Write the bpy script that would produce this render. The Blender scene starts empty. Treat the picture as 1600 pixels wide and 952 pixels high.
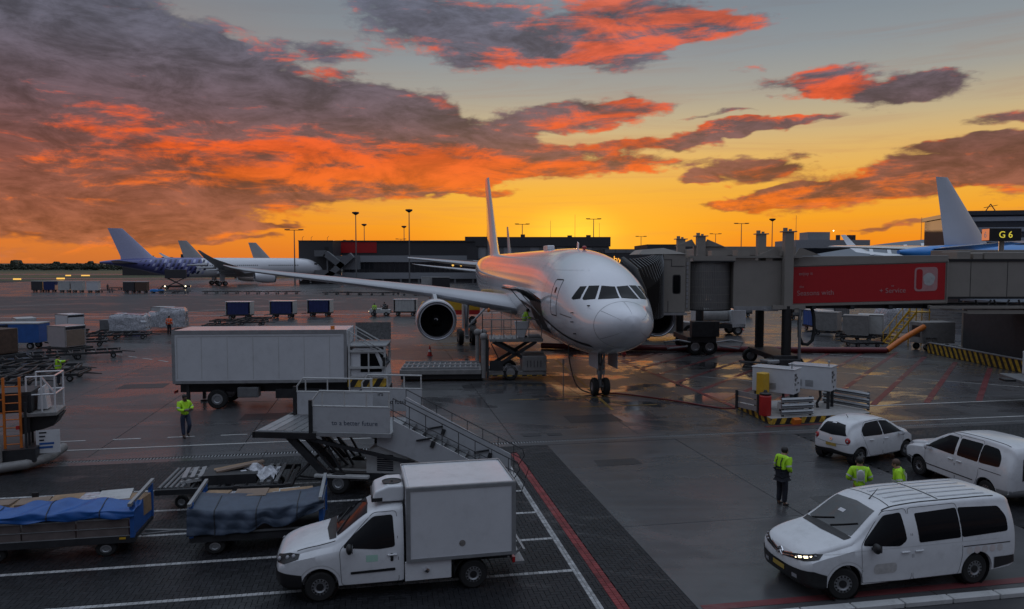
import bpy, bmesh, math, random
from mathutils import Vector, Matrix
from mathutils.bvhtree import BVHTree
random.seed(7)
SC = bpy.context.scene
COL = SC.collection
PI = math.pi
R = math.radians
# ------------------------------------------------------------------ camera
cam = bpy.data.cameras.new('camera')
cam.sensor_width = 36.0
cam.lens = 36.0 * 1155 / 1600
cam.clip_start = 0.3
cam.clip_end = 20000
co = bpy.data.objects.new('camera', cam)
co.location = (0, 0, 7.0)
co.rotation_euler = (PI / 2 - R(3.22), 0, 0)
COL.objects.link(co)
SC.camera = co
SC.view_settings.view_transform = 'Standard'
SC.view_settings.look = 'None'
SC.view_settings.exposure = 0.0
SC.view_settings.gamma = 1.0
SC.cycles.max_bounces = 6
SC.cycles.glossy_bounces = 4
SC.cycles.transmission_bounces = 4
SC.cycles.sample_clamp_indirect = 4.0
# ------------------------------------------------------------------ sun
sun = bpy.data.lights.new('sun', 'SUN')
sun.energy = 0.9
sun.angle = R(0.5)
sun.color = (1.0, 0.55, 0.25)
so = bpy.data.objects.new('sun', sun)
SUN_AZ, SUN_EL = R(5.0), R(2.2)
sd = Vector((math.sin(SUN_AZ) * math.cos(SUN_EL), math.cos(SUN_AZ) * math.cos(SUN_EL), math.sin(SUN_EL)))
so.rotation_euler = sd.to_track_quat('Z', 'Y').to_euler()
COL.objects.link(so)

# ------------------------------------------------------------------ world: sunset sky with broken cloud, laid out by azimuth and elevation
def build_world():
    w = bpy.data.worlds.new('World')
    SC.world = w
    w.use_nodes = True
    w.cycles.sampling_method = 'MANUAL'; w.cycles.sample_map_resolution = 512
    nt = w.node_tree
    nt.nodes.clear()
    L = nt.links.new
    def nd(t, **k):
        n = nt.nodes.new(t)
        for a, b in k.items():
            setattr(n, a, b)
        return n
    def put(sock, v):
        if isinstance(v, bpy.types.NodeSocket):
            L(v, sock)
        else:
            sock.default_value = v
    def M(op, a, b=None, c=None, clamp=False):
        n = nd('ShaderNodeMath', operation=op, use_clamp=clamp)
        put(n.inputs[0], a)
        if b is not None: put(n.inputs[1], b)
        if c is not None: put(n.inputs[2], c)
        return n.outputs[0]
    def smooth(v, a, b, c=0.0, d=1.0):
        n = nd('ShaderNodeMapRange', interpolation_type='SMOOTHSTEP')
        put(n.inputs[0], v); put(n.inputs[1], a); put(n.inputs[2], b); put(n.inputs[3], c); put(n.inputs[4], d)
        return n.outputs[0]
    def mix(f, a, b):
        n = nd('ShaderNodeMix', data_type='RGBA')
        put(n.inputs[0], f)
        for i, v in ((6, a), (7, b)):
            put(n.inputs[i], v if isinstance(v, bpy.types.NodeSocket) else (*v, 1))
        return n.outputs[2]
    def ramp(f, pts):
        n = nd('ShaderNodeValToRGB')
        e = n.color_ramp.elements
        while len(e) < len(pts): e.new(0.5)
        for el, (p, c) in zip(e, pts):
            el.position = p; el.color = (*c, 1)
        put(n.inputs[0], f)
        return n.outputs[0]
    tc = nd('ShaderNodeTexCoord')
    sep = nd('ShaderNodeSeparateXYZ'); L(tc.outputs['Generated'], sep.inputs[0])
    x, y, z = sep.outputs
    A = M('MULTIPLY', M('ARCTAN2', x, y), 57.2958)           # azimuth in degrees, 0 straight out over the apron
    E = M('MULTIPLY', M('ARCSINE', z), 57.2958)              # elevation in degrees
    cmb = nd('ShaderNodeCombineXYZ'); L(A, cmb.inputs[0]); L(E, cmb.inputs[1])
    AE = cmb.outputs[0]
    def noise(sx, sy, detail, rough, off=(0, 0, 0), dist=0.0, rot=0.0):
        m = nd('ShaderNodeMapping'); L(AE, m.inputs[0])
        m.inputs['Scale'].default_value = (sx, sy, 1); m.inputs['Location'].default_value = off; m.inputs['Rotation'].default_value = (0, 0, rot)
        n = nd('ShaderNodeTexNoise'); L(m.outputs[0], n.inputs['Vector'])
        n.inputs['Scale'].default_value = 1; n.inputs['Detail'].default_value = detail; n.inputs['Roughness'].default_value = rough
        n.inputs['Distortion'].default_value = dist
        return n.outputs[0]
    # warp the layout so that cloud banks have ragged outlines
    wn = nd('ShaderNodeTexNoise'); wm = nd('ShaderNodeMapping'); L(AE, wm.inputs[0])
    wm.inputs['Scale'].default_value = (0.11, 0.3, 1); L(wm.outputs[0], wn.inputs['Vector'])
    wn.inputs['Scale'].default_value = 1; wn.inputs['Detail'].default_value = 4; wn.inputs['Roughness'].default_value = 0.62
    wv = nd('ShaderNodeVectorMath', operation='SUBTRACT'); L(wn.outputs['Color'], wv.inputs[0]); wv.inputs[1].default_value = (0.5, 0.5, 0.5)
    ws = nd('ShaderNodeVectorMath', operation='MULTIPLY'); L(wv.outputs[0], ws.inputs[0]); ws.inputs[1].default_value = (9.0, 3.6, 0)
    wa = nd('ShaderNodeVectorMath', operation='ADD'); L(AE, wa.inputs[0]); L(ws.outputs[0], wa.inputs[1])
    WAE = wa.outputs[0]
    def deg(px, py):
        u, v = (px - 800) / 1155, (411 - py) / 1155
        return math.degrees(math.atan(u)), math.degrees(math.atan(v / math.sqrt(1 + u * u)))
    frames = {}
    def frame(rot):                                              # layout coordinates turned by a few fixed angles
        if rot not in frames:
            c, sn = math.cos(R(rot)), math.sin(R(rot))
            d1 = nd('ShaderNodeVectorMath', operation='DOT_PRODUCT'); L(WAE, d1.inputs[0]); d1.inputs[1].default_value = (c, sn, 0)
            d2 = nd('ShaderNodeVectorMath', operation='DOT_PRODUCT'); L(WAE, d2.inputs[0]); d2.inputs[1].default_value = (-sn, c, 0)
            cb = nd('ShaderNodeCombineXYZ'); L(d1.outputs['Value'], cb.inputs[0]); L(d2.outputs['Value'], cb.inputs[1])
            frames[rot] = cb.outputs[0]
        return frames[rot]
    def blobs(lst):
        tot = None
        for px, py, rx, ry, rot, wt in lst:
            a, e = deg(px, py)
            rot = min((-12, -5, 0, 5), key=lambda q: abs(q - rot))
            c, sn = math.cos(R(rot)), math.sin(R(rot))
            ra, re = c * a + sn * e, -sn * a + c * e
            sx, sy = 20.2 / rx, 20.2 / ry
            m = nd('ShaderNodeVectorMath', operation='MULTIPLY_ADD'); L(frame(rot), m.inputs[0])
            m.inputs[1].default_value = (sx, sy, 0); m.inputs[2].default_value = (-ra * sx, -re * sy, 0)
            l = nd('ShaderNodeVectorMath', operation='LENGTH'); L(m.outputs[0], l.inputs[0])
            s = smooth(l.outputs['Value'], 1.25, 0.15, 0.0, wt)
            tot = s if tot is None else M('ADD', tot, s)
        return tot
    dens = blobs([
        (60, 60, 330, 150, -14, 1.0), (230, 180, 380, 110, -8, .95), (470, 150, 200, 70, -12, .75), (150, 290, 420, 70, 0, 1.0), (610, 215, 250, 95, -8, 1.0), (470, 285, 330, 34, 0, .6), (790, 230, 110, 40, -5, .6), (-300, 150, 500, 260, 0, .9),
        (640, 255, 190, 40, 0, .6), (690, 225, 150, 56, -5, .6), (640, 165, 90, 40, -5, .4), (80, 352, 300, 26, 0, 1.0), (300, 300, 330, 30, 2, .5), (330, 70, 60, 14, 0, .5), (440, 352, 60, 6, 0, .7), (400, 372, 90, 6, 0, .6),
        (700, 45, 190, 66, -4, 1.0), (960, 45, 170, 48, 6, 1.0), (1100, 45, 140, 26, 4, .9), (800, 100, 150, 30, 8, .7), (980, 95, 100, 32, 10, .7), (510, 80, 90, 20, -4, .7),
        (930, 180, 180, 27, 4, 1.1), (1050, 216, 270, 17, 3, 1.15), (915, 260, 200, 20, 4, 1.15), (740, 300, 100, 9, 0, .85), (560, 300, 120, 8, 0, .7), (1130, 180, 60, 7, 0, .6), (1170, 200, 110, 12, 3, .6),
        (1310, 135, 150, 34, -8, 1.0), (1440, 140, 90, 22, -6, .8), (1255, 130, 50, 26, 0, .5), (1550, 190, 60, 14, 0, .8), (1480, 233, 90, 10, 6, .7), (1190, 262, 120, 24, -3, 1.1), (1085, 275, 46, 11, 0, 1.1),
        (1400, 290, 330, 26, 7, 1.1), (1540, 258, 190, 36, 4, 1.0), (1230, 308, 160, 14, 6, .8), (1290, 330, 130, 16, 4, .45), (1420, 350, 90, 5, 0, .6), (1350, 356, 60, 4, 0, .6), (1180, 318, 60, 6, 0, .6),
        (1800, 240, 300, 70, 5, .8), (1160, 112, 34, 8, 0, .3), (1030, 135, 50, 7, 0, .3)])
    heat = blobs([
        (360, 245, 300, 75, -6, .66), (560, 255, 230, 60, -4, .62), (250, 295, 380, 36, 0, .36), (480, 120, 60, 40, -12, .15), (90, 215, 200, 40, 0, .30), (420, 200, 60, 30, -10, .3), (760, 258, 180, 40, 0, .5), (600, 240, 170, 70, -5, .25),
        (960, 50, 110, 50, 10, .95), (1110, 45, 130, 30, 4, 1.0), (820, 112, 120, 28, 4, .75), (520, 82, 90, 20, -4, .4), (700, 270, 120, 30, 0, .6),
        (930, 180, 170, 28, 4, .8), (930, 258, 190, 22, 4, 1.0), (1050, 212, 260, 14, 3, .45), (1150, 195, 90, 12, 3, .55), (1255, 140, 60, 40, 0, 1.0), (1330, 130, 70, 14, 0, .4),
        (1200, 275, 150, 24, 0, .4), (1230, 310, 190, 18, 5, .7), (1330, 325, 200, 26, 5, .55), (1480, 262, 170, 20, 8, .35), (50, 360, 330, 30, 0, .22), (740, 300, 90, 8, 0, .6), (1180, 318, 80, 10, 0, .6)])
    n1 = noise(0.19, 0.55, 10, 0.68, (3.1, 1.7, 0.3), 0.5, R(6))
    n2 = noise(0.15, 1.05, 9, 0.62, (7.3, 9.1, 2.2), 0.7, R(6))
    n3 = noise(0.8, 2.2, 6, 0.6, (1.3, 4.1, 5.2), 0.3, R(4))
    front = smooth(M('ABSOLUTE', A), 95, 42)                      # the layout seen from the gate; elsewhere plain broken cloud
    low = smooth(E, 30, 21)
    inview = M('MULTIPLY', front, low)
    gen = M('MULTIPLY', M('SUBTRACT', 1.0, inview), 0.40)
    dtot = M('ADD', M('MULTIPLY', dens, inview), gen)
    dn = M('ADD', M('SUBTRACT', dtot, 0.50), M('ADD', M('MULTIPLY', M('SUBTRACT', n1, 0.5), 1.45), M('MULTIPLY', M('SUBTRACT', n3, 0.5), 0.65)))
    cover = smooth(dn, -0.16, 0.30)
    core = smooth(dn, 0.12, 0.75)
    lit = M('ADD', M('SUBTRACT', M('MULTIPLY', heat, inview), M('MULTIPLY', core, 0.42)), M('MULTIPLY', M('SUBTRACT', n2, 0.5), 2.6))
    lit = M('ADD', lit, M('MULTIPLY', M('SUBTRACT', n3, 0.5), 0.5))
    n1b = noise(0.19, 0.55, 7, 0.66, (3.1, 1.7 - 0.42, 0.3), 0.5, R(6))          # the same cloud a little lower: undersides catch the light
    lit = M('ADD', lit, M('MULTIPLY', M('SUBTRACT', n1, n1b), 2.4))
    litf = smooth(lit, 0.0, 0.85)
    # clear sky
    e01 = M('DIVIDE', E, 90.0, clamp=True)
    west = ramp(e01, [(0.0, (.86, .20, .012)), (.012, (.90, .25, .013)), (.034, (.94, .36, .017)), (.061, (.88, .44, .052)), (.089, (.76, .47, .145)), (.115, (.55, .44, .26)), (.142, (.365, .355, .315)), (.168, (.275, .305, .325)), (.20, (.215, .258, .30)), (.24, (.18, .245, .295)), (.40, (.36, .43, .52)), (.6, (.64, .75, .93)), (1.0, (.72, .84, 1.05))])
    leftw = ramp(e01, [(0.0, (.62, .17, .035)), (.03, (.86, .23, .03)), (.07, (.80, .24, .045)), (.11, (.55, .24, .10)), (.15, (.33, .24, .20)), (.21, (.21, .225, .25)), (.26, (.18, .235, .29)), (.42, (.36, .43, .52)), (.6, (.64, .75, .93)), (1.0, (.72, .84, 1.05))])
    east = ramp(e01, [(0.0, (.075, .075, .095)), (.1, (.10, .105, .14)), (.3, (.20, .23, .30)), (.6, (.60, .71, .90)), (1.0, (.72, .84, 1.05))])
    side = smooth(A, -4, -34)
    sky = mix(side, west, leftw)
    sky = mix(smooth(M('ABSOLUTE', M('SUBTRACT', A, 3.0)), 45, 110), sky, east)
    # glow over the sun just behind the roofs
    ga = nd('ShaderNodeMapping', vector_type='TEXTURE'); L(AE, ga.inputs[0])
    ga.inputs['Location'].default_value = (4.6, 1.2, 0); ga.inputs['Scale'].default_value = (15.0, 6.0, 1)
    gl = nd('ShaderNodeVectorMath', operation='LENGTH'); L(ga.outputs[0], gl.inputs[0])
    g1 = smooth(gl.outputs['Value'], 1.0, 0.0, 0.0, 0.85)
    sky = mix(g1, sky, (1.0, .52, .035))
    gb = nd('ShaderNodeMapping', vector_type='TEXTURE'); L(AE, gb.inputs[0])
    gb.inputs['Location'].default_value = (4.7, 2.4, 0); gb.inputs['Scale'].default_value = (5.0, 2.6, 1)
    gm = nd('ShaderNodeVectorMath', operation='LENGTH'); L(gb.outputs[0], gm.inputs[0])
    sky = mix(smooth(gm.outputs['Value'], 1.0, 0.0, 0.0, 0.9), sky, (1.2, .72, .05))
    # cloud colours: glowing undersides low down, cooler grey above
    warm = ramp(e01, [(0.0, (.80, .20, .025)), (.05, (.80, .15, .016)), (.09, (.78, .095, .016)), (.14, (.72, .085, .026)), (.20, (.68, .12, .06)), (.30, (.50, .20, .16)), (.6, (.72, .70, .74)), (1.0, (.82, .84, .90))])
    cool = ramp(e01, [(0.0, (.40, .13, .05)), (.04, (.27, .090, .055)), (.08, (.19, .068, .058)), (.12, (.120, .075, .092)), (.17, (.105, .100, .135)), (.24, (.110, .128, .178)), (.4, (.20, .22, .26)), (.6, (.42, .46, .54)), (1.0, (.52, .56, .64))])
    back = smooth(M('ABSOLUTE', A), 60, 120)
    warm = mix(M('MULTIPLY', back, smooth(E, 60, 25)), warm, (.26, .23, .27))
    cool = mix(M('MULTIPLY', back, smooth(E, 60, 25)), cool, (.13, .135, .17))
    vary = smooth(M('ADD', M('MULTIPLY', n1, 0.8), M('MULTIPLY', n3, 0.2)), 0.34, 0.66, 0.55, 1.45)
    cv = nd('ShaderNodeVectorMath', operation='SCALE'); L(cool, cv.inputs[0]); L(vary, cv.inputs['Scale'])
    wv2 = nd('ShaderNodeVectorMath', operation='SCALE'); L(warm, wv2.inputs[0]); L(smooth(n1, 0.36, 0.64, 0.68, 1.18), wv2.inputs['Scale'])
    cl = mix(litf, cv.outputs[0], wv2.outputs[0])
    n4 = noise(0.05, 0.75, 7, 0.62, (5.2, 2.9, 8.1), 0.8, R(7))          # thin high veil between the banks
    veil = M('MULTIPLY', smooth(n4, 0.46, 0.72), smooth(E, 0.5, 6, 0.1, 0.42))
    sky = mix(veil, sky, ramp(e01, [(0.0, (.75, .25, .05)), (.07, (.62, .26, .09)), (.13, (.40, .27, .20)), (.2, (.21, .21, .235)), (.35, (.30, .33, .39)), (1.0, (.7, .75, .84))]))
    col = mix(M('MULTIPLY', cover, 0.95), sky, cl)
    # physical sky underneath, the rest laid over it
    st = nd('ShaderNodeTexSky', sky_type='NISHITA', sun_disc=False)
    st.sun_elevation = SUN_EL; st.sun_rotation = SUN_AZ; st.altitude = 0; st.air_density = 1.0; st.dust_density = 2.0
    sc = nd('ShaderNodeVectorMath', operation='SCALE'); L(col, sc.inputs[0]); sc.inputs['Scale'].default_value = 9.6
    sn = nd('ShaderNodeVectorMath', operation='SCALE'); L(st.outputs[0], sn.inputs[0]); sn.inputs['Scale'].default_value = 0.03
    ad = nd('ShaderNodeVectorMath', operation='ADD'); L(sc.outputs[0], ad.inputs[0]); L(sn.outputs[0], ad.inputs[1])
    bg = nd('ShaderNodeBackground'); L(ad.outputs[0], bg.inputs[0]); bg.inputs[1].default_value = 0.1
    out = nd('ShaderNodeOutputWorld'); L(bg.outputs[0], out.inputs[0])
build_world()

# ------------------------------------------------------------------ materials
def pm(name, col, rough=0.5, metal=0.0, var=0.12, scale=3.0, coat=0.0, emit=None, es=1.0, bump=0.0, bscale=40.0, dirt=0.0, spec=0.5, rvar=0.0, trans=0.0, alpha=1.0):
    m = bpy.data.materials.new(name)
    m.use_nodes = True
    nt = m.node_tree
    b = nt.nodes['Principled BSDF']
    L = nt.links.new
    b.inputs['Roughness'].default_value = rough
    b.inputs['Metallic'].default_value = metal
    b.inputs['Specular IOR Level'].default_value = spec
    b.inputs['Coat Weight'].default_value = coat
    b.inputs['Coat Roughness'].default_value = 0.08
    b.inputs['Transmission Weight'].default_value = trans
    b.inputs['Alpha'].default_value = alpha
    tc = nt.nodes.new('ShaderNodeTexCoord')
    n = nt.nodes.new('ShaderNodeTexNoise')
    L(tc.outputs['Object'], n.inputs['Vector'])
    n.inputs['Scale'].default_value = scale; n.inputs['Detail'].default_value = 6; n.inputs['Roughness'].default_value = 0.65
    r = nt.nodes.new('ShaderNodeValToRGB')
    r.color_ramp.elements[0].position = 0.3; r.color_ramp.elements[1].position = 0.72
    lo = tuple(max(0, c * (1 - var)) for c in col); hi = tuple(min(1, c * (1 + var)) for c in col)
    r.color_ramp.elements[0].color = (*lo, 1); r.color_ramp.elements[1].color = (*hi, 1)
    L(n.outputs[0], r.inputs[0])
    csock = r.outputs[0]
    if dirt > 0:
        n2 = nt.nodes.new('ShaderNodeTexNoise'); L(tc.outputs['Object'], n2.inputs['Vector'])
        n2.inputs['Scale'].default_value = scale * 2.3; n2.inputs['Detail'].default_value = 8; n2.inputs['Roughness'].default_value = 0.75
        mr = nt.nodes.new('ShaderNodeMapRange'); L(n2.outputs[0], mr.inputs[0])
        mr.inputs[1].default_value = 0.5; mr.inputs[2].default_value = 0.75; mr.inputs[3].default_value = 0; mr.inputs[4].default_value = dirt
        mx = nt.nodes.new('ShaderNodeMix'); mx.data_type = 'RGBA'
        L(mr.outputs[0], mx.inputs[0]); L(csock, mx.inputs[6]); mx.inputs[7].default_value = (.05, .042, .036, 1)
        csock = mx.outputs[2]
    L(csock, b.inputs['Base Color'])
    if rvar > 0:
        mr = nt.nodes.new('ShaderNodeMapRange'); L(n.outputs[0], mr.inputs[0])
        mr.inputs[1].default_value = 0.3; mr.inputs[2].default_value = 0.7; mr.inputs[3].default_value = max(0.02, rough - rvar); mr.inputs[4].default_value = min(1, rough + rvar)
        L(mr.outputs[0], b.inputs['Roughness'])
    if bump > 0:
        n3 = nt.nodes.new('ShaderNodeTexNoise'); L(tc.outputs['Object'], n3.inputs['Vector']); n3.inputs['Scale'].default_value = bscale; n3.inputs['Detail'].default_value = 4
        bp = nt.nodes.new('ShaderNodeBump'); bp.inputs['Strength'].default_value = bump; bp.inputs['Distance'].default_value = 0.02
        L(n3.outputs[0], bp.inputs['Height']); L(bp.outputs[0], b.inputs['Normal'])
    if emit:
        b.inputs['Emission Color'].default_value = (*emit, 1); b.inputs['Emission Strength'].default_value = es
    return m

def wet(name, col, dry=0.42, wetr=0.09, amount=0.5, scale=0.16, island=0.0, joints=False, wetlo=0.0):
    """Wet paving: dark base, a world-wide pattern of puddles (smooth) and drier patches (rough), tyre-drawn streaks."""
    m = bpy.data.materials.new(name); m.use_nodes = True
    nt = m.node_tree; b = nt.nodes['Principled BSDF']; L = nt.links.new
    g = nt.nodes.new('ShaderNodeNewGeometry')
    mp = nt.nodes.new('ShaderNodeMapping'); L(g.outputs['Position'], mp.inputs[0]); mp.inputs['Rotation'].default_value = (0, 0, R(-10)); mp.inputs['Scale'].default_value = (1.0, 1.5, 1)
    def noise(s, d=6, r=0.6, src=None, dist=0.0):
        n = nt.nodes.new('ShaderNodeTexNoise'); L(src or mp.outputs[0], n.inputs['Vector']); n.inputs['Scale'].default_value = s
        n.inputs['Detail'].default_value = d; n.inputs['Roughness'].default_value = r; n.inputs['Distortion'].default_value = dist
        return n.outputs[0]
    def mr(v, a, b2, c, d2):
        n = nt.nodes.new('ShaderNodeMapRange'); n.interpolation_type = 'SMOOTHSTEP'; L(v, n.inputs[0])
        for i, q in enumerate((a, b2, c, d2)): n.inputs[i + 1].default_value = q
        return n.outputs[0]
    def mth(op, a, b2):
        n = nt.nodes.new('ShaderNodeMath'); n.operation = op
        for i, q in enumerate((a, b2)):
            if isinstance(q, bpy.types.NodeSocket): L(q, n.inputs[i])
            else: n.inputs[i].default_value = q
        return n.outputs[0]
    big = noise(scale, 7, 0.62, None, 0.8)
    fine = noise(scale * 9, 6, 0.7)
    grain = noise(26, 3, 0.7)
    pud = mr(big, 0.60 - amount * 0.22, 0.68 - amount * 0.16, 0, 1)
    pud = mth('MULTIPLY', pud, mr(fine, 0.28, 0.5, 0.35, 1))
    zone = nt.nodes.new('ShaderNodeVectorMath'); zone.operation = 'MULTIPLY_ADD'; L(g.outputs['Position'], zone.inputs[0]); zone.inputs[1].default_value = (1 / 17, 1 / 15, 0); zone.inputs[2].default_value = (-9 / 17, -45 / 15, 0)
    zl = nt.nodes.new('ShaderNodeVectorMath'); zl.operation = 'LENGTH'; L(zone.outputs[0], zl.inputs[0])
    zl2 = mth('ADD', zl.outputs['Value'], mth('MULTIPLY', mth('SUBTRACT', big, 0.5), 1.2))
    pud = mth('MULTIPLY', pud, mr(zl2, 1.3, 0.6, 0.50, 1.0))
    tone = mth('ADD', mth('MULTIPLY', big, 0.7), mth('MULTIPLY', fine, 0.5))
    tone = mth('ADD', mth('MULTIPLY', tone, 1.0), mth('MULTIPLY', mth('SUBTRACT', grain, 0.5), 0.35))
    st = nt.nodes.new('ShaderNodeMapping'); L(g.outputs['Position'], st.inputs[0]); st.inputs['Rotation'].default_value = (0, 0, R(-10)); st.inputs['Scale'].default_value = (.10, 1.6, 1)
    tyre = noise(1.0, 5, .7, st.outputs[0], .4)
    tone = mth('ADD', tone, mth('MULTIPLY', mth('SUBTRACT', tyre, .5), .55))
    if island:
        tone = mth('ADD', tone, mth('MULTIPLY', mth('SUBTRACT', g.outputs['Random Per Island'], 0.5), island))
    oi = nt.nodes.new('ShaderNodeObjectInfo')
    tone = mth('ADD', tone, mth('MULTIPLY', mth('SUBTRACT', oi.outputs['Random'], 0.5), 0.14))
    cr = nt.nodes.new('ShaderNodeValToRGB'); L(tone, cr.inputs[0])
    cr.color_ramp.elements[0].position = 0.25; cr.color_ramp.elements[1].position = 0.95
    cr.color_ramp.elements[0].color = (*[c * 0.48 for c in col], 1); cr.color_ramp.elements[1].color = (*[c * 1.45 for c in col], 1)
    mx = nt.nodes.new('ShaderNodeMix'); mx.data_type = 'RGBA'; L(mth('MULTIPLY', pud, 0.45), mx.inputs[0]); L(cr.outputs[0], mx.inputs[6]); mx.inputs[7].default_value = (*[c * 0.35 for c in col], 1)
    L(mx.outputs[2], b.inputs['Base Color'])
    if joints:
        pass
    rr = mth('ADD', mr(pud, 0, 1, dry, wetr), mth('MULTIPLY', mth('SUBTRACT', fine, 0.5), 0.22))
    n = nt.nodes.new('ShaderNodeMath'); n.operation = 'MAXIMUM'; L(rr, n.inputs[0]); n.inputs[1].default_value = 0.05
    L(n.outputs[0], b.inputs['Roughness'])
    L(mr(pud, 0, .8, 0.22, 0.5), b.inputs['Specular IOR Level'])
    bp = nt.nodes.new('ShaderNodeBump'); bp.inputs['Distance'].default_value = 0.012
    L(grain, bp.inputs['Height']); L(mr(pud, 0, 1, 0.30, 0.02), bp.inputs['Strength']); L(bp.outputs[0], b.inputs['Normal'])
    return m

MT = {}
def mat(k): return MT[k]
MT['white'] = pm('white_paint', (.61, .62, .635), .26, coat=.4, var=.06, dirt=.20, scale=1.3)
MT['steps_grey'] = pm('steps_grey_white', (.40, .41, .425), .4, var=.07, dirt=.2, scale=1.6)
MT['white_flat'] = pm('white_panel', (.54, .55, .57), .32, var=.05, dirt=.12, scale=1.3)
MT['white_soiled'] = pm('soiled_white_steel', (.43, .435, .43), .5, var=.12, dirt=.35, scale=2.0)
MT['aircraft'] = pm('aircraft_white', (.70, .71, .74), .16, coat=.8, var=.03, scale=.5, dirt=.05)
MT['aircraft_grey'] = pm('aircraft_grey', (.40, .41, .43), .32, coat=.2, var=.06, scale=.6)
MT['lip'] = pm('dull_intake_metal', (.26, .26, .28), .3, metal=.8, var=.08)
MT['board'] = pm('brown_side_board', (.12, .098, .092), .6, var=.25, scale=4, dirt=.2)
MT['bare'] = pm('bare_aluminium', (.62, .63, .65), .28, metal=.9, var=.06)
MT['black'] = pm('black_plastic', (.012, .012, .013), .5, var=.2, rvar=.1)
MT['rubber'] = pm('tyre_rubber', (.012, .012, .012), .8, var=.2, bump=.2)
MT['screen'] = pm('windscreen_glass', (.010, .011, .014), .04, var=.1, spec=.9, coat=.3)
MT['glass'] = pm('dark_glass', (.006, .0065, .008), .06, var=.1, spec=.16)
MT['worn'] = pm('worn_grey_white_paint', (.21, .205, .20), .5, var=.2, dirt=.4, scale=2.5)
MT['finpale'] = pm('pale_fin', (.46, .50, .57), .3, var=.1, scale=.1)
MT['steel'] = pm('painted_steel_grey', (.16, .165, .17), .45, metal=.3, var=.2, dirt=.3)
MT['galv'] = pm('galvanised_steel', (.34, .35, .36), .42, metal=.6, var=.15, dirt=.2)
MT['dark'] = pm('dark_steel', (.03, .031, .034), .5, metal=.3, var=.3, dirt=.2)
MT['rim'] = pm('steel_rim', (.30, .31, .32), .4, metal=.7, var=.1, dirt=.3, scale=6)
MT['chrome'] = pm('chrome', (.8, .8, .82), .12, metal=1.0, var=.02)
MT['seam'] = pm('panel_gap', (.02, .02, .022), .7, var=.1)
MT['blue'] = pm('blue_paint', (.02, .09, .30), .4, var=.15, dirt=.15)
MT['bluedark'] = pm('navy_canvas', (.012, .022, .105), .6, var=.2)
MT['tarp'] = pm('blue_tarpaulin', (.012, .085, .30), .40, var=.15, scale=5, dirt=.05)
MT['tarp_dark'] = pm('faded_blue_tarpaulin', (.045, .065, .10), .5, var=.2, scale=5, dirt=.15)
MT['red'] = pm('red_paint', (.42, .02, .018), .4, var=.1, dirt=.15)
MT['redad'] = pm('red_advert', (.40, .008, .012), .45, var=.05)
MT['yellow'] = pm('yellow_paint', (.55, .32, .02), .45, var=.1, dirt=.2)
MT['orange'] = pm('orange_paint', (.60, .16, .02), .45, var=.15, dirt=.15)
MT['hivis'] = pm('hi_vis_yellow', (.42, .78, .02), .6, var=.15, scale=9, emit=None)
MT['hivis_or'] = pm('hi_vis_orange', (.85, .12, .02), .6, var=.1, scale=9)
MT['refl'] = pm('reflective_tape', (.55, .57, .56), .35, metal=.3, var=.05)
MT['navy'] = pm('navy_cloth', (.012, .014, .022), .8, var=.2, scale=9)
MT['jeans'] = pm('denim_cloth', (.02, .03, .06), .8, var=.25, scale=9)
MT['skin'] = pm('skin', (.32, .18, .12), .5, var=.08)
MT['skin_dark'] = pm('dark_skin', (.10, .055, .035), .5, var=.08)
MT['hair'] = pm('dark_hair', (.012, .010, .009), .6, var=.2)
MT['plasticwrap'] = pm('clear_film_wrap', (.42, .43, .46), .18, var=.6, scale=7, bump=.9, bscale=5, coat=.4)
MT['card'] = pm('cardboard', (.20, .145, .11), .8, var=.2)
MT['wood'] = pm('weathered_timber', (.26, .17, .10), .75, var=.3, scale=4)
MT['concrete'] = pm('concrete', (.30, .29, .28), .7, var=.15, dirt=.25, bump=.15)
MT['bridge'] = pm('jet_bridge_grey', (.235, .215, .19), .5, var=.06, dirt=.12, scale=.8)
MT['hosered'] = pm('dark_red_hose', (.13, .010, .014), .4, var=.15)
MT['bridge_dark'] = pm('jet_bridge_slats', (.13, .125, .12), .6, var=.12)
MT['bellows'] = pm('bellows_fabric', (.012, .010, .009), .85, var=.25, spec=.1)
MT['brown'] = pm('brown_canvas', (.085, .05, .035), .75, var=.35, scale=4, dirt=.2)
MT['bldark'] = pm('dark_cladding', (.035, .035, .04), .6, var=.2)
MT['blgrey'] = pm('grey_cladding', (.13, .135, .145), .55, var=.12)
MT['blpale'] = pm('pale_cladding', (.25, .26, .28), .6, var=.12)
MT['roofgrey'] = pm('metal_roof', (.13, .15, .18), .5, metal=.0, var=.1)
MT['skylight'] = pm('skylight', (.7, .72, .75), .2, var=.05)
MT['bglass'] = pm('facade_glass', (.018, .02, .024), .08, var=.2)
MT['lamp_w'] = pm('lamp_white', (.9, .85, .7), .3, emit=(1, .80, .48), es=5)
MT['lamp_y'] = pm('lamp_amber', (.9, .6, .2), .3, emit=(1, .55, .1), es=.9)
MT['lens'] = pm('headlamp_lens', (.25, .25, .27), .08, var=.2, coat=.5)
MT['redlens'] = pm('red_lens', (.35, .01, .012), .15, coat=.5)
MT['plate'] = pm('number_plate', (.36, .25, .05), .5, var=.05)
MT['treeleaf'] = pm('far_foliage', (.03, .035, .022), .9, var=.4)
MT['bark'] = pm('bark', (.05, .04, .03), .9)
MT['klm'] = pm('sky_blue_paint', (.03, .24, .66), .3, coat=.3, var=.04)
MT['indigo'] = pm('indigo_paint', (.10, .11, .30), .35, coat=.3, var=.12, scale=.3)
MT['deepindigo'] = pm('deep_indigo_paint', (.012, .014, .06), .35, coat=.3, var=.15)
MT['lilac'] = pm('lilac_paint', (.42, .44, .62), .35, var=.1)
MT['mesh'] = pm('wire_mesh_panel', (.10, .10, .10), .6, var=.5, scale=14)
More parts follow.
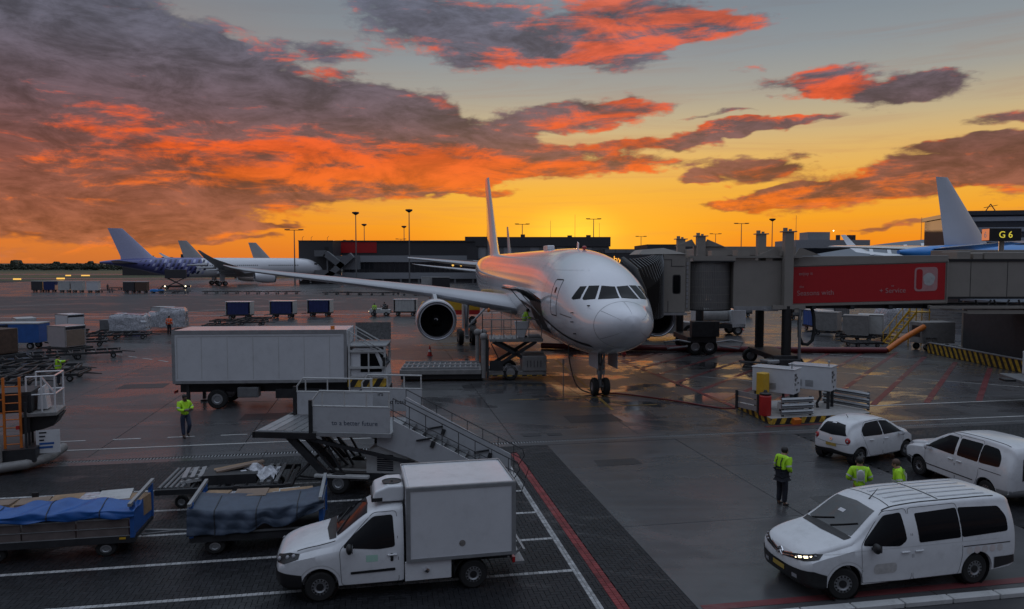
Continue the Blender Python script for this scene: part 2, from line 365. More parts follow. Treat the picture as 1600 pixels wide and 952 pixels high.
# ground
MT['concrete_wet'] = wet('wet_concrete', (.072, .072, .075), .34, .06, .66, .15)
MT['asphalt_wet'] = wet('wet_asphalt', (.036, .036, .038), .46, .12, .30, .10)
MT['paver'] = wet('wet_pavers', (.016, .0165, .019), .50, .14, .35, .3, island=.40)
MT['paver_white'] = wet('white_pavers', (.34, .34, .34), .5, .25, .2, .4, island=.35)
MT['paver_red'] = wet('red_pavers', (.20, .035, .036), .5, .2, .3, .4, island=.35)
MT['line_white'] = wet('white_road_paint', (.42, .42, .41), .5, .18, .4, .4)
MT['line_red'] = wet('red_road_paint', (.135, .034, .037), .45, .15, .4, .4)
MT['line_yellow'] = wet('yellow_road_paint', (.28, .18, .05), .45, .15, .4, .4)
MT['joint'] = pm('joint_filler', (.012, .012, .012), .8, var=.2)
MT['grass'] = pm('dusk_grass', (.05, .055, .025), .95, var=.35, scale=.05)
def hazard():
    m = bpy.data.materials.new('hazard_stripes'); m.use_nodes = True
    nt = m.node_tree; b = nt.nodes['Principled BSDF']; L = nt.links.new
    tc = nt.nodes.new('ShaderNodeTexCoord'); sp = nt.nodes.new('ShaderNodeSeparateXYZ'); L(tc.outputs['Object'], sp.inputs[0])
    def mth(op, a, b2):
        n = nt.nodes.new('ShaderNodeMath'); n.operation = op
        for i, q in enumerate((a, b2)):
            if isinstance(q, bpy.types.NodeSocket): L(q, n.inputs[i])
            else: n.inputs[i].default_value = q
        return n.outputs[0]
    v = mth('ADD', mth('MULTIPLY', mth('ADD', sp.outputs[0], sp.outputs[1]), 1.7), mth('MULTIPLY', sp.outputs[2], -1.0))
    f = mth('GREATER_THAN', mth('FRACT', v, 0.0), 0.5)
    nz = nt.nodes.new('ShaderNodeTexNoise'); L(tc.outputs['Object'], nz.inputs['Vector']); nz.inputs['Scale'].default_value = 5; nz.inputs['Detail'].default_value = 6
    mx = nt.nodes.new('ShaderNodeMix'); mx.data_type = 'RGBA'; L(f, mx.inputs[0]); mx.inputs[6].default_value = (.015, .014, .013, 1)
    r = nt.nodes.new('ShaderNodeValToRGB'); L(nz.outputs[0], r.inputs[0]); r.color_ramp.elements[0].color = (.22, .13, .02, 1); r.color_ramp.elements[1].color = (.58, .36, .03, 1)
    r.color_ramp.elements[0].position = .3; r.color_ramp.elements[1].position = .6
    L(r.outputs[0], mx.inputs[7]); L(mx.outputs[2], b.inputs['Base Color']); b.inputs['Roughness'].default_value = .5
    return m
MT['hazard'] = hazard()

# ------------------------------------------------------------------ mesh helpers
class MB:
    def __init__(s): s.v = []; s.f = []; s.m = []; s.mi = 0
    def add(s, vs, fs, mi=None):
        k = len(s.v); s.v.extend(tuple(p) for p in vs)
        for f in fs: s.f.append(tuple(k + i for i in f)); s.m.append(s.mi if mi is None else mi)
        return s
    def box(s, x0, x1, y0, y1, z0, z1):
        return s.add([(x0, y0, z0), (x1, y0, z0), (x1, y1, z0), (x0, y1, z0), (x0, y0, z1), (x1, y0, z1), (x1, y1, z1), (x0, y1, z1)],
                     [(3, 2, 1, 0), (4, 5, 6, 7), (0, 1, 5, 4), (1, 2, 6, 5), (2, 3, 7, 6), (3, 0, 4, 7)])
    def cbox(s, c, sz, rz=0.0, ry=0.0, rx=0.0):
        M = Matrix.Rotation(rz, 3, 'Z') @ Matrix.Rotation(ry, 3, 'Y') @ Matrix.Rotation(rx, 3, 'X'); c = Vector(c)
        vs = [c + M @ Vector((sx * sz[0] / 2, sy * sz[1] / 2, szz * sz[2] / 2)) for szz in (-1, 1) for sx, sy in ((-1, -1), (1, -1), (1, 1), (-1, 1))]
        return s.add(vs, [(3, 2, 1, 0), (4, 5, 6, 7), (0, 1, 5, 4), (1, 2, 6, 5), (2, 3, 7, 6), (3, 0, 4, 7)])
    def bar(s, p, q, w, h=None):
        h = h or w; p, q = Vector(p), Vector(q); d = (q - p).normalized()
        a = Vector((0, 0, 1)) if abs(d.z) < .95 else Vector((1, 0, 0))
        r = d.cross(a).normalized() * w / 2; u = d.cross(r).normalized() * h / 2
        vs = [p - r - u, p + r - u, p + r + u, p - r + u, q - r - u, q + r - u, q + r + u, q - r + u]
        return s.add(vs, [(0, 1, 2, 3), (7, 6, 5, 4), (1, 0, 4, 5), (2, 1, 5, 6), (3, 2, 6, 7), (0, 3, 7, 4)])
    def ring(s, c, d, r, n, ph=0.0):
        d = Vector(d).normalized(); a = Vector((0, 0, 1)) if abs(d.z) < .95 else Vector((1, 0, 0))
        x = d.cross(a).normalized(); y = d.cross(x)
        return [Vector(c) + x * (r * math.cos(ph + 2 * PI * i / n)) + y * (r * math.sin(ph + 2 * PI * i / n)) for i in range(n)]
    def loft(s, rings, cap0=True, cap1=True, closed=True):
        n = len(rings[0]); vs = [p for r in rings for p in r]; fs = []
        for j in range(len(rings) - 1):
            for i in range(n if closed else n - 1):
                k = (i + 1) % n; fs.append((j * n + i, j * n + k, (j + 1) * n + k, (j + 1) * n + i))
        if cap0: fs.append(tuple(range(n))[::-1])
        if cap1: fs.append(tuple((len(rings) - 1) * n + i for i in range(n)))
        return s.add(vs, fs)
    def cyl(s, p, q, r, r2=None, n=12, caps=True):
        d = Vector(q) - Vector(p)
        return s.loft([s.ring(p, d, r, n), s.ring(q, d, r if r2 is None else r2, n)], caps, caps)
    def tube(s, pts, r, n=6, caps=True):
        pts = [Vector(p) for p in pts]; rg = []
        d0 = (pts[1] - pts[0]).normalized(); a = Vector((0, 0, 1)) if abs(d0.z) < .95 else Vector((1, 0, 0)); x = d0.cross(a).normalized()
        for i, p in enumerate(pts):
            d = (pts[min(i + 1, len(pts) - 1)] - pts[max(i - 1, 0)]).normalized()
            x = (x - d * x.dot(d)).normalized(); y = d.cross(x)
            rr = r[i] if isinstance(r, (list, tuple)) else r
            rg.append([p + x * (rr * math.cos(2 * PI * k / n)) + y * (rr * math.sin(2 * PI * k / n)) for k in range(n)])
        return s.loft(rg, caps, caps)
    def lathe(s, prof, c, d, n=24, cap0=False, cap1=False):
        c, d = Vector(c), Vector(d).normalized()
        return s.loft([s.ring(c + d * h, d, max(r, 1e-4), n) for h, r in prof], cap0, cap1)
    def prism(s, poly, plane, c0, c1):
        f = {'xz': lambda a, b, c: (a, c, b), 'xy': lambda a, b, c: (a, b, c), 'yz': lambda a, b, c: (c, a, b)}[plane]
        n = len(poly); vs = [f(a, b, c0) for a, b in poly] + [f(a, b, c1) for a, b in poly]
        fs = [tuple(range(n)), tuple(range(2 * n - 1, n - 1, -1))] + [(i, i + n, (i + 1) % n + n, (i + 1) % n) for i in range(n)]
        return s.add(vs, fs)
    def grid(s, nu, nv, fn):
        return s.add([fn(i / nu, j / nv) for j in range(nv + 1) for i in range(nu + 1)],
                     [(j * (nu + 1) + i, j * (nu + 1) + i + 1, (j + 1) * (nu + 1) + i + 1, (j + 1) * (nu + 1) + i) for j in range(nv) for i in range(nu)])
    def ball(s, c, r, nu=12, nv=8):
        r = (r, r, r) if not isinstance(r, (tuple, list)) else r
        rings = [[Vector(c) + Vector((r[0] * math.sin(t) * math.cos(2 * PI * i / nu), r[1] * math.sin(t) * math.sin(2 * PI * i / nu), -r[2] * math.cos(t))) for i in range(nu)] for t in [max(.02, min(PI - .02, PI * j / nv)) for j in range(nv + 1)]]
        return s.loft(rings)
    def rail(s, pts, posts, h, r=0.02, mid=1, n=6):
        """A handrail over a floor path: posts at the given points, top rail and mid rails."""
        for p in posts: s.cyl(p, (p[0], p[1], p[2] + h), r, n=n)
        for k in range(mid + 1):
            z = h * (k + 1) / (mid + 1)
            for a, b in zip(pts[:-1], pts[1:]): s.cyl((a[0], a[1], a[2] + z), (b[0], b[1], b[2] + z), r, n=n)
        return s
    def data(s, name, mats):
        me = bpy.data.meshes.new(name); me.from_pydata(s.v, [], s.f)
        for m in (mats if isinstance(mats, (list, tuple)) else [mats]): me.materials.append(MT[m] if isinstance(m, str) else m)
        if len(me.materials) > 1: me.polygons.foreach_set('material_index', s.m)
        bm = bmesh.new(); bm.from_mesh(me); bmesh.ops.recalc_face_normals(bm, faces=bm.faces); bm.to_mesh(me); bm.free()
        return me
    def build(s, name, mats, parent=None, smooth=None, bevel=0.0, seg=1):
        me = s.data(name, mats)
        if smooth is not None:
            me.polygons.foreach_set('use_smooth', [True] * len(me.polygons))
            me.set_sharp_from_angle(angle=R(smooth))
        o = bpy.data.objects.new(name, me); COL.objects.link(o); o.parent = parent
        if bevel:
            b = o.modifiers.new('edge', 'BEVEL'); b.width = bevel; b.segments = seg; b.limit_method = 'ANGLE'; b.angle_limit = R(40)
        return o

def thing(name, label, cat, loc=(0, 0, 0), rz=0.0, group=None):
    o = bpy.data.objects.new(name, None); o.empty_display_size = .3; COL.objects.link(o)
    o.location = loc; o.rotation_euler = (0, 0, rz); o['label'] = label; o['category'] = cat
    if group: o['group'] = group
    return o
def tag(o, label, cat, group=None):
    o['label'] = label; o['category'] = cat
    if group: o['group'] = group
    return o
def struct(o, kind='structure'): o['kind'] = kind; return o
def dup(root, loc, rz=None, label=None):
    kids = {}
    for o in bpy.data.objects:
        if o.parent: kids.setdefault(o.parent.name, []).append(o)
    def cp(o, par):
        c = o.copy(); COL.objects.link(c); c.parent = par
        for k in kids.get(o.name, ()): cp(k, c)
        return c
    r = cp(root, None); r.location = loc
    if rz is not None: r.rotation_euler = (0, 0, rz)
    if label: r['label'] = label
    return r
def text(body, size, m, parent, loc, rot, ext=0.004, align='CENTER', name='lettering'):
    c = bpy.data.curves.new(name, 'FONT'); c.body = body; c.size = size; c.extrude = ext; c.align_x = align; c.align_y = 'CENTER'; c.resolution_u = 4
    t = bpy.data.objects.new(name, c); COL.objects.link(t); bpy.context.view_layer.update()
    me = bpy.data.meshes.new_from_object(t.evaluated_get(bpy.context.evaluated_depsgraph_get())); me.name = name
    bpy.data.objects.remove(t); me.materials.clear(); me.materials.append(MT[m])
    o = bpy.data.objects.new(name, me); COL.objects.link(o); o.parent = parent; o.location = loc; o.rotation_euler = rot
    return o
TH = R(10.2); CU, SU = math.cos(TH), math.sin(TH)
def ST(s, t, z=0.0):                 # paving grid (s along the stand edge, t away from the gate) to metres
    return (s * CU - t * SU, s * SU + t * CU, z)
def spline(xs, ys, x):               # monotone cubic through the points
    n = len(xs)
    if x <= xs[0]: return ys[0]
    if x >= xs[-1]: return ys[-1]
    k = max(i for i in range(n - 1) if xs[i] <= x)
    h = [xs[i + 1] - xs[i] for i in range(n - 1)]; dl = [(ys[i + 1] - ys[i]) / h[i] for i in range(n - 1)]
    def m(i):
        if i == 0: return dl[0]
        if i == n - 1: return dl[-1]
        if dl[i - 1] * dl[i] <= 0: return 0.0
        return 2 * dl[i - 1] * dl[i] / (dl[i - 1] + dl[i])
    t = (x - xs[k]) / h[k]; a, b = m(k) * h[k], m(k + 1) * h[k]
    return ys[k] * (2 * t**3 - 3 * t * t + 1) + a * (t**3 - 2 * t * t + t) + ys[k + 1] * (-2 * t**3 + 3 * t * t) + b * (t**3 - t * t)
class Skin:
    """A smooth closed surface to lay windows, doors and seams on: points are found by casting rays at it."""
    def __init__(s, mb): s.bvh = BVHTree.FromPolygons([Vector(p) for p in mb.v], mb.f)
    def hit(s, o, d, off):
        d = Vector(d).normalized(); p, n, i, t = s.bvh.ray_cast(Vector(o), d)
        if p is None: return None
        if n.dot(d) > 0: n = -n
        return p + n * off
    def hit_out(s, o, d, off):
        d = Vector(d).normalized(); p, n, i, t = s.bvh.ray_cast(Vector(o), d)
        if p is None: return None
        if n.dot(d) < 0: n = -n
        return p + n * off
    def patch(s, mb, poly, fn, off, cols=14, rows=5, out=False, thick=0.0):
        """poly: (a,b) outline, single-valued in a; fn(a,b) -> (origin, direction)."""
        a0, a1 = min(p[0] for p in poly), max(p[0] for p in poly); e = (a1 - a0) * 1e-4
        def span(a):
            bs = []
            for (pa, pb), (qa, qb) in zip(poly, poly[1:] + poly[:1]):
                if (pa - a) * (qa - a) <= 0 and abs(qa - pa) > 1e-9: bs.append(pb + (qb - pb) * (a - pa) / (qa - pa))
            return min(bs), max(bs)
        cs = sorted(set([a0 + e + (a1 - a0 - 2 * e) * i / cols for i in range(cols + 1)] + [min(max(p[0], a0 + e), a1 - e) for p in poly]))
        cs = [c for i, c in enumerate(cs) if i == 0 or c - cs[i - 1] > e * 3]
        pts = []
        for a in cs:
            b0, b1 = span(a)
            for j in range(rows + 1):
                o, d = fn(a, b0 + (b1 - b0) * j / rows)
                p = (s.hit_out if out else s.hit)(o, d, off)
                if p is None: p = pts[-1] if pts else Vector(o)
                pts.append(p)
        r = rows + 1
        mb.add(pts, [(i * r + j, (i + 1) * r + j, (i + 1) * r + j + 1, i * r + j + 1) for i in range(len(cs) - 1) for j in range(rows)])
        return mb
    def seam(s, mb, pts, fn, w, off, sub=6, out=False, close=False):
        """A narrow strip along the polyline pts (a,b) on the surface."""
        q = []
        pp = pts + pts[:1] if close else pts
        for (a, b), (c, d) in zip(pp[:-1], pp[1:]):
            n = max(1, sub)
            q += [(a + (c - a) * i / n, b + (d - b) * i / n) for i in range(n)]
        q.append(pp[-1])
        L = []
        for i, (a, b) in enumerate(q):
            c, d = q[min(i + 1, len(q) - 1)]; e, f = q[max(i - 1, 0)]
            tx, ty = c - e, d - f; l = math.hypot(tx, ty) or 1; nx, ny = -ty / l * w / 2, tx / l * w / 2
            h1 = (s.hit_out if out else s.hit)(*fn(a + nx, b + ny), off); h2 = (s.hit_out if out else s.hit)(*fn(a - nx, b - ny), off)
            if h1 is None or h2 is None:
                if len(L) < 2: continue
                h1, h2 = L[-2], L[-1]
            L += [h1, h2]
        mb.add(L, [(2 * i, 2 * i + 1, 2 * i + 3, 2 * i + 2) for i in range(len(L) // 2 - 1)])
        return mb
def rounded(poly, r, n=4):
    out = []
    k = len(poly)
    for i in range(k):
        p, a, b = Vector(poly[i]), Vector(poly[i - 1]), Vector(poly[(i + 1) % k])
        da, db = (a - p), (b - p); rr = min(r, da.length * .45, db.length * .45)
        s, e = p + da.normalized() * rr, p + db.normalized() * rr
        for j in range(n + 1):
            t = j / n; q = s * (1 - t)**2 + p * 2 * t * (1 - t) + e * t * t; out.append((q.x, q.y))
    return out
# ------------------------------------------------------------------ ground
def sheet(name, pts, z, m):
    mb = MB(); mb.add([(x, y, z) for x, y in pts], [tuple(range(len(pts)))])
    return struct(mb.build(name, m))
def st_sheet(name, s0, s1, t0, t1, z, m):
    return sheet(name, [ST(s0, t0)[:2], ST(s1, t0)[:2], ST(s1, t1)[:2], ST(s0, t1)[:2]], z, m)
sheet('ground', [(-9000, -200), (9000, -200), (9000, 12000), (-9000, 12000)], -0.045, 'joint')
sheet('grass_field', [(-4000, 300), (-70, 285), (-60, 330), (900, 380), (4000, 600), (4000, 9000), (-4000, 9000)], -0.02, 'grass')
T_FAR = 28.55 + 5.1 * 8
far = MB()
for poly in ([(-130, T_FAR), (150, T_FAR), (150, 330), (-130, 330)], [(-130, 20), (-42, 20), (-42, T_FAR), (-130, T_FAR)], [(62, 20), (150, 20), (150, T_FAR), (62, T_FAR)]):
    far.add([ST(a, b, 0.0) for a, b in poly], [(0, 1, 2, 3)])
struct(far.build('far_apron', 'concrete_wet'))
st_sheet('taxi_lane', -140, 150, 112, 168, 0.004, 'asphalt_wet')
sheet('taxiway', [(-2500, 330), (-75, 318), (-75, 340), (-2500, 365)], 0.004, 'concrete_wet')
sheet('taxiway', [(-2500, 470), (-75, 430), (-75, 470), (-2500, 520)], 0.004, 'concrete_wet')

apron = struct(thing('apron', 'wet concrete apron laid in large jointed slabs', 'apron'))
del apron['category'], apron['label']
slab_me = {}
def slab(w, d):
    k = (round(w, 2), round(d, 2))
    if k not in slab_me:
        mb = MB(); g = 0.012; e = 0.012
        a, b = w / 2 - g, d / 2 - g
        mb.loft([[(-a, -b, -.045), (a, -b, -.045), (a, b, -.045), (-a, b, -.045)], [(-a, -b, -e * .6), (a, -b, -e * .6), (a, b, -e * .6), (-a, b, -e * .6)],
                 [(-a + e, -b + e, 0), (a - e, -b + e, 0), (a - e, b - e, 0), (-a + e, b - e, 0)]], False, True)
        slab_me[k] = mb.data('concrete_slab', 'concrete_wet')
    return slab_me[k]
def lay(s0, s1, t0, t1):
    o = bpy.data.objects.new('concrete_slab', slab(s1 - s0, t1 - t0)); COL.objects.link(o); o.parent = apron
    o.location = ST((s0 + s1) / 2, (t0 + t1) / 2, random.uniform(-.003, 0)); o.rotation_euler = (0, 0, TH)
for i in range(20):
    for j in range(8):
        s0 = 5.2 + 5.2 * (i - 9); lay(s0, s0 + 5.2, 28.55 + 5.1 * j, 28.55 + 5.1 * (j + 1))
for s0, s1 in ((6.3, 11.55), (11.55, 16.7)):
    for t0, t1 in ((13.4, 18.45), (18.45, 23.5), (23.5, 27.45)):
        lay(s0, s1, t0, t1)
# drain channel between two concrete bands
chan = struct(thing('drain_channel', '', '')); del chan['category'], chan['label']
for t0, t1 in ((27.45, 27.88), (28.14, 28.55)):
    for i in range(33):
        s0 = -42 + i * 3.15
        mb = MB(); q = [ST(s0 + .008, t0 + .006), ST(s0 + 3.142, t0 + .006), ST(s0 + 3.142, t1 - .006), ST(s0 + .008, t1 - .006)]
        mb.loft([[(x, y, -.045) for x, y, z in q], [(x, y, 0.002) for x, y, z in q]], False, True); mb.build('edge_slab', 'concrete_wet', chan)
g = MB()
for i in range(-330, 420):
    s = i * .11
    if -30 < s < 44: g.add([ST(s, 27.89, -.004), ST(s + .05, 27.89, -.004), ST(s + .05, 28.13, -.004), ST(s, 28.13, -.004)], [(0, 1, 2, 3)])
struct(g.build('grate_bar', 'galv', chan), 'stuff')
b = MB(); b.add([ST(-42, 27.88, -.03), ST(62, 27.88, -.03), ST(62, 28.14, -.03), ST(-42, 28.14, -.03)], [(0, 1, 2, 3)]); b.build('channel_bed', 'joint', chan)
for i, (s, t, w, d) in enumerate(((6.05, 29.15, .75, .45), (8.3, 37.6, .9, .5), (8.5, 36.7, .9, .5), (7.0, 29.1, .6, .4))):
    m = MB(); m.box(-w / 2, w / 2, -d / 2, d / 2, 0, .008)
    for k in range(6): m.box(-w / 2 + .04 + k * w / 6, -w / 2 + .06 + k * w / 6, -d / 2 + .04, d / 2 - .04, .008, .012)
    o = struct(m.build('drain_cover', 'dark')); o.location = ST(s, t, .003); o.rotation_euler.z = TH

# pavers: herringbone on the stand edge, with painted courses let in
BANDS = [(4.27, 4.43, 12.0, 27.0, 'paver_white'), (4.70, 4.95, 12.0, 26.6, 'paver_red')]
BANDS += [(-20.0, 4.27, t - .065, t + .065, 'paver_white') for t in (16.0, 18.0, 20.0, 22.0, 24.0)]
CELL = 0.112
def brick(mb, s0, s1, t0, t1, mi, z):
    g, e = .0035, .003
    if s1 - s0 < .03 or t1 - t0 < .03: return
    lo = [ST(s0 + g, t0 + g, -.04), ST(s1 - g, t0 + g, -.04), ST(s1 - g, t1 - g, -.04), ST(s0 + g, t1 - g, -.04)]
    md = [(x, y, z - e) for x, y, _ in lo]
    hi = [ST(s0 + g + e, t0 + g + e, z), ST(s1 - g - e, t0 + g + e, z), ST(s1 - g - e, t1 - g - e, z), ST(s0 + g + e, t1 - g - e, z)]
    k = mb.mi; mb.mi = mi; mb.loft([lo, md, hi], False, True); mb.mi = k
stand = struct(thing('paved_stand', '', '')); del stand['category'], stand['label']
def pave(s0, s1, t0, t1, bands, mb, singles):
    na, nb = int((s1 - s0) / CELL) + 2, int((t1 - t0) / CELL) + 2
    for b in range(nb):
        for a in range(na):
            r = (a - b) % 4
            if r == 0: q = [a, a + 2, b, b + 1]
            elif r == 3: q = [a, a + 1, b, b + 2]
            else: continue
            x0, x1, y0, y1 = s0 + q[0] * CELL, min(s1, s0 + q[1] * CELL), t0 + q[2] * CELL, min(t1, t0 + q[3] * CELL)
            if x0 >= s1 or y0 >= t1: continue
            z = random.uniform(-.003, .001)
            rects = [(x0, x1, y0, y1)]
            for c0, c1, d0, d1, _ in bands:
                nx = []
                for (p0, p1, q0, q1) in rects:
                    if p1 <= c0 or p0 >= c1 or q1 <= d0 or q0 >= d1: nx.append((p0, p1, q0, q1)); continue
                    if p0 < c0: nx.append((p0, c0, q0, q1))
                    if p1 > c1: nx.append((c1, p1, q0, q1))
                    if q0 < d0: nx.append((max(p0, c0), min(p1, c1), q0, d0))
                    if q1 > d1: nx.append((max(p0, c0), min(p1, c1), d1, q1))
                rects = nx
            whole = len(rects) == 1 and rects[0] == (x0, x1, y0, y1) and x1 - x0 + y1 - y0 > 2.99 * CELL
            if whole and singles is not None and .8 < x0 < 6.3 and y0 > 13.75 and len(singles) < 300: singles.append((x0, x1, y0, y1, z)); continue
            for rc in rects: brick(mb, *rc, 0, z)
mb = MB(); singles = []
pave(-19.0, 6.3, 13.4, 27.45, BANDS, mb, singles)
pave(16.7, 33.0, 13.4, 27.45, [], mb, None)
for c0, c1, d0, d1, k in BANDS:
    mi = 1 if k == 'paver_white' else 2
    if c1 - c0 > d1 - d0:
        n = int((c1 - c0) / CELL); [brick(mb, c0 + i * (c1 - c0) / n, c0 + (i + 1) * (c1 - c0) / n, d0, d1, mi, random.uniform(0, .002)) for i in range(n)]
    else:
        n = int((d1 - 13.4) / CELL)
        for i in range(n):
            a, b2 = 13.4 + i * CELL, 13.4 + (i + 1) * CELL
            m_ = (c0 + c1) / 2
            brick(mb, c0, m_, a, b2, mi, random.uniform(0, .002)); brick(mb, m_, c1, a, b2, mi, random.uniform(0, .002))
struct(mb.build('paver_field', ['paver', 'paver_white', 'paver_red'], stand), 'stuff')
for k in (0, 1):
    m = MB(); a, b2 = (CELL * 2, CELL) if k == 0 else (CELL, CELL * 2); g, e = .0035, .003
    r_ = lambda i, z: [(-a / 2 + i, -b2 / 2 + i, z), (a / 2 - i, -b2 / 2 + i, z), (a / 2 - i, b2 / 2 - i, z), (-a / 2 + i, b2 / 2 - i, z)]
    m.loft([r_(g, -.04), r_(g, -e), r_(g + e, 0)], False, True); me = m.data('paver', 'paver')
    for (x0, x1, y0, y1, z) in singles:
        if (x1 - x0 > y1 - y0) == (k == 0):
            o = bpy.data.objects.new('paver', me); COL.objects.link(o); o.parent = stand; o.location = ST((x0 + x1) / 2, (y0 + y1) / 2, z); o.rotation_euler.z = TH
pt = MB()
for s0, s1, t0, t1 in ((7.4, 9.0, 24.2, 25.0), (12.6, 15.9, 19.2, 19.9), (-6.2, -3.4, 34.2, 35.6), (8.2, 10.6, 31.0, 32.6), (1.5, 4.6, 40.5, 42.0), (-14.5, -12.0, 44.0, 45.6), (24.5, 27.0, 29.6, 31.2)):
    pt.add([ST(a, b, .004) for a, b in ((s0, t0), (s1, t0 + .04), (s1 - .05, t1), (s0 + .03, t1 - .03))], [(0, 1, 2, 3)])
struct(pt.build('repair_patch', 'asphalt_wet'), 'stuff')
# kerb by the gate building
kerb = struct(thing('kerb', '', '')); del kerb['category'], kerb['label']
mk = MB(); mk.box(-.545, .545, -.11, .11, -.045, .07); kme = mk.data('kerb_stone', 'white_soiled')
for i in range(14):
    o = bpy.data.objects.new('kerb_stone', kme); COL.objects.link(o); o.parent = kerb; o.location = ST(6.6 + i * 1.12, 13.18, 0); o.rotation_euler.z = TH
    b_ = o.modifiers.new('edge', 'BEVEL'); b_.width = .015
st_sheet('service_strip', -30, 40, 2, 13.03, -.02, 'asphalt_wet')

# painted markings
def strip(mb, a, b, w, z=.006, dash=None):
    ax, ay, bx, by = *a, *b; l = math.hypot(bx - ax, by - ay); ux, uy = (bx - ax) / l, (by - ay) / l; nx, ny = -uy * w / 2, ux * w / 2
    segs = [(0, l)] if not dash else [(i * dash[1], min(l, i * dash[1] + dash[0])) for i in range(int(l / dash[1]) + 1)]
    for p, q in segs:
        n = max(1, int((q - p) / 4))
        for k in range(n):
            u, v = p + (q - p) * k / n, p + (q - p) * (k + 1) / n
            mb.add([ST(ax + ux * u + nx, ay + uy * u + ny, z), ST(ax + ux * u - nx, ay + uy * u - ny, z), ST(ax + ux * v - nx, ay + uy * v - ny, z), ST(ax + ux * v + nx, ay + uy * v + ny, z)], [(0, 1, 2, 3)])
wl = MB()
strip(wl, (-40, 29.78), (1.5, 29.78), .13)
strip(wl, (-40.9, 31.33), (2, 31.33), .11, dash=(1.03, 2.03))
strip(wl, (-26, 67.0), (-13, 53.8), .15, dash=(1.3, 2.1))
strip(wl, (22.0, 32.2), (44, 32.4), .16)
strip(wl, (17.0, 28.9), (40, 28.75), .12)
strip(wl, (-60, 104.5), (60, 101.2), .5)
strip(wl, (17.4, 44.5), (26, 36), .12); strip(wl, (24.5, 46.5), (38, 33.5), .12); strip(wl, (33, 52), (40, 45), .12)
strip(wl, (-75, 122), (-52, 137), .4); strip(wl, (-30, 108), (-6, 140), .3)
struct(wl.build('white_markings', 'line_white'))
rl = MB()
for k in range(11):
    d = -2.5 - 3 * k
    pts = [(s, s - d) for s in (17.0, 40.0)]
    lo, hi = max(17.0, 32.45 + d), min(40.0, 54.0 + d)
    if hi > lo: strip(rl, (lo, lo - d), (hi, hi - d), .30, .008)
strip(rl, (17.0, 33.0), (17.0, 50.2), .28, .011); strip(rl, (17.0, 50.2), (20.8, 54), .28, .0115)
strip(rl, (6.4, 13.72), (30, 13.72), .24)
struct(rl.build('red_hatching', 'line_red'))
yl = MB()
for a, b in (((12.62, 52.3), (10.9, 33.5)),):
    strip(yl, a, b, .16, .007)
strip(yl, (6.5, 36.9), (12.2, 36.8), .12, .007); strip(yl, (9.5, 34.5), (13.5, 34.4), .12, .007)
struct(yl.build('yellow_markings', 'line_yellow'))
# ------------------------------------------------------------------ aircraft  (local: +x forward, nose at x = 0, y to port, z up from the ground)
AF = [(1, 0), (.8, .028), (.55, .052), (.3, .062), (.12, .048), (.035, .027), (.008, .012), (0, 0), (.01, -.012), (.05, -.024), (.2, -.04), (.45, -.042), (.75, -.02)]
def wheel_mb(mb, c, r, w, ax=(0, 1, 0), n=18):
    c, a = Vector(c), Vector(ax)
    mb.lathe([(-w / 2, r * .55), (-w / 2, r * .88), (-w * .36, r * .98), (0, r), (w * .36, r * .98), (w / 2, r * .88), (w / 2, r * .55)], c, a, n)
def wheel(par, c, r, w, ax=(0, 1, 0), n=18, rim='rim', name='wheel'):
    mb = MB(); wheel_mb(mb, (0, 0, 0), r, w, ax, n)
    o = mb.build(name, 'rubber', par, 35); o.location = c
    m2 = MB(); m2.lathe([(-w * .42, .001), (-w * .42, r * .3), (-w * .5, r * .38), (-w * .47, r * .56), (w * .47, r * .56), (w * .5, r * .38), (w * .42, r * .3), (w * .42, .001)], (0, 0, 0), ax, n)
    m2.build('rim', rim, o, 30); return o
def foil(mb, secs, side=1, vertical=False):
    rings = []
    for sec in secs:
        if vertical:
            z, d, ch, t = sec; rings.append([(-(d + a * ch), b * ch * t / .1 * (1 if k < 7 else 1), z) for k, (a, b) in enumerate([(1, 0), (.7, .035), (.35, .05), (.1, .032), (0, 0), (.1, -.032), (.35, -.05), (.7, -.035)])])
        else:
            y, d, ch, z, t = sec; rings.append([(-(d + a * ch), side * y, z + b * ch * t / .1) for a, b in AF])
    return mb.loft(rings)
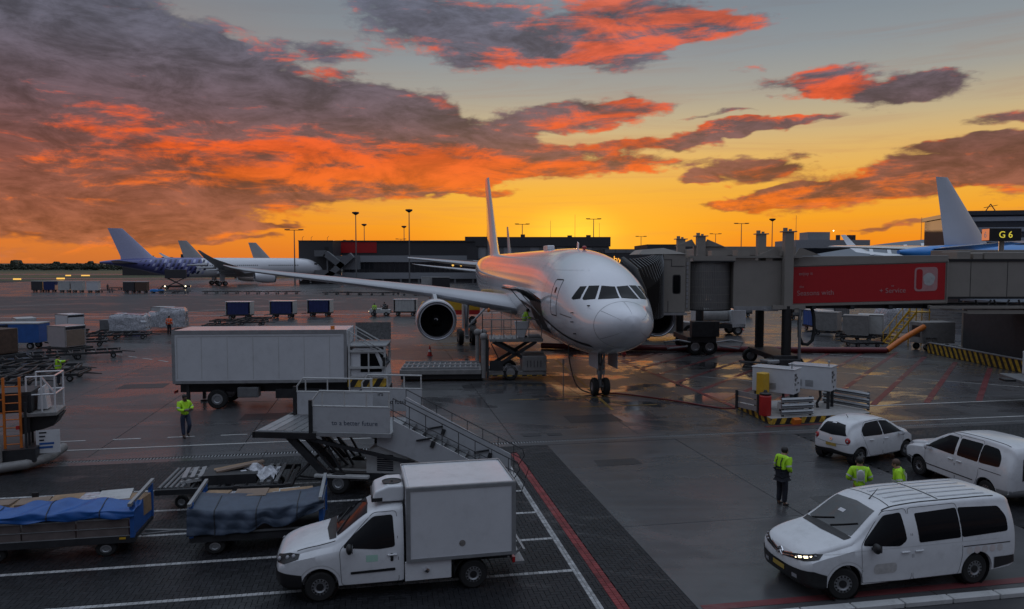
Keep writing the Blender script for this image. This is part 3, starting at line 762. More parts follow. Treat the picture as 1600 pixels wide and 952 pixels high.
def airliner(name, label, cat, loc, rz, S, group=None):
    root = thing(name, label, cat, (*loc, 0), rz, group)
    prof = S['prof']; ds = [p[0] for p in prof]; n = S.get('n', 40)
    L = ds[-1]; st = []
    k = S.get('stations', 60)
    for i in range(k + 1):
        u = i / k; st.append(L * (u * u * .75 + u * .25) if u < .5 else None)
    st = sorted(set([x for x in st if x is not None] + [L * (.3125 + .6875 * (i / (k * .5))) for i in range(int(k * .5) + 1)] + ds[:5]))
    mb = MB(); rings = []
    for d in st:
        zt, zb, w = (spline(ds, [p[j] for p in prof], d) for j in (1, 2, 3))
        zc, h = (zt + zb) / 2, (zt - zb) / 2
        rings.append([(-d, w * math.sin(2 * PI * i / n), zc + h * math.cos(2 * PI * i / n)) for i in range(n)])
    mb.loft(rings); skin = Skin(mb)
    fm = S.get('body', 'aircraft'); f = mb.build('fuselage', fm, root, 60)
    if S.get('aft'):
        f.data.materials.append(MT[S['aft'][1]])
        for p in f.data.polygons:
            if p.center.x < -S['aft'][0] + .8 * (p.center.z - 6): p.material_index = 1
    for side in (1, -1):
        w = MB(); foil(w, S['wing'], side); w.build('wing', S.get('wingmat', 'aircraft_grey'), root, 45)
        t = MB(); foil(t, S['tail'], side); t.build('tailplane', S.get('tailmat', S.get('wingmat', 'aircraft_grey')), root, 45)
        ey, ed, ez, er, el = S['engine']
        e = MB(); c = (-ed, side * ey, ez)
        e.lathe([(-.02 * el, er * .80), (0, er * .88), (.03 * el, er * .95), (.10 * el, er * .995), (.3 * el, er * 1.02), (.6 * el, er * .98), (.85 * el, er * .82), (el, er * .66), (el * .98, er * .6)], c, (-1, 0, 0), 40)
        eo = e.build('engine', S.get('engmat', 'aircraft_grey'), root, 50)
        l = MB(); l.lathe([(.05 * el, er * .80), (.01 * el, er * .83), (-.035 * el, er * .88), (-.04 * el, er * .915), (-.03 * el, er * .945), (.035 * el, er * .966)], c, (-1, 0, 0), 40); l.build('intake_lip', 'lip', eo, 60)
        i2 = MB(); i2.lathe([(0.02 * el, er * .84), (.1 * el, er * .82), (.26 * el, er * .84)], c, (-1, 0, 0), 40); i2.build('intake_duct', 'dark', eo, 60)
        fb = MB(); nb = S.get('blades', 0)
        fb.lathe([(.27 * el, .01), (.27 * el, er * .84)], c, (-1, 0, 0), 40)
        for b in range(nb):
            a = 2 * PI * b / nb; a2 = a + .16
            p = [(.22 * el, .3 * er, a), (.19 * el, .82 * er, a + .12), (.25 * el, .82 * er, a2 + .14), (.25 * el, .3 * er, a2)]
            fb.add([(-ed - q, side * ey + r * math.cos(t2), ez + r * math.sin(t2)) for q, r, t2 in p], [(0, 1, 2, 3)])
        fb.build('fan', 'dark', eo)
        sp = MB(); sp.lathe([(.11 * el, .01), (.14 * el, er * .13), (.2 * el, er * .26), (.26 * el, er * .31)], c, (-1, 0, 0), 20); so_ = sp.build('spinner', 'black', eo, 60)
        if nb:
            q = MB(); L_ = []
            for j in range(25):
                a = j / 24 * 2 * PI * 1.15; r = er * (.03 + .12 * j / 24); x = -ed - el * (.115 + .07 * (j / 24)) + .05
                for rr in (r, r + er * .032): L_.append((x, side * ey + rr * math.cos(a), ez + rr * math.sin(a)))
            q.add(L_, [(2 * j, 2 * j + 1, 2 * j + 3, 2 * j + 2) for j in range(24)]); q.build('spiral_mark', 'white_flat', eo)
        py = MB()
        zw = S.get('pylon', 1.0)
        py.loft([[(-ed - .25 * el, side * ey - .12, ez + er * .92), (-ed - .25 * el, side * ey + .12, ez + er * .92), (-ed - el * 1.5, side * ey + .2, ez + er * .55), (-ed - el * 1.5, side * ey - .2, ez + er * .55)],
                 [(-ed - .62 * el, side * ey - .12, ez + er + zw * .62), (-ed - .62 * el, side * ey + .12, ez + er + zw * .62), (-ed - el * 1.9, side * ey + .2, ez + er + zw * .6), (-ed - el * 1.9, side * ey - .2, ez + er + zw * .6)]])
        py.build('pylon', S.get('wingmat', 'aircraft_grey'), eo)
        # main gear
        md, mt, mr, nw = S['maingear']; zt = S['gearz']
        g = MB(); g.cyl((-md, side * mt, mr * .9), (-md, side * mt, zt), .17, .22, 12); g.cyl((-md, side * mt, mr + .7), (-md, side * (mt - 1.9), zt - .15), .09, n=8); g.cyl((-md + .1, side * mt, mr + .9), (-md + 1.6, side * mt, zt), .07, n=8)
        g.bar((-md - mr * 1.25, side * mt, mr), (-md + mr * 1.25, side * mt, mr), .22, .26)
        g.box(-md - .75, -md + .75, side * (mt + .32) - .03, side * (mt + .32) + .03, mr + .75, zt)
        go = g.build('main_gear', S.get('gearmat', 'aircraft_grey'), root, 40)
        for dx in ([-1.2, 1.2] if nw == 4 else [0]):
            for dy in (-.55, .55): wheel(go, (-md + dx * mr, side * mt + dy, mr), mr, .42)
    if S.get('fin'):
        fi = MB(); foil(fi, S['fin'], vertical=True); fi.build('fin', S.get('finmat', fm), root, 45)
    nd_, nr = S['nosegear']; zt = spline(ds, [p[2] for p in prof], nd_) + .3
    g = MB(); g.cyl((-nd_, 0, nr), (-nd_ - .1, 0, zt), .10, .15, 12); g.cyl((-nd_, 0, nr * 1.6), (-nd_ + .9, 0, zt), .06, n=8); g.cyl((-nd_, -.32, nr), (-nd_, .32, nr), .08, n=8)
    g.bar((-nd_ + .12, -.2, 1.25), (-nd_ + .12, .2, 1.25), .2, .2); g.cyl((-nd_ + .2, -.13, 1.55), (-nd_ + .2, .13, 1.55), .16, n=10); g.bar((-nd_ - .1, 0, 1.0), (-nd_ - .32, 0, 1.35), .08); g.bar((-nd_ - .32, 0, 1.35), (-nd_ - .1, 0, 1.7), .08)
    g.tube([(-nd_ + .12, .15, zt), (-nd_ + .2, .2, 1.6), (-nd_ + .1, .14, .9)], .02); g.tube([(-nd_ + .12, -.15, zt), (-nd_ + .2, -.2, 1.7), (-nd_ + .1, -.14, .9)], .02)
    go = g.build('nose_gear', 'galv', root, 40)
    for s in (-1, 1):
        wheel(go, (-nd_, s * .3, nr), nr, .30)
        d = MB(); d.cbox((-nd_ + .55, s * .52, zt - .48), (1.7, .04, .85)); d.build('gear_door', 'aircraft_grey', root, bevel=.01)
    return root, skin

PROF767 = [(0, 4.30, 4.18, .03), (.12, 4.58, 3.92, .38), (.45, 4.80, 3.55, .85), (1.0, 5.02, 3.22, 1.25), (1.65, 5.22, 2.93, 1.55), (2.1, 5.38, 2.78, 1.72), (2.75, 5.82, 2.6, 1.92), (3.4, 6.28, 2.46, 2.08), (4.3, 6.78, 2.32, 2.25), (5.4, 7.16, 2.2, 2.38), (6.8, 7.48, 2.12, 2.47), (8.5, 7.70, 2.08, 2.51), (11, 7.86, 2.06, 2.515), (14, 7.9, 2.06, 2.515), (38, 7.9, 2.06, 2.515), (43, 7.9, 2.85, 2.45), (49, 7.88, 4.1, 2.05), (55, 7.7, 5.6, 1.3), (60, 7.3, 6.5, .5), (61.2, 7.15, 6.75, .2)]
S767 = dict(prof=PROF767, stations=90, n=56, wing=[(1.2, 18.6, 11.2, 3.6, .13), (2.6, 19.4, 10.2, 3.85, .13), (7.9, 22.6, 7.2, 4.72, .12), (14, 26.4, 5.4, 5.42, .11), (20, 30.1, 3.9, 6.05, .10), (23.2, 32.1, 3.1, 6.4, .10), (24.6, 33.9, 2.0, 6.6, .08), (25.6, 35.6, .8, 6.8, .08)],
            tail=[(.8, 52.5, 6.6, 6.7, .1), (2.0, 53.4, 5.9, 6.8, .1), (9.3, 58.2, 2.3, 7.6, .09)], fin=[(7.5, 44.5, 9.6, .1), (8.3, 46.0, 8.6, .1), (16.9, 53.6, 3.6, .09)],
            engine=(7.9, 18.6, 3.05, 1.42, 4.6), blades=36, maingear=(31.7, 4.65, .62, 4), gearz=3.5, nosegear=(5.5, .47), pylon=.42, wingmat='aircraft_grey', engmat='aircraft', finmat='aircraft')
jet, skin = airliner('airliner', 'white twin jet parked nose-on at the gate with its forward cargo door open', 'airplane', (5.5, 33.4), R(-81.2), S767)
# cockpit glazing, cast outward from a point inside the flight deck
def cock(phi, z): a = R(phi); return (-5.2, 0, z), (math.cos(a), -math.sin(a), 0)
panes = [[(1.3, 5.34), (1.3, 5.82), (16.4, 5.86), (19.0, 5.28)], [(22.4, 5.28), (19.6, 5.86), (32.6, 5.84), (36.0, 5.28), (34, 5.22)], [(39.4, 5.26), (36.0, 5.82), (46.0, 5.80), (53.5, 5.26), (50, 5.20)]]
for sg in (1, -1):
    for pn in panes:
        pl = [(sg * a, b) for a, b in pn]
        cx = sum(p[0] for p in pl) / len(pl); cz = sum(p[1] for p in pl) / len(pl)
        m = MB(); skin.patch(m, [(cx + (a - cx) * 1.05, cz + (b - cz) * 1.10) for a, b in pl], cock, .006, 10, 6, out=True); fr = m.build('window_frame', 'seam', jet, 60)
        m = MB(); skin.patch(m, rounded(pl, .06, 2) if False else pl, cock, .014, 10, 6, out=True); m.build('pane', 'glass', fr, 60)
# radome joint, lightning strips
m = MB()
def rad(phi, th): a, t = R(phi), R(th); return (-1.75, 0, 4.1), (math.cos(t), math.sin(t) * math.cos(a), math.sin(t) * math.sin(a))
skin.seam(m, [(a, 78) for a in range(0, 361, 12)], rad, 1.1, .006, 2, out=True)
for a in (90, 210, 330, 30, 150): skin.seam(m, [(a, 20), (a, 76)], lambda p, t: rad(p, t), .8, .006, 8, out=True)
m.build('radome_seam', 'steel', jet)
sb = lambda x, z: ((x, -9, z), (0, 1, 0))
pt = lambda x, z: ((x, 9, z), (0, -1, 0))
top_cast = lambda x, y: ((x, y, 14), (0, 0, -1))
def dlocal(poly): return [(-a, b) for a, b in poly]
for fn in (sb, pt):
    m = MB(); skin.seam(m, rounded(dlocal([(5.5, 4.25), (5.5, 6.12), (6.6, 6.12), (6.6, 4.25)]), .15), fn, .06, .008, 10, close=True)
    d = m.build('door_seam', 'seam', jet)
m = MB(); skin.patch(m, rounded(dlocal([(5.9, 5.42), (5.9, 5.72), (6.15, 5.72), (6.15, 5.42)]), .08), sb, .012, 4, 3); m.build('door_window', 'glass', jet)
m = MB(); skin.seam(m, dlocal([(16, 4.5), (13, 4.3), (10, 4.02), (8, 3.7), (6.5, 3.4), (5, 3.14), (3.8, 3.0), (2.8, 2.95)]), sb, .17, .010, 16); m.build('cheatline', 'black', jet)
for k in range(16): m = MB(); dd = 9.2 + k * 1.5; skin.seam(m, [(-dd, -2.1), (-dd, -1.2), (-dd, 0), (-dd, 1.2), (-dd, 2.1)], top_cast, .035, .006, 5); m.build('frame_joint', 'aircraft_grey', jet)  # grey rings drawn on the crown for its reflected light and dark bands
m = MB()
for d in (8.3, 11, 13.7): skin.seam(m, [(-d, 3.0), (-d, 4.2), (-d, 5.4), (-d, 6.6), (-d, 7.3)], sb, .018, .006, 8)
for z, a, b in ((6.62, 3.6, 8.3), (4.5, 8.3, 16)): skin.seam(m, [(-a, z), (-b, z)], sb, .015, .006, 12)
m.build('skin_seam', 'aircraft_grey', jet)
for x, z in ((-3.2, 4.55), (-3.2, 4.1), (-3.35, 3.5), (-2.3, 4.95)):
    p = skin.hit((x, -9, z), (0, 1, 0), .0)
    if p: m = MB(); m.bar(p, p + Vector((-.05, -.14, 0)), .03, .05); m.bar(p + Vector((0, -.14, 0)), p + Vector((.16, -.14, 0)), .025); m.build('air_probe', 'dark', jet)
m = MB(); skin.patch(m, dlocal([(3.35, 4.27), (3.35, 4.31), (4.9, 4.42), (4.9, 4.37)]), sb, .008, 8, 1); m.build('small_lettering', 'steel', jet)
# crown aerials
m = MB()
m.cbox((-19, 0, 8.05), (1.6, .5, .34)); m.build('crown_aerial', 'aircraft', jet, bevel=.05)
m = MB(); m.cbox((-10.5, 0, 8.02), (.35, .04, .38), ry=.3); m.build('blade_aerial', 'aircraft', jet)
m = MB(); m.ball((-9.0, 0, 7.86), (.14, .14, .12)); m.build('beacon', 'redlens', jet, 60)
# forward hold opening, its inner shade painted as a black skin patch; door swung up and out
m = MB(); skin.patch(m, dlocal([(9.1, 3.0), (9.1, 4.75), (12.6, 4.75), (12.6, 3.0)]), sb, .012, 10, 8); hold = m.build('cargo_opening', 'black', jet)
m = MB(); skin.seam(m, dlocal([(9.05, 2.96), (9.05, 4.8), (12.65, 4.8), (12.65, 2.96)]), sb, .07, .018, 6, close=True); m.build('sill_frame', 'galv', hold)
m = MB()
def cd(u, v):
    a = R(12 + 30 * v); y = -2.45 - 1.75 * v; z = 4.78 + .62 * math.sin(v * 2.0) + .18 * v
    return (-9.1 - 3.5 * u, y, z)
m.grid(10, 8, cd); m.grid(10, 8, lambda u, v: tuple(Vector(cd(u, v)) + Vector((0, -.03, .12))))
o = m.build('cargo_door', 'aircraft', jet, 50)
m = MB()
for i in range(6):
    u = i / 5; m.tube([Vector(cd(u, v / 6)) + Vector((0, 0, -.06)) for v in range(7)], .05, 5)
m.tube([Vector(cd(v / 6, 1)) + Vector((0, 0, -.02)) for v in range(7)], .06, 5); m.build('door_rib', 'dark', o)
for u in (.04, .96):
    q = Vector(cd(u, .8)); m = MB(); m.cyl(q, (q.x, -2.5, 4.0), .03, n=6); m.build('door_strut', 'galv', o)
# slats and flap fairings on the wing in view
for y in (4.5, 10.5, 15, 19):
    m = MB()
    z = 3.85 + (y - 2.6) * .13; m.loft([[(-(19.4 + (y - 2.6) * .62) - 5.5 - .2, -y + a, z - .35 + b) for a, b in ((-.16, 0), (0, .3), (.16, 0), (0, -.25))], [(-(19.4 + (y - 2.6) * .62) - 8.6, -y + a * .4, z - .3 + b * .4) for a, b in ((-.16, 0), (0, .3), (.16, 0), (0, -.25))]])
    m.build('flap_fairing', 'aircraft_grey', jet, 40)

# ------------------------------------------------------------------ the long jet across the apron with the checked tail
PROF350 = [(0, 4.6, 4.4, .05), (.4, 5.25, 3.8, .6), (1.2, 6.0, 3.3, 1.25), (2.4, 7.0, 2.9, 1.85), (4, 7.9, 2.65, 2.4), (6, 8.4, 2.55, 2.8), (9, 8.6, 2.5, 2.98), (14, 8.62, 2.5, 2.98), (42, 8.62, 2.5, 2.98), (48, 8.6, 3.0, 2.9), (56, 8.4, 4.9, 2.2), (63, 7.9, 6.4, 1.0), (66.5, 7.4, 6.9, .3)]
S350 = dict(prof=PROF350, stations=50, n=32, wing=[(1.5, 21, 13.5, 3.6, .12), (3, 22.5, 11.8, 3.8, .12), (10.5, 28, 8, 5.0, .11), (20, 34.5, 5.2, 6.5, .10), (27, 39.3, 3.2, 7.6, .09), (29.6, 41.6, 2.4, 8.3, .08), (31.0, 43.6, 1.5, 9.3, .07), (31.8, 45.4, .7, 10.4, .06)],
            tail=[(.8, 56, 7, 6.8, .1), (9.6, 62, 2.6, 7.6, .09)], fin=[(7.8, 49.5, 11.5, .1), (9.0, 52.5, 8.6, .1), (17.1, 60.4, 3.8, .09)], engine=(10.4, 19.6, 2.75, 1.95, 6.0), maingear=(34, 5.3, .7, 4), gearz=3.6, nosegear=(4.6, .5), aft=(40, 'indigo'), wingmat='aircraft_grey', tailmat='deepindigo', engmat='aircraft', finmat='lilac')
far_jet, sk3 = airliner('airliner', 'long white jet across the apron with an indigo chequered rear fuselage', 'airplane', (-64, 251), R(34), S350)
m = MB()
for i in range(48):
    d = 9.5 + i * .62
    if 19 < d < 22: continue
    q = [(-(d), 6.05), (-d, 6.4), (-(d + .28), 6.4), (-(d + .28), 6.05)]; sk3.patch(m, q, sb, .02, 1, 1)
struct(m.build('cabin_window', 'glass', far_jet), 'stuff')
m = MB(); sk3.patch(m, [(-3.9, 6.45), (-3.6, 7.0), (-2.2, 6.75), (-2.5, 6.4)], sb, .02, 5, 2); m.build('windscreen', 'glass', far_jet)
m = MB(); m2 = MB()
for r in range(4):
    for c in range(17):
        d = 37.2 + c * 1.35 + r * .62; z = 7.55 - r * 1.15
        if d > 57 - r or z - .9 < spline([p[0] for p in PROF350], [p[2] for p in PROF350], d) + .3: continue
        k = 1.0 if c < 11 else max(.25, 1 - (c - 10) * .13)
        w, h = .62 * k, .95 * k
        sk3.patch(m if (c + r) % 3 else m2, [(-d - w * .9, z - h / 2), (-d - w * .9 + .5, z + h / 2), (-d + w * .2 + .5, z + h / 2), (-d + w * .2, z - h / 2)], sb, .03, 3, 2)
struct(m.build('dark_check', 'deepindigo', far_jet), 'stuff'); struct(m2.build('pale_check', 'lilac', far_jet), 'stuff')
m = MB(); sk3.seam(m, dlocal([(48.5, 5.4), (48.5, 7.2), (49.6, 7.2), (49.6, 5.4)]), sb, .12, .05, 2, close=True); m.build('door_outline', 'lilac', far_jet)
for y in (7, 13, 18, 23):
    m = MB()
    z = 3.8 + (y - 3) * .16; m.loft([[(-(22.5 + (y - 3) * .71) - 5 - .2, -y + a, z - .5 + b) for a, b in ((-.3, 0), (0, .5), (.3, 0), (0, -.45))], [(-(22.5 + (y - 3) * .71) - 10.5, -y + a * .3, z - .6 + b * .3) for a, b in ((-.3, 0), (0, .5), (.3, 0), (0, -.45))]])
    m.build('flap_fairing', 'aircraft_grey', far_jet, 40)

# ------------------------------------------------------------------ jets of which little more than a tail shows
def scaled(prof, a): return [(d * a, zt * a, zb * a, w * a) for d, zt, zb, w in prof]
SBG = dict(S767, stations=34, n=24, prof=[(d, zt, zb, w) for d, zt, zb, w in PROF767], blades=0, wingmat='aircraft_grey', finmat='aircraft_grey', engmat='aircraft_grey')
bg1, _ = airliner('airliner', 'jet behind the chequered one, only its pale tall fin showing above that roof', 'airplane', (-98, 356), R(30), SBG)
bg2 = dup(bg1, (-78, 388, 0), R(28), 'jet whose small pale fin shows over the white forward half of the long jet')
bg3, _ = airliner('airliner', 'jet hidden behind the gate jet with its narrow fin edge-on beside that tail', 'airplane', (4.5, 150), R(-84), dict(SBG, stations=30))
SKL = dict(SBG, body='klm', fin=[(7.5, 46.4, 7.6, .1), (14.9, 53.9, 1.9, .09)], finmat='finpale', wingmat='aircraft', tailmat='aircraft', tail=[(.8, 50.5, 6.6, 7.3, .1), (2.0, 51.6, 5.9, 7.35, .1), (10.3, 57.4, 2.4, 7.75, .09)],
           wing=[(1.5, 19, 11, 3.6, .12), (10, 26, 6.4, 5.2, .11), (24, 36, 2.8, 7.4, .10), (25.2, 37.2, 1.9, 8.2, .08), (25.9, 38.7, 1.1, 9.9, .08)])
blue, _ = airliner('airliner', 'jet with a sky blue upper body and plain pale fin standing behind the gate sign', 'airplane', (114.2, 122.4), R(25), SKL)
blue.scale = (1.2, 1.2, 1.2)
# ------------------------------------------------------------------ road vehicles  (local: +x forward, +y to the left side, origin on the ground between the axles)
def shell_mb(st, n=64):
    xs = [s[0] for s in st][::-1]; P = [[s[j] for s in st][::-1] for j in range(1, 8)]
    mb = MB(); rings = []
    grid = sorted(set(xs + [xs[0] + (xs[-1] - xs[0]) * i / n for i in range(n + 1)]))
    for x in grid:
        zb, zs, zt, wb, ws, wr, rr = (spline(xs, p, x) for p in P)
        rr = min(rr, (zt - zs) * .6)
        h = [(0, zb), (wb * .55, zb), (wb * .9, zb + .012), (wb, zb + .07)]
        for k in range(1, 6):
            t = k / 5; h.append((wb + (ws - wb) * t + .022 * math.sin(PI * t) * min(1, wb), zb + .07 + (zs - zb - .07) * t))
        top = zt - rr
        for k in range(1, 6):
            t = k / 5; h.append((ws + (wr - ws) * t + .03 * math.sin(PI * t) * min(1, (zt - zs) * 1.5), zs + (top - zs) * t))
        for k in range(1, 5):
            a = k / 4 * PI / 2; h.append((wr - rr * 1.15 * (1 - math.cos(a)), top + rr * .86 * math.sin(a)))
        wl = h[-1][0]
        for k in range(1, 4): h.append((wl * (1 - k / 3), zt - rr * .14 + rr * .14 * (1 - (1 - k / 3)**2)))
        ring = [(x, y, z) for y, z in h] + [(x, -y, z) for y, z in h[-2:0:-1]]
        rings.append(ring)
    mb.loft(rings); return mb
def carve(mb, name, m, par, cuts):
    """Cut the wheel arches out of a closed body (cuts: x, z, radius) and keep the result as the body mesh."""
    o = mb.build(name, m)
    cs = []
    for x, z, r, d in cuts:
        for s in (1, -1):
            c = MB(); c.cyl((x, s * d, z), (x, s * 1.4, z), r, n=28); k = c.build('cutter', 'black'); cs.append(k)
            b = o.modifiers.new('c', 'BOOLEAN'); b.operation = 'DIFFERENCE'; b.object = k; b.solver = 'EXACT'
    bpy.context.view_layer.update(); dg = bpy.context.evaluated_depsgraph_get()
    me = bpy.data.meshes.new_from_object(o.evaluated_get(dg)); me.name = name
    for k in cs: bpy.data.objects.remove(k)
    bpy.data.objects.remove(o)
    me.polygons.foreach_set('use_smooth', [True] * len(me.polygons)); me.set_sharp_from_angle(angle=R(38))
    me.materials.clear(); me.materials.append(MT[m])
    o = bpy.data.objects.new(name, me); COL.objects.link(o); o.parent = par; return o
def lside(s): return lambda x, z: ((x, s * 3, z), (0, -s, 0))
def top(x, y): return (x, y, 6), (0, 0, -1)
def around(x0):
    def f(phi, z): a = R(phi); return (x0, 0, z), (math.cos(a), math.sin(a), 0)
    return f
def strip_arch(sk, mb, s, x, z, r, w, off, a0=-8, a1=188):
    fn = lside(s); pts = [(x + r * math.cos(R(a)), z + r * math.sin(R(a))) for a in range(a0, a1 + 1, 7)]
    sk.seam(mb, pts, fn, w, off, 1); return mb
def mirror(par, x, y, z, s, m='black'):
    b = MB(); b.ball((x, s * (y + .13), z), (.07, .11, .11), 10, 8); b.bar((x, s * (y - .05), z - .05), (x, s * (y + .1), z - .02), .05)
    o = b.build('door_mirror', m, par, 60); g = MB(); g.cbox((x - .062, s * (y + .13), z), (.02, .15, .14)); g.build('mirror_glass', 'chrome', o); return o
def steel_wheel(par, c, s, r, w=.2, steer=0.0, alloy=False):
    o = wheel(par, c, r, w, n=28, rim='rim')
    m = MB(); y = s * w * .46
    if alloy:
        for k in range(5):
            a = 2 * PI * k / 5; m.bar((0, y, 0), (r * .6 * math.cos(a), y + s * .006, r * .6 * math.sin(a)), .075, .03)
        m.build('spoke', 'rim', o)
    else:
        for k in range(14):
            a = 2 * PI * k / 14; m.cyl((r * .46 * math.cos(a), y, r * .46 * math.sin(a)), (r * .46 * math.cos(a), y + s * .012, r * .46 * math.sin(a)), .022, n=8)
        m.cyl((0, y - s * .03, 0), (0, y + s * .004, 0), r * .24, n=14); struct(m.build('vent_hole', 'black', o), 'stuff')
    o.rotation_euler.z = steer; return o
def side_glass(sk, par, poly, s, name='side_window', r=.06):
    p = rounded(poly, r); m = MB(); sk.patch(m, p, lside(s), .006, 18, 6); o = m.build(name, 'glass', par, 60)
    return o
def door(sk, par, poly, s, hx, hz, m='seam'):
    b = MB(); sk.seam(b, rounded(poly, .08, 3), lside(s), .010, .003, 3, close=True); o = b.build('door', m, par)
    p = sk.hit((hx, s * 3, hz), (0, -s, 0), 0.0)
    if p:
        q = MB(); q.cbox(p + Vector((0, s * .025, 0)), (.20, .035, .035)); q.build('door_handle', 'white', o, bevel=.008)
    return o
def screen(sk, par, poly, name, off=.006): m = MB(); sk.patch(m, poly, top, off, 16, 14); return m.build(name, 'screen', par, 60)

# --- white passenger van
van = thing('van', 'white passenger van with lit headlamp and ribbed roof, standing closest to the kerb', 'van', (8.28, 16.25, 0), R(193.5))
ST_VAN = [(2.56, .44, .62, .76, .30, .32, .26, .08), (2.50, .33, .70, .90, .62, .66, .56, .10), (2.37, .27, .82, 1.00, .81, .85, .73, .12), (2.12, .24, .92, 1.08, .90, .92, .81, .12), (1.80, .24, .98, 1.15, .93, .945, .85, .12), (1.46, .24, 1.04, 1.22, .94, .95, .85, .11), (1.36, .24, 1.05, 1.27, .94, .95, .84, .11),
          (.62, .24, 1.08, 1.77, .94, .95, .74, .14), (.30, .24, 1.09, 1.85, .94, .95, .74, .14), (-.5, .24, 1.09, 1.89, .94, .95, .75, .14), (-1.9, .24, 1.09, 1.89, .94, .95, .75, .14), (-2.50, .28, 1.09, 1.87, .93, .94, .74, .14), (-2.66, .34, 1.09, 1.82, .90, .91, .71, .14), (-2.72, .42, 1.07, 1.68, .82, .83, .62, .14)]
mb = shell_mb(ST_VAN, 80); sk = Skin(mb)
carve(mb, 'body', 'white', van, [(1.64, .36, .41, .62), (-1.64, .36, .40, .62)])
for s in (1, -1):
    steel_wheel(van, (1.64, s * .80, .34), s, .34, steer=R(-14)); steel_wheel(van, (-1.64, s * .80, .34), s, .34)
    for x, r in ((1.64, .405), (-1.64, .395)): m = MB(); m.cyl((x, s * .6, .36), (x, s * .9, .36), r, n=24, caps=False); m.build('wheel_well', 'black', van)
    side_glass(sk, van, [(1.22, 1.12), (1.16, 1.2), (.60, 1.66), (.20, 1.70), (.16, 1.16), (.34, 1.05)], s, 'front_window')
    w = side_glass(sk, van, [(-.14, 1.08), (-.12, 1.66), (-1.2, 1.70), (-1.2, 1.10)], s, 'side_window', .05)
    side_glass(sk, van, [(-1.23, 1.10), (-1.23, 1.70), (-2.3, 1.66), (-2.45, 1.44), (-2.45, 1.14)], s, 'side_window', .07)
    door(sk, van, [(1.26, .34), (1.28, 1.1), (.62, 1.73), (.06, 1.77), (.04, .30)], s, .22, .92)
    door(sk, van, [(.0, .30), (.02, 1.77), (-1.22, 1.79), (-1.24, .74), (-1.16, .30)], s, -.12, .92)
    mirror(van, 1.02, .95, 1.1, s)
    m = MB(); sk.seam(m, [(-1.26, .9), (-2.5, .9)], lside(s), .02, .006, 8); m.build('slide_rail', 'seam', van)
    m = MB(); sk.patch(m, [(-2.09, .34), (-2.07, .60), (-2.62, .60), (-2.66, .42)], lside(s), .012, 6, 4); m.build('rear_corner_trim', 'black', van)
    m = MB(); sk.seam(m, [(2.1, .98), (1.5, 1.02), (.7, 1.02), (-.6, 1.01), (-2.2, 1.0)], lside(s), .006, .002, 10); m.build('shoulder_crease_shade', 'white_soiled', van)  # darker strip on the smooth flank paints in a crease's shade
    m = MB(); strip_arch(sk, m, s, 1.64, .36, .47, .016, .003, 10, 150); m.build('arch_crease_shade', 'white_soiled', van)  # crease shade over the arch, painted as a darker strip
    ph = [(s * a, z) for a, z in [(23, .80), (24.5, .90), (46, .99), (54, .985), (50, .90), (36, .82)]]
    m = MB(); sk.patch(m, ph, around(1.5), .010, 10, 5, out=True); hl = m.build('headlamp', 'black', van, 60)
    if s == 1: m = MB(); sk.patch(m, [(25.5, .835), (26.5, .875), (43, .945), (42, .905)], around(1.5), .016, 8, 3, out=True); m.build('lit_lens', 'lamp_w', hl)
    for a, z, lit in ((28, .865, 1), (34, .885, 1), (40, .915, 1), (46, .945, 0)):
        p = sk.hit_out(*around(1.5)(s * a, z), .012)
        if p: m = MB(); m.ball(p, (.024, .042, .024), 10, 8); m.build('lamp', 'lens', hl, 60)
    m = MB(); sk.patch(m, [(s * a, z) for a, z in [(157, 1.05), (157, 1.5), (163, 1.5), (163, 1.05)]], around(-1.95), .012, 4, 5, out=True); m.build('tail_lamp', 'redlens', van)
    m = MB(); sk.patch(m, [(s * 22, .42), (s * 22, .50), (s * 29, .50), (s * 29, .42)], around(1.5), .02, 4, 3, out=True); m.build('fog_lamp', 'lens', van)
m = MB(); f = around(1.5); sk.patch(m, [(-58, .28), (-58, .58), (-46, .66), (-24, .62), (0, .61), (24, .62), (46, .66), (58, .58), (58, .28)], f, .016, 40, 8, out=True); m.build('front_bumper', 'black', van, 60)
m = MB(); sk.patch(m, [(-11, .47), (-11, .57), (11, .57), (11, .47)], f, .03, 8, 2, out=True); m.build('number_plate', 'plate', van)
m = MB()
for dz in (0, .055):
    sk.seam(m, [(-26, .86 + dz), (-8, .775 + dz), (-5, .775 + dz)], f, .016, .014, 8, out=True); sk.seam(m, [(26, .86 + dz), (8, .775 + dz), (5, .775 + dz)], f, .016, .014, 8, out=True)
m.build('grille_bar', 'chrome', van)
m = MB(); sk.patch(m, [(-26, .80), (-24, .90), (-7, .82), (7, .82), (24, .90), (26, .80), (7, .75), (-7, .75)], f, .006, 20, 4, out=True); m.build('grille', 'black', van, 60)
for dz in (0, .075):                                             # the two stacked chevrons of the maker's emblem
    m = MB()
    L_ = [sk.hit_out(*f(a, z + dz), .022) for a, z in ((-5.5, .745), (0, .80), (5.5, .745))]
    m.bar(L_[0], L_[1], .02, .038); m.bar(L_[1], L_[2], .02, .038); m.build('chevron_badge', 'chrome', van)
screen(sk, van, [(1.35, -.70), (1.40, -.3), (1.42, 0), (1.40, .3), (1.35, .70), (.70, .60), (.665, 0), (.70, -.60)], 'windscreen')
m = MB(); sk.patch(m, [(1.52, -.70), (1.57, 0), (1.52, .70), (1.37, .74), (1.435, 0), (1.37, -.74)], top, .010, 8, 12); m.build('scuttle', 'black', van)
m = MB(); pts = [sk.hit(*top(1.36 - .28 * t, .05 + .52 * t), .02) for t in (0, .5, 1)]; m.tube(pts, .012); m.build('wiper', 'black', van)
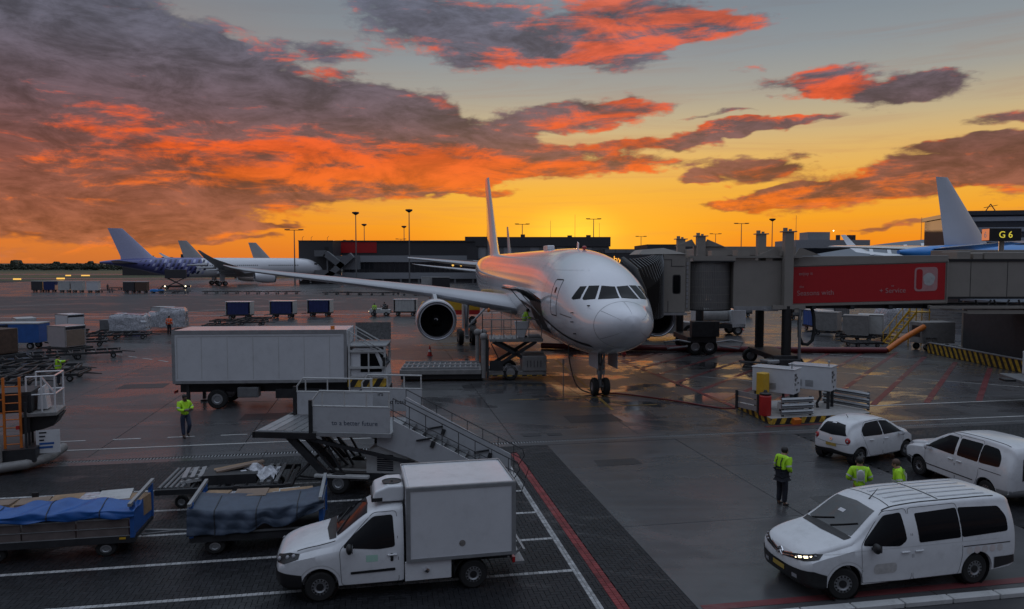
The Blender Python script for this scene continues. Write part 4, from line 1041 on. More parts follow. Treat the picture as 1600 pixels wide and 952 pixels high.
m = MB(); pts = [sk.hit(*top(1.38 - .2 * t, -.55 + .5 * t), .02) for t in (0, .5, 1)]; m.tube(pts, .012); m.build('wiper', 'black', van)
m = MB(); sk.patch(m, [(1.02, -.16), (1.02, .02), (.95, .03), (.95, -.15)], top, .011, 2, 2); m.build('dashboard_card', 'white_flat', van)
m = MB(); sk.seam(m, [(.40, .66), (.34, .3), (.33, 0), (.34, -.3), (.40, -.66)], top, .022, .004, 6); m.build('roof_joint', 'seam', van)
m = MB(); sk.seam(m, [(-.86, -.62), (-.86, .62)], top, .05, .004, 8); m.build('roof_joint', 'seam', van)
for s in (1, -1):
    m = MB(); sk.seam(m, [(.6, s * .665), (.2, s * .66), (-.6, s * .665), (-2.3, s * .66)], top, .028, .004, 10); m.build('roof_channel', 'seam', van)
for y in (-.48, -.24, 0, .24, .48):
    for a, b in ((.20, -.78), (-.94, -2.2)):
        m = MB(); m.tube([sk.hit(*top(a + (b - a) * t / 6, y), -.004) for t in range(7)], .022, 8); m.build('roof_rib', 'white', van, 60)
        m = MB(); sk.seam(m, [(a, y + .05), (b, y + .05)], top, .016, .003, 8); m.build('roof_groove', 'seam', van)
p = sk.hit(*top(.48, .15), 0); m = MB(); m.tube([p, p + Vector((-.22, 0, .22))], [.014, .006]); m.build('aerial', 'black', van)
for i in range(5):                                               # soft round badges on the flank
    m = MB(); x = -1.42 - .2 * i; sk.patch(m, [(x + .08 * math.cos(k * PI / 8), .80 + .08 * math.sin(k * PI / 8)) for k in range(16)], lside(1), .004, 8, 4); m.build('round_badge', pm('faded_badge%d' % i, (.52 + .03 * (i % 2), .49, .48), .5) if i < 2 else bpy.data.materials['faded_badge%d' % (i % 2)], van)
m = MB(); sk.patch(m, rounded([(.98, .50), (.98, .72), (.42, .72), (.42, .50)], .1), lside(1), .004, 8, 4); m.build('door_decal', pm('faded_decal', (.42, .41, .40), .5, var=.2, scale=6), van)

# --- white chassis-cab van with a refrigerated box body
ref = thing('box_van', 'white box van with a roof cooling unit parked across the painted bays', 'van', (-2.58, 16.08, 0), R(192.2))
ST_DOB = [(2.50, .45, .62, .80, .34, .38, .3, .08), (2.43, .35, .72, .93, .62, .68, .58, .1), (2.28, .28, .84, 1.03, .76, .80, .68, .12), (1.98, .26, .92, 1.13, .84, .86, .74, .12), (1.6, .25, .98, 1.21, .86, .88, .76, .12), (1.32, .25, 1.02, 1.27, .87, .885, .77, .12), (1.24, .25, 1.03, 1.31, .87, .885, .76, .12),
          (.55, .25, 1.05, 1.76, .87, .885, .66, .14), (.30, .25, 1.05, 1.83, .87, .885, .66, .14), (-.06, .25, 1.05, 1.85, .87, .885, .66, .14), (-.12, .27, 1.05, 1.84, .86, .875, .65, .14)]
mb = shell_mb(ST_DOB, 60); sk = Skin(mb)
carve(mb, 'cab', 'white', ref, [(1.6, .34, .38, .55)])
for s in (1, -1):
    steel_wheel(ref, (1.6, s * .76, .315), s, .315, .19); steel_wheel(ref, (-1.6, s * .80, .315), s, .315, .19)
    m = MB(); m.cyl((1.6, s * .55, .34), (1.6, s * .84, .34), .375, n=24, caps=False); m.build('wheel_well', 'black', ref)
    side_glass(sk, ref, [(1.14, 1.10), (1.02, 1.24), (.50, 1.66), (.10, 1.68), (.06, 1.06), (.4, 1.03)], s, 'door_window')
    door(sk, ref, [(1.16, .32), (1.20, 1.06), (.50, 1.73), (.02, 1.75), (-.02, .30)], s, .12, .90)
    m = MB(); sk.patch(m, rounded([(.98, .545), (.98, .60), (.06, .62), (.06, .56)], .02), lside(s), .014, 10, 2); m.build('rubbing_strip', 'black', ref)
    m = MB(); sk.patch(m, rounded([(.16, .76), (.16, .93), (.10, .93), (.10, .76)], .03), lside(s), .012, 3, 3); m.build('handle_recess', 'black', ref)
    mirror(ref, 1.0, .88, 1.12, s)
    ph = [(s * a, z) for a, z in [(26, .80), (25, .93), (44, 1.02), (56, 1.01), (58, .93), (44, .83)]]
    m = MB(); sk.patch(m, ph, around(1.5), .010, 10, 5, out=True); hl = m.build('headlamp', 'black', ref, 60)
    for a, z in ((33, .885), (43, .93), (50, .96)):
        p = sk.hit_out(*around(1.5)(s * a, z), .004)
        if p: m = MB(); m.ball(p, (.045, .05, .05), 12, 8); m.build('lamp', 'lens', hl, 60)
    m = MB(); strip_arch(sk, m, s, 1.6, .34, .44, .016, .003, 5, 160); m.build('arch_crease_shade', 'white_soiled', ref)  # darker strip paints the crease shade round the front arch
m = MB(); f = around(1.5); sk.patch(m, [(-62, .30), (-62, .60), (-40, .66), (0, .64), (40, .66), (62, .60), (62, .30)], f, .016, 36, 8, out=True); m.build('front_bumper', 'black', ref, 60)
m = MB(); sk.patch(m, [(-22, .72), (-18, .78), (18, .78), (22, .72)], f, .010, 12, 3, out=True); m.build('grille', 'black', ref)
screen(sk, ref, [(1.24, -.64), (1.29, 0), (1.24, .64), (.62, .54), (.60, 0), (.62, -.54)], 'windscreen').data.materials[0] = MT['glass']
m = MB(); sk.patch(m, [(1.40, -.66), (1.46, 0), (1.40, .66), (1.26, .68), (1.31, 0), (1.26, -.68)], top, .010, 8, 12); m.build('scuttle', 'black', ref)
for a, b in ((.5, .0), (-.1, -.55)):
    m = MB(); m.tube([sk.hit(*top(1.24 - .26 * t, a + (b - a) * t), .02) for t in (0, .5, 1)], .012); m.build('wiper', 'black', ref)
m = MB(); sk.seam(m, [(2.05, .70), (1.6, .73), (1.28, .74)], top, .012, .004, 8); sk.seam(m, [(2.05, -.70), (1.6, -.73), (1.28, -.74)], top, .012, .004, 8); m.build('bonnet_seam', 'seam', ref)
p = sk.hit(*top(.45, .1), 0); m = MB(); m.tube([p, p + Vector((-.14, 0, .16))], [.012, .006]); m.build('aerial', 'black', ref)
m = MB(); sk.patch(m, [(.66, .78), (.66, .92), (.42, .92), (.42, .78)], lside(1), .004, 4, 3); m.build('green_decal', pm('pale_green_print', (.36, .56, .46), .5), ref)
bx = MB(); bx.box(-2.50, -.18, -.97, .97, .74, 2.28); box_ = bx.build('cargo_box', 'white_flat', ref, bevel=.012)
m = MB()
for s in (1, -1):
    for x in (-2.47, -.21): m.box(x - .045, x + .045, s * .975 - .012, s * .975 + .012, .72, 2.30)
    m.box(-2.425, -.255, s * .975 - .010, s * .975 + .010, 2.23, 2.30); m.box(-2.425, -.255, s * .975 - .010, s * .975 + .010, .72, .79)
for x in (-2.505, -.175): m.box(x - .01, x + .01, -.93, .93, 2.23, 2.31)
for s in (1, -1): m.box(-2.49, -.19, s * .93 - .035, s * .93 + .035, 2.281, 2.312)
m.build('edge_trim', 'galv', box_)
m = MB(); m.box(-2.44, -.24, -.90, .90, 2.282, 2.292); m.build('roof_gloss_sheet', 'white', box_)  # glossier sheet added so the box roof catches the sky glow
for z in (1.0, 1.9):
    for s in (.48, -.48): m = MB(); m.box(-2.56, -2.51, s - .03, s + .03, z - .09, z + .09); m.build('hinge', 'galv', box_)
m = MB(); m.box(-2.53, -2.505, -.012, .012, .8, 2.2); m.cyl((-2.54, .06, .8), (-2.54, .06, 2.2), .014, n=8); m.build('door_lock_bar', 'galv', box_)
m = MB(); sk2 = [(-1.35 + .07 * math.cos(k * PI / 6), 1.05 + .07 * math.sin(k * PI / 6)) for k in range(12)]; m.prism(sk2, 'xz', .971, .975); m.build('smudge_decal', pm('smudged_print', (.17, .16, .15), .6, var=.4, scale=12), box_)
u = MB(); u.prism([(-.16, 1.93), (-.16, 2.22), (.18, 2.22), (.46, 2.12), (.52, 1.93), (.44, 1.88), (-.16, 1.88)], 'xz', -.46, .46); un = u.build('cooling_unit', 'white', ref, bevel=.05, seg=3)
m = MB(); m.lathe([(0, .21), (.02, .22), (.025, .19), (.012, .18), (.008, .03), (.03, .02), (.03, .001)], (.08, .1, 2.215), (0, 0, 1), 24); m.build('fan_grille', 'black', un, 40)
m = MB(); m.box(.30, .535, -.40, .40, 1.94, 2.0); m.box(.3, .53, .2, .468, 1.90, 1.98); m.build('air_slot', 'black', un)
m = MB(); m.box(-2.45, -.14, -.40, .40, .42, .70); m.box(-2.45, -.2, -.9, .9, .66, .735); m.build('chassis', 'dark', ref)
for s in (1, -1):
    m = MB(); m.box(-1.12, -.14, s * .90 - .02, s * .90 + .02, .30, .715); m.build('side_skirt', 'white', ref, bevel=.01)
    m = MB(); m.loft([[(-1.6 + .42 * math.cos(R(a)), s * q, .34 + .42 * math.sin(R(a))) for a in range(5, 180, 12)] for q in (.66, .985)], False, False, closed=False); m.build('mudguard', 'black', ref, 60)
    m = MB(); m.box(-2.52, -2.46, s * .75 - .14, s * .75 + .14, .5, .62); m.build('tail_lamp', 'redlens', ref)
m = MB(); m.cyl((-.62, .93, .50), (-.56, .96, .56), .05, n=10); m.build('filler_cap', 'chrome', ref)
m = MB(); m.box(-2.75, -2.5, -.8, .8, .42, .48); m.bar((-2.5, .6, .5), (-2.74, .6, .72), .04); m.bar((-2.5, -.6, .5), (-2.74, -.6, .72), .04); m.bar((-2.74, .8, .72), (-2.74, -.8, .72), .05); m.build('rear_step', 'galv', ref)

# --- small white city car
city = thing('city_car', 'small white five-door hatchback with round red tail lamps, parked beside the service island', 'car', (12.76, 26.5, 0), math.atan2(.47, .882))
ST_C = [(1.80, .38, .60, .72, .42, .44, .36, .06), (1.68, .28, .72, .86, .68, .71, .58, .09), (1.48, .24, .82, .97, .79, .80, .66, .1), (1.18, .22, .92, 1.07, .82, .825, .68, .1), (1.08, .22, .93, 1.11, .82, .825, .67, .1), (.52, .2, .94, 1.42, .82, .83, .59, .13), (.25, .2, .94, 1.50, .82, .83, .58, .14), (-.3, .2, .93, 1.55, .82, .83, .58, .14), (-.95, .22, .92, 1.52, .82, .83, .58, .14), (-1.30, .24, .90, 1.46, .81, .82, .58, .14), (-1.52, .28, .86, 1.34, .79, .80, .58, .14), (-1.66, .34, .78, 1.12, .73, .74, .58, .12), (-1.74, .44, .70, .92, .58, .6, .48, .1)]
mb = shell_mb(ST_C, 60); sk = Skin(mb); carve(mb, 'body', 'white', city, [(1.245, .32, .36, .55), (-1.245, .32, .36, .55)])
for s in (1, -1):
    for x in (1.245, -1.245): steel_wheel(city, (x, s * .71, .30), s, .30, .2, alloy=True)
    for x in (1.245, -1.245): m = MB(); m.cyl((x, s * .5, .32), (x, s * .78, .32), .355, n=22, caps=False); m.build('wheel_well', 'black', city)
    side_glass(sk, city, [(.98, .98), (.84, 1.10), (.38, 1.38), (-.04, 1.43), (-.06, .97)], s, 'side_window', .05)
    side_glass(sk, city, [(-.10, .97), (-.09, 1.43), (-.75, 1.40), (-1.08, 1.22), (-1.12, 1.0)], s, 'side_window', .07)
    door(sk, city, [(.98, .30), (1.02, .95), (.36, 1.44), (-.06, 1.47), (-.08, .28)], s, .06, .84); door(sk, city, [(-.10, .28), (-.08, 1.47), (-.8, 1.44), (-1.18, 1.1), (-1.02, .74), (-.76, .30)], s, -.72, .86)
    mirror(city, .80, .80, .98, s, 'white')
    p = sk.hit_out(*around(-.9)(s * 142, .86), -.02)
    if p: m = MB(); m.ball(p, (.075, .10, .115), 14, 10); tl = m.build('tail_lamp', 'redlens', city, 60); q = MB(); q.ball(p + Vector((-.06, s * .03, 0)), (.03, .035, .04), 10, 8); q.build('reverse_lamp', 'lens', tl, 60)
f = around(-.9)
m = MB(); sk.patch(m, [(144, 1.02), (147, 1.36), (180, 1.40), (213, 1.36), (216, 1.02), (180, .98)], f, .008, 24, 8, out=True); m.build('rear_window', 'glass', city, 60)
m = MB(); sk.patch(m, [(168, 1.345), (168, 1.375), (184, 1.375), (184, 1.345)], f, .03, 4, 2, out=True); m.build('wiper_mount', 'white', city)
m = MB(); sk.patch(m, [(112, .30), (112, .44), (150, .46), (180, .50), (210, .46), (248, .44), (248, .30)], f, .012, 30, 5, out=True); m.build('rear_bumper', 'black', city, 60)
m = MB(); sk.patch(m, [(166, .60), (166, .70), (194, .70), (194, .60)], f, .02, 8, 2, out=True); m.build('number_plate', 'plate', city)
m = MB(); sk.seam(m, [(140, .74), (160, .70), (180, .69), (200, .70), (220, .74)], f, .012, .006, 5, out=True); sk.seam(m, [(140, .74), (138, 1.0)], f, .012, .006, 5, out=True); sk.seam(m, [(220, .74), (222, 1.0)], f, .012, .006, 5, out=True); m.build('tailgate_seam', 'seam', city)
m = MB(); p = sk.hit_out(*f(180, .84), .012); m.lathe([(0, .05), (.01, .05), (.01, .03), (0, .03)], p, (-1, 0, .2), 16); m.build('round_badge', 'chrome', city)
screen(sk, city, [(1.06, -.62), (1.12, 0), (1.06, .62), (.56, .5), (.54, 0), (.56, -.5)], 'windscreen')
p = sk.hit(*top(-.95, -.05), 0); m = MB(); m.tube([p, p + Vector((-.12, 0, .14))], [.012, .006]); m.build('aerial', 'black', city)

# --- white compact people carrier
mpv = thing('people_carrier', 'white compact people carrier with sliding side door, parked behind the passenger van', 'car', (14.54, 22.9, 0), R(100.2))
ST_B = [(2.24, .40, .62, .78, .40, .42, .34, .08), (2.14, .30, .74, .94, .68, .72, .6, .1), (1.92, .26, .86, 1.06, .81, .83, .7, .12), (1.5, .24, .95, 1.15, .87, .875, .75, .12), (1.18, .24, 1.0, 1.22, .88, .89, .77, .12), (1.08, .24, 1.01, 1.27, .88, .89, .76, .12), (.26, .24, 1.03, 1.70, .88, .89, .65, .14), (-.1, .24, 1.04, 1.78, .88, .89, .65, .14), (-1.0, .24, 1.04, 1.81, .88, .89, .65, .14), (-1.7, .25, 1.04, 1.79, .87, .88, .65, .14), (-2.02, .30, 1.03, 1.72, .86, .87, .63, .14), (-2.13, .36, 1.02, 1.58, .83, .84, .6, .14), (-2.18, .44, 1.0, 1.40, .76, .77, .56, .12)]
mb = shell_mb(ST_B, 60); sk = Skin(mb); carve(mb, 'body', 'white', mpv, [(1.365, .33, .38, .58), (-1.365, .33, .38, .58)])
for s in (1, -1):
    for x in (1.365, -1.365): steel_wheel(mpv, (x, s * .77, .31), s, .31, .2)
    for x in (1.365, -1.365): m = MB(); m.cyl((x, s * .55, .33), (x, s * .84, .33), .375, n=22, caps=False); m.build('wheel_well', 'black', mpv)
    side_glass(sk, mpv, [(1.02, 1.08), (.88, 1.22), (.30, 1.58), (-.12, 1.60), (-.14, 1.06)], s, 'side_window', .06)
    side_glass(sk, mpv, [(-.24, 1.08), (-.22, 1.60), (-1.05, 1.62), (-1.05, 1.08)], s, 'side_window', .06); side_glass(sk, mpv, [(-1.08, 1.08), (-1.08, 1.62), (-1.62, 1.60), (-1.80, 1.4), (-1.82, 1.12)], s, 'side_window', .09)
    door(sk, mpv, [(1.04, .32), (1.08, 1.04), (.30, 1.66), (-.16, 1.68), (-.18, .30)], s, -.02, .92); door(sk, mpv, [(-.20, .30), (-.18, 1.68), (-1.06, 1.70), (-1.10, .72), (-.92, .30)], s, -.36, .92)
    m = MB(); sk.seam(m, [(-1.12, .92), (-1.9, .92)], lside(s), .016, .006, 6); m.build('slide_rail', 'seam', mpv)
    mirror(mpv, .86, .88, 1.1, s, 'white')
    m = MB(); sk.patch(m, [(s * a, z) for a, z in [(150, .80), (151, 1.42), (158, 1.44), (159, .82)]], around(-1.4), .012, 4, 8, out=True); m.build('tail_lamp', 'redlens' if s < 0 else 'black', mpv, 60)
    m = MB(); sk.patch(m, [(s * a, z) for a, z in [(26, .80), (25, .92), (44, 1.0), (52, .99), (46, .86)]], around(1.2), .010, 10, 5, out=True); m.build('headlamp', 'lens', mpv, 60)
    m = MB(); sk.seam(m, [(1.9, .56), (.9, .5), (-.9, .5)], lside(s), .03, .006, 8); m.build('rubbing_strip', 'black', mpv)
f = around(-1.4)
m = MB(); sk.patch(m, [(162, 1.05), (163, 1.5), (180, 1.52), (197, 1.5), (198, 1.05)], f, .012, 16, 8, out=True); m.build('rear_window', 'glass', mpv, 60)
m = MB(); sk.patch(m, [(112, .30), (112, .50), (150, .54), (180, .56), (210, .54), (248, .50), (248, .30)], f, .014, 26, 5, out=True); m.build('rear_bumper', 'galv', mpv, 60)
screen(sk, mpv, [(1.06, -.66), (1.12, 0), (1.06, .66), (.34, .56), (.32, 0), (.34, -.56)], 'windscreen')
m = MB(); f = around(1.2); sk.patch(m, [(-58, .28), (-58, .52), (0, .56), (58, .52), (58, .28)], f, .014, 26, 5, out=True); m.build('front_bumper', 'black', mpv, 60)
for s in (1, -1):
    m = MB(); sk.seam(m, [(.3, s * .57), (-.6, s * .575), (-1.9, s * .56)], top, .022, .004, 10); m.build('roof_channel', 'seam', mpv)
# ------------------------------------------------------------------ ground support equipment
def wheels4(par, xs, y, r, w=.18, n=16):
    for x in xs:
        for s in (1, -1): wheel(par, (x, s * y, r), r, w, n=n)
# --- catering truck with its front loading platform
cat = thing('catering_truck', 'large white box truck with a railed loading platform over its cab', 'truck', (-11.65, 36.4, 0), R(4))
m = MB(); m.box(-4.55, 3.6, -1.25, 1.25, 1.28, 3.78); cb = m.build('cargo_box', 'white_flat', cat, bevel=.02)
m = MB()
for s in (1, -1):
    m.box(-4.56, 3.61, s * 1.25 - .02, s * 1.25 + .02, 3.62, 3.80); m.box(-4.56, 3.61, s * 1.25 - .018, s * 1.25 + .018, 1.26, 1.40)
    for x in (-4.5, 3.55): m.box(x - .07, x + .07, s * 1.25 - .016, s * 1.25 + .016, 1.40, 3.62)
m.build('edge_trim', 'galv', cb)
m = MB(); m.box(-4.5, 3.55, -1.18, 1.18, 3.781, 3.79); m.build('roof_gloss_sheet', 'white', cb)  # added glossy sheet, gives the roof its highlight from the low sky
for k in range(6): m = MB(); x = -3.2 + k * 1.2; m.box(x - .012, x + .012, -1.256, -1.2505, 1.45, 3.48); m.build('panel_joint', 'white_soiled', cb)
m = MB(); m.box(-4.3, 3.35, -1.262, -1.252, 3.50, 3.53); m.box(-4.35, -4.32, -1.262, -1.252, 1.5, 3.5); m.build('panel_rivet_line', 'white_soiled', cb)
m = MB(); m.box(-4.5, 5.3, -.45, .45, .72, 1.2); m.box(-4.5, 3.5, -1.1, 1.1, 1.18, 1.27); m.build('chassis', 'dark', cat)
for y in (-1.0, 1.0):
    for x in (-2.55, 4.4): wheel(cat, (x, y, .48), .48, .3, n=26)
for s in (1, -1):
    m = MB(); m.box(-1.6, -.6, s * .95 - .25, s * .95 + .25, .55, 1.05); m.build('fuel_tank', 'steel', cat, bevel=.04)
    m = MB(); m.box(.2, 2.4, s * 1.15 - .02, s * 1.15 + .02, .5, .95); m.build('side_guard', 'dark', cat)
    m = MB(); m.box(-4.6, -4.55, s * .8 - .2, s * .8 + .2, .75, .88); m.build('tail_lamp', 'redlens', cat)
    m = MB(); m.bar((-3.9, s * 1.1, 1.2), (-3.9, s * 1.1, .12), .14); m.box(-4.05, -3.75, s * 1.1 - .15, s * 1.1 + .15, .0, .08); m.build('stabiliser_leg', 'dark', cat)
m = MB(); m.prism([(3.75, .62), (3.75, 2.72), (3.95, 2.92), (5.0, 2.90), (5.45, 1.85), (5.52, 1.45), (5.52, .55)], 'xz', -1.15, 1.15); cabo = m.build('cab', 'white', cat, bevel=.06, seg=2)
for s in (1, -1):
    m = MB(); m.prism([(4.25, 1.72), (4.25, 2.62), (4.95, 2.62), (5.28, 1.80), (5.25, 1.72)], 'xz', s * 1.155, s * 1.162); m.build('door_window', 'glass', cabo)
m = MB(); m.add([(5.46, -1.02, 1.92), (5.46, 1.02, 1.92), (5.065, 1.0, 2.83), (5.065, -1.0, 2.83)], [(0, 1, 2, 3)]); m.build('windscreen', 'glass', cabo)
m = MB(); m.box(5.5, 5.56, -1.1, 1.1, .5, .85); m.build('bumper', 'dark', cabo)
pf = MB(); pf.box(3.65, 5.55, -1.25, 1.25, 1.38, 1.46) if False else pf.box(3.66, 5.5, -1.25, 1.25, 2.96, 3.02)
plat = pf.build('loading_platform', 'galv', cat)
for y in (-1.22, 1.22):
    m = MB()
    for x in (3.72, 5.42): m.box(x - .05, x + .05, y - .04, y + .04, .95, 3.75 if x < 4 else 2.95)
    m.bar((3.72, y, 3.72), (5.42, y, 2.72), .06); m.bar((3.72, y, 3.55), (5.42, y, 2.55), .04)
    for z in (1.95, 2.75): m.bar((3.72, y, z), (5.42, y, z), .09, .11)
    m.bar((3.72, y, 1.5), (5.42, y, 1.5), .05); m.bar((4.65, y, 1.5), (4.65, y, 2.75), .07)
    m.build('platform_frame', 'white_soiled', plat)
m = MB(); m.box(3.66, 5.5, -1.3, -1.27, 1.02, 1.42); m.build('hazard_board', 'hazard', plat)
m = MB(); m.box(3.7, 5.5, 1.24, 1.26, 3.05, 3.95); m.build('mesh_screen', 'mesh', plat)
m = MB(); m.cyl((2.9, -.9, 3.78), (2.9, -.9, 3.95), .10, n=10); m.build('beacon', 'orange', cat)
for y in (-1.3, 1.3): m = MB(); m.cbox((5.4, y * 1.08, 2.25), (.12, .2, .42)); m.bar((5.4, y * .9, 2.45), (5.4, y * 1.08, 2.4), .04); m.build('door_mirror', 'black', cat)

# --- mobile passenger steps, platform lowered
stp = thing('passenger_steps', 'mobile white passenger steps with wide platform and long sloping stair, lowered near the box van', 'steps', (-5.6, 22.1, 0), R(-6))
FZ = 1.9
m = MB(); m.box(-2.2, 2.0, -.1, 2.3, FZ - .12, FZ); fl = m.build('platform_floor', 'galv', stp)
m = MB(); m.box(-2.25, -.3, -.16, -.1, FZ - .2, FZ - .02); m.box(-2.28, -2.2, -.16, 3.4, FZ - .2, FZ - .02); m.build('rubber_edge', 'black', stp)
for k in range(7):
    m = MB(); m.box(-2.15 + k * .27, -1.91 + k * .27, -.05, 2.25, FZ + .002, FZ + .016); m.build('floor_plank', 'galv' if k < 2 else 'steel', fl)
def side_panel(x0, x1, y, nm, face):
    m = MB(); m.box(x0, x1, y - .02, y + .02, FZ + .02, FZ + .78); p = m.build(nm, 'steps_grey', stp, bevel=.006)
    m = MB(); T = FZ + 1.26
    m.cyl((x0 + .22, y, T), (x1, y, T), .028, n=8); m.cyl((x0, y, FZ + .98), (x0 + .22, y, T), .028, n=8); m.cyl((x0, y, FZ + .78), (x0, y, FZ + .98), .028, n=8); m.cyl((x0, y, FZ + .80), (x1, y, FZ + .80), .03, n=8)
    for k in range(4): x = x0 + .3 + (x1 - x0 - .33) * k / 3; m.cyl((x, y, FZ + .78), (x, y, T), .024, n=8)
    m.build('guard_rail', 'white_soiled', p); return p
p1_ = side_panel(-.40, 1.98, -.08, 'side_panel', -1); p2_ = side_panel(-1.85, .75, 2.28, 'side_panel', 1); p3_ = side_panel(.10, 2.2, 3.2, 'side_panel', 1)
text('to a better future', .20, 'tarp_dark', p1_, (.9, -.104, FZ + .30), (PI / 2, 0, 0), .002)
text('irs', .20, 'navy', p3_, (.75, 3.175, FZ + .60), (PI / 2, 0, 0), .002); text('to future', .22, 'navy', p3_, (1.4, 3.175, FZ + .34), (PI / 2, 0, 0), .002)
for x, y in ((-.46, -.1), (-1.92, 2.26)): m = MB(); m.box(x - .05, x + .05, y - .05, y + .05, FZ - .05, FZ + .98); m.build('end_buffer', 'black', stp)
# flight down to the right
X0, X1, Z0, Z1 = 2.0, 5.4, FZ, .28
for k in range(10):
    t = (k + .5) / 10; m = MB(); x = X0 + (X1 - X0) * t; m.box(x - .2, x + .2, .25, 1.75, Z0 + (Z1 - Z0) * t - .03, Z0 + (Z1 - Z0) * t); m.build('tread', 'steel', stp)
for y in (.2, 1.8):
    m = MB(); m.prism([(X0, Z0 + .78), (X1, Z1 + .62), (X1, Z1 - .1), (X1 - .6, Z1 - .12), (X0, Z0 - .38)] if y > 1 else [(X0, Z0 + .36), (X1, Z1 + .30), (X1, Z1 - .12), (X0 + 1.9, .62), (X0 - .5, Z0 - .42), (X0 - .5, Z0 - .12), (X0, Z0 - .1)], 'xz', y - .025, y + .025); sp_ = m.build('side_skirt', 'steps_grey', stp)
    m = MB()
    a, b = Vector((X0, y, Z0 + 1.02)), Vector((X1 + .1, y, Z1 + .92)); c, d = Vector((X0, y, Z0 + .48)), Vector((X1 + .1, y, Z1 + .40))
    m.tube([a, b, b + Vector((.28, 0, -.12)), b + Vector((.34, 0, -.34)), d + Vector((.16, 0, -.12)), d], .016, 6); m.tube([c, d], .013, 6)
    for k in range(8): t = k / 7; q = a.lerp(b, t); m.cyl(q, q - Vector((0, 0, .95)), .012, n=6)
    m.tube([Vector((X0, y - .28, Z0 + .74)), Vector((X1 + .3, y - .28, Z1 + .6)), Vector((X1 + .62, y - .28, Z1 + .3)), Vector((X1 + .5, y - .28, Z1 - .05))], .014, 6)
    m.build('handrail', 'dark', sp_)
    m = MB()
    for t in (.35, .78): q = c.lerp(d, t); m.cbox(q + Vector((0, -.06, -.22)), (.12, .06, .2), ry=.35); m.bar(q + Vector((-.5, -.06, -.12)), q + Vector((-.02, -.06, -.03)), .05)
    struct(m.build('bracket', 'dark', sp_), 'stuff')
m = MB()
for y in (.1, 1.1, 2.0):                                         # folded lifting arms
    m.bar((-1.25, y, FZ - .15), (.05, y, .42), .15, .22); m.bar((-.85, y + .1, FZ - .15), (.30, y + .1, .5), .07); m.bar((-.2, y, FZ - .15), (.45, y, .6), .06)
m.bar((-1.2, .1, FZ - .22), (-1.2, 2.1, FZ - .22), .12); m.bar((-.9, -.05, FZ - .14), (X0 + 1.9, .3, .66), .10); m.bar((-.9, 1.9, FZ - .14), (X0 + 1.9, 1.7, .66), .10)
m.build('lifting_arm', 'dark', stp)
m = MB(); m.box(-.3, 4.4, .3, 1.7, .36, .58); m.build('chassis', 'dark', stp)
for k, (x, y) in enumerate(((.35, .05), (.35, 1.95), (3.9, .1), (3.9, 1.9))): wheel(stp, (x, y, .34), .34, .22)
for y in (.0, .62, 1.95): m = MB(); m.box(-.4, 1.3, y - .09, y + .09, .50, .60); m.build('outrigger_beam', 'white_soiled', stp, bevel=.02)
m = MB(); m.prism([(1.1, .55), (1.1, 1.25), (1.75, 1.52), (2.4, 1.30), (2.4, .55)], 'xz', .35, 1.35); cb_ = m.build('engine_housing', 'white_soiled', stp, bevel=.02)
for k in range(8): m = MB(); m.box(1.45, 1.95, .33, .349, .66 + k * .065, .70 + k * .065); m.build('louvre', 'navy', cb_)
m = MB(); m.box(1.05, 2.3, 1.4, 2.2, .6, 1.55); m.box(1.15, 2.2, 1.38, 1.4, 1.0, 1.45); m.build('driver_cab', 'dark', stp, bevel=.03)
m = MB(); m.cyl((1.2, 1.8, 1.55), (1.2, 1.8, 1.66), .09, n=10); m.build('beacon', 'white', stp)

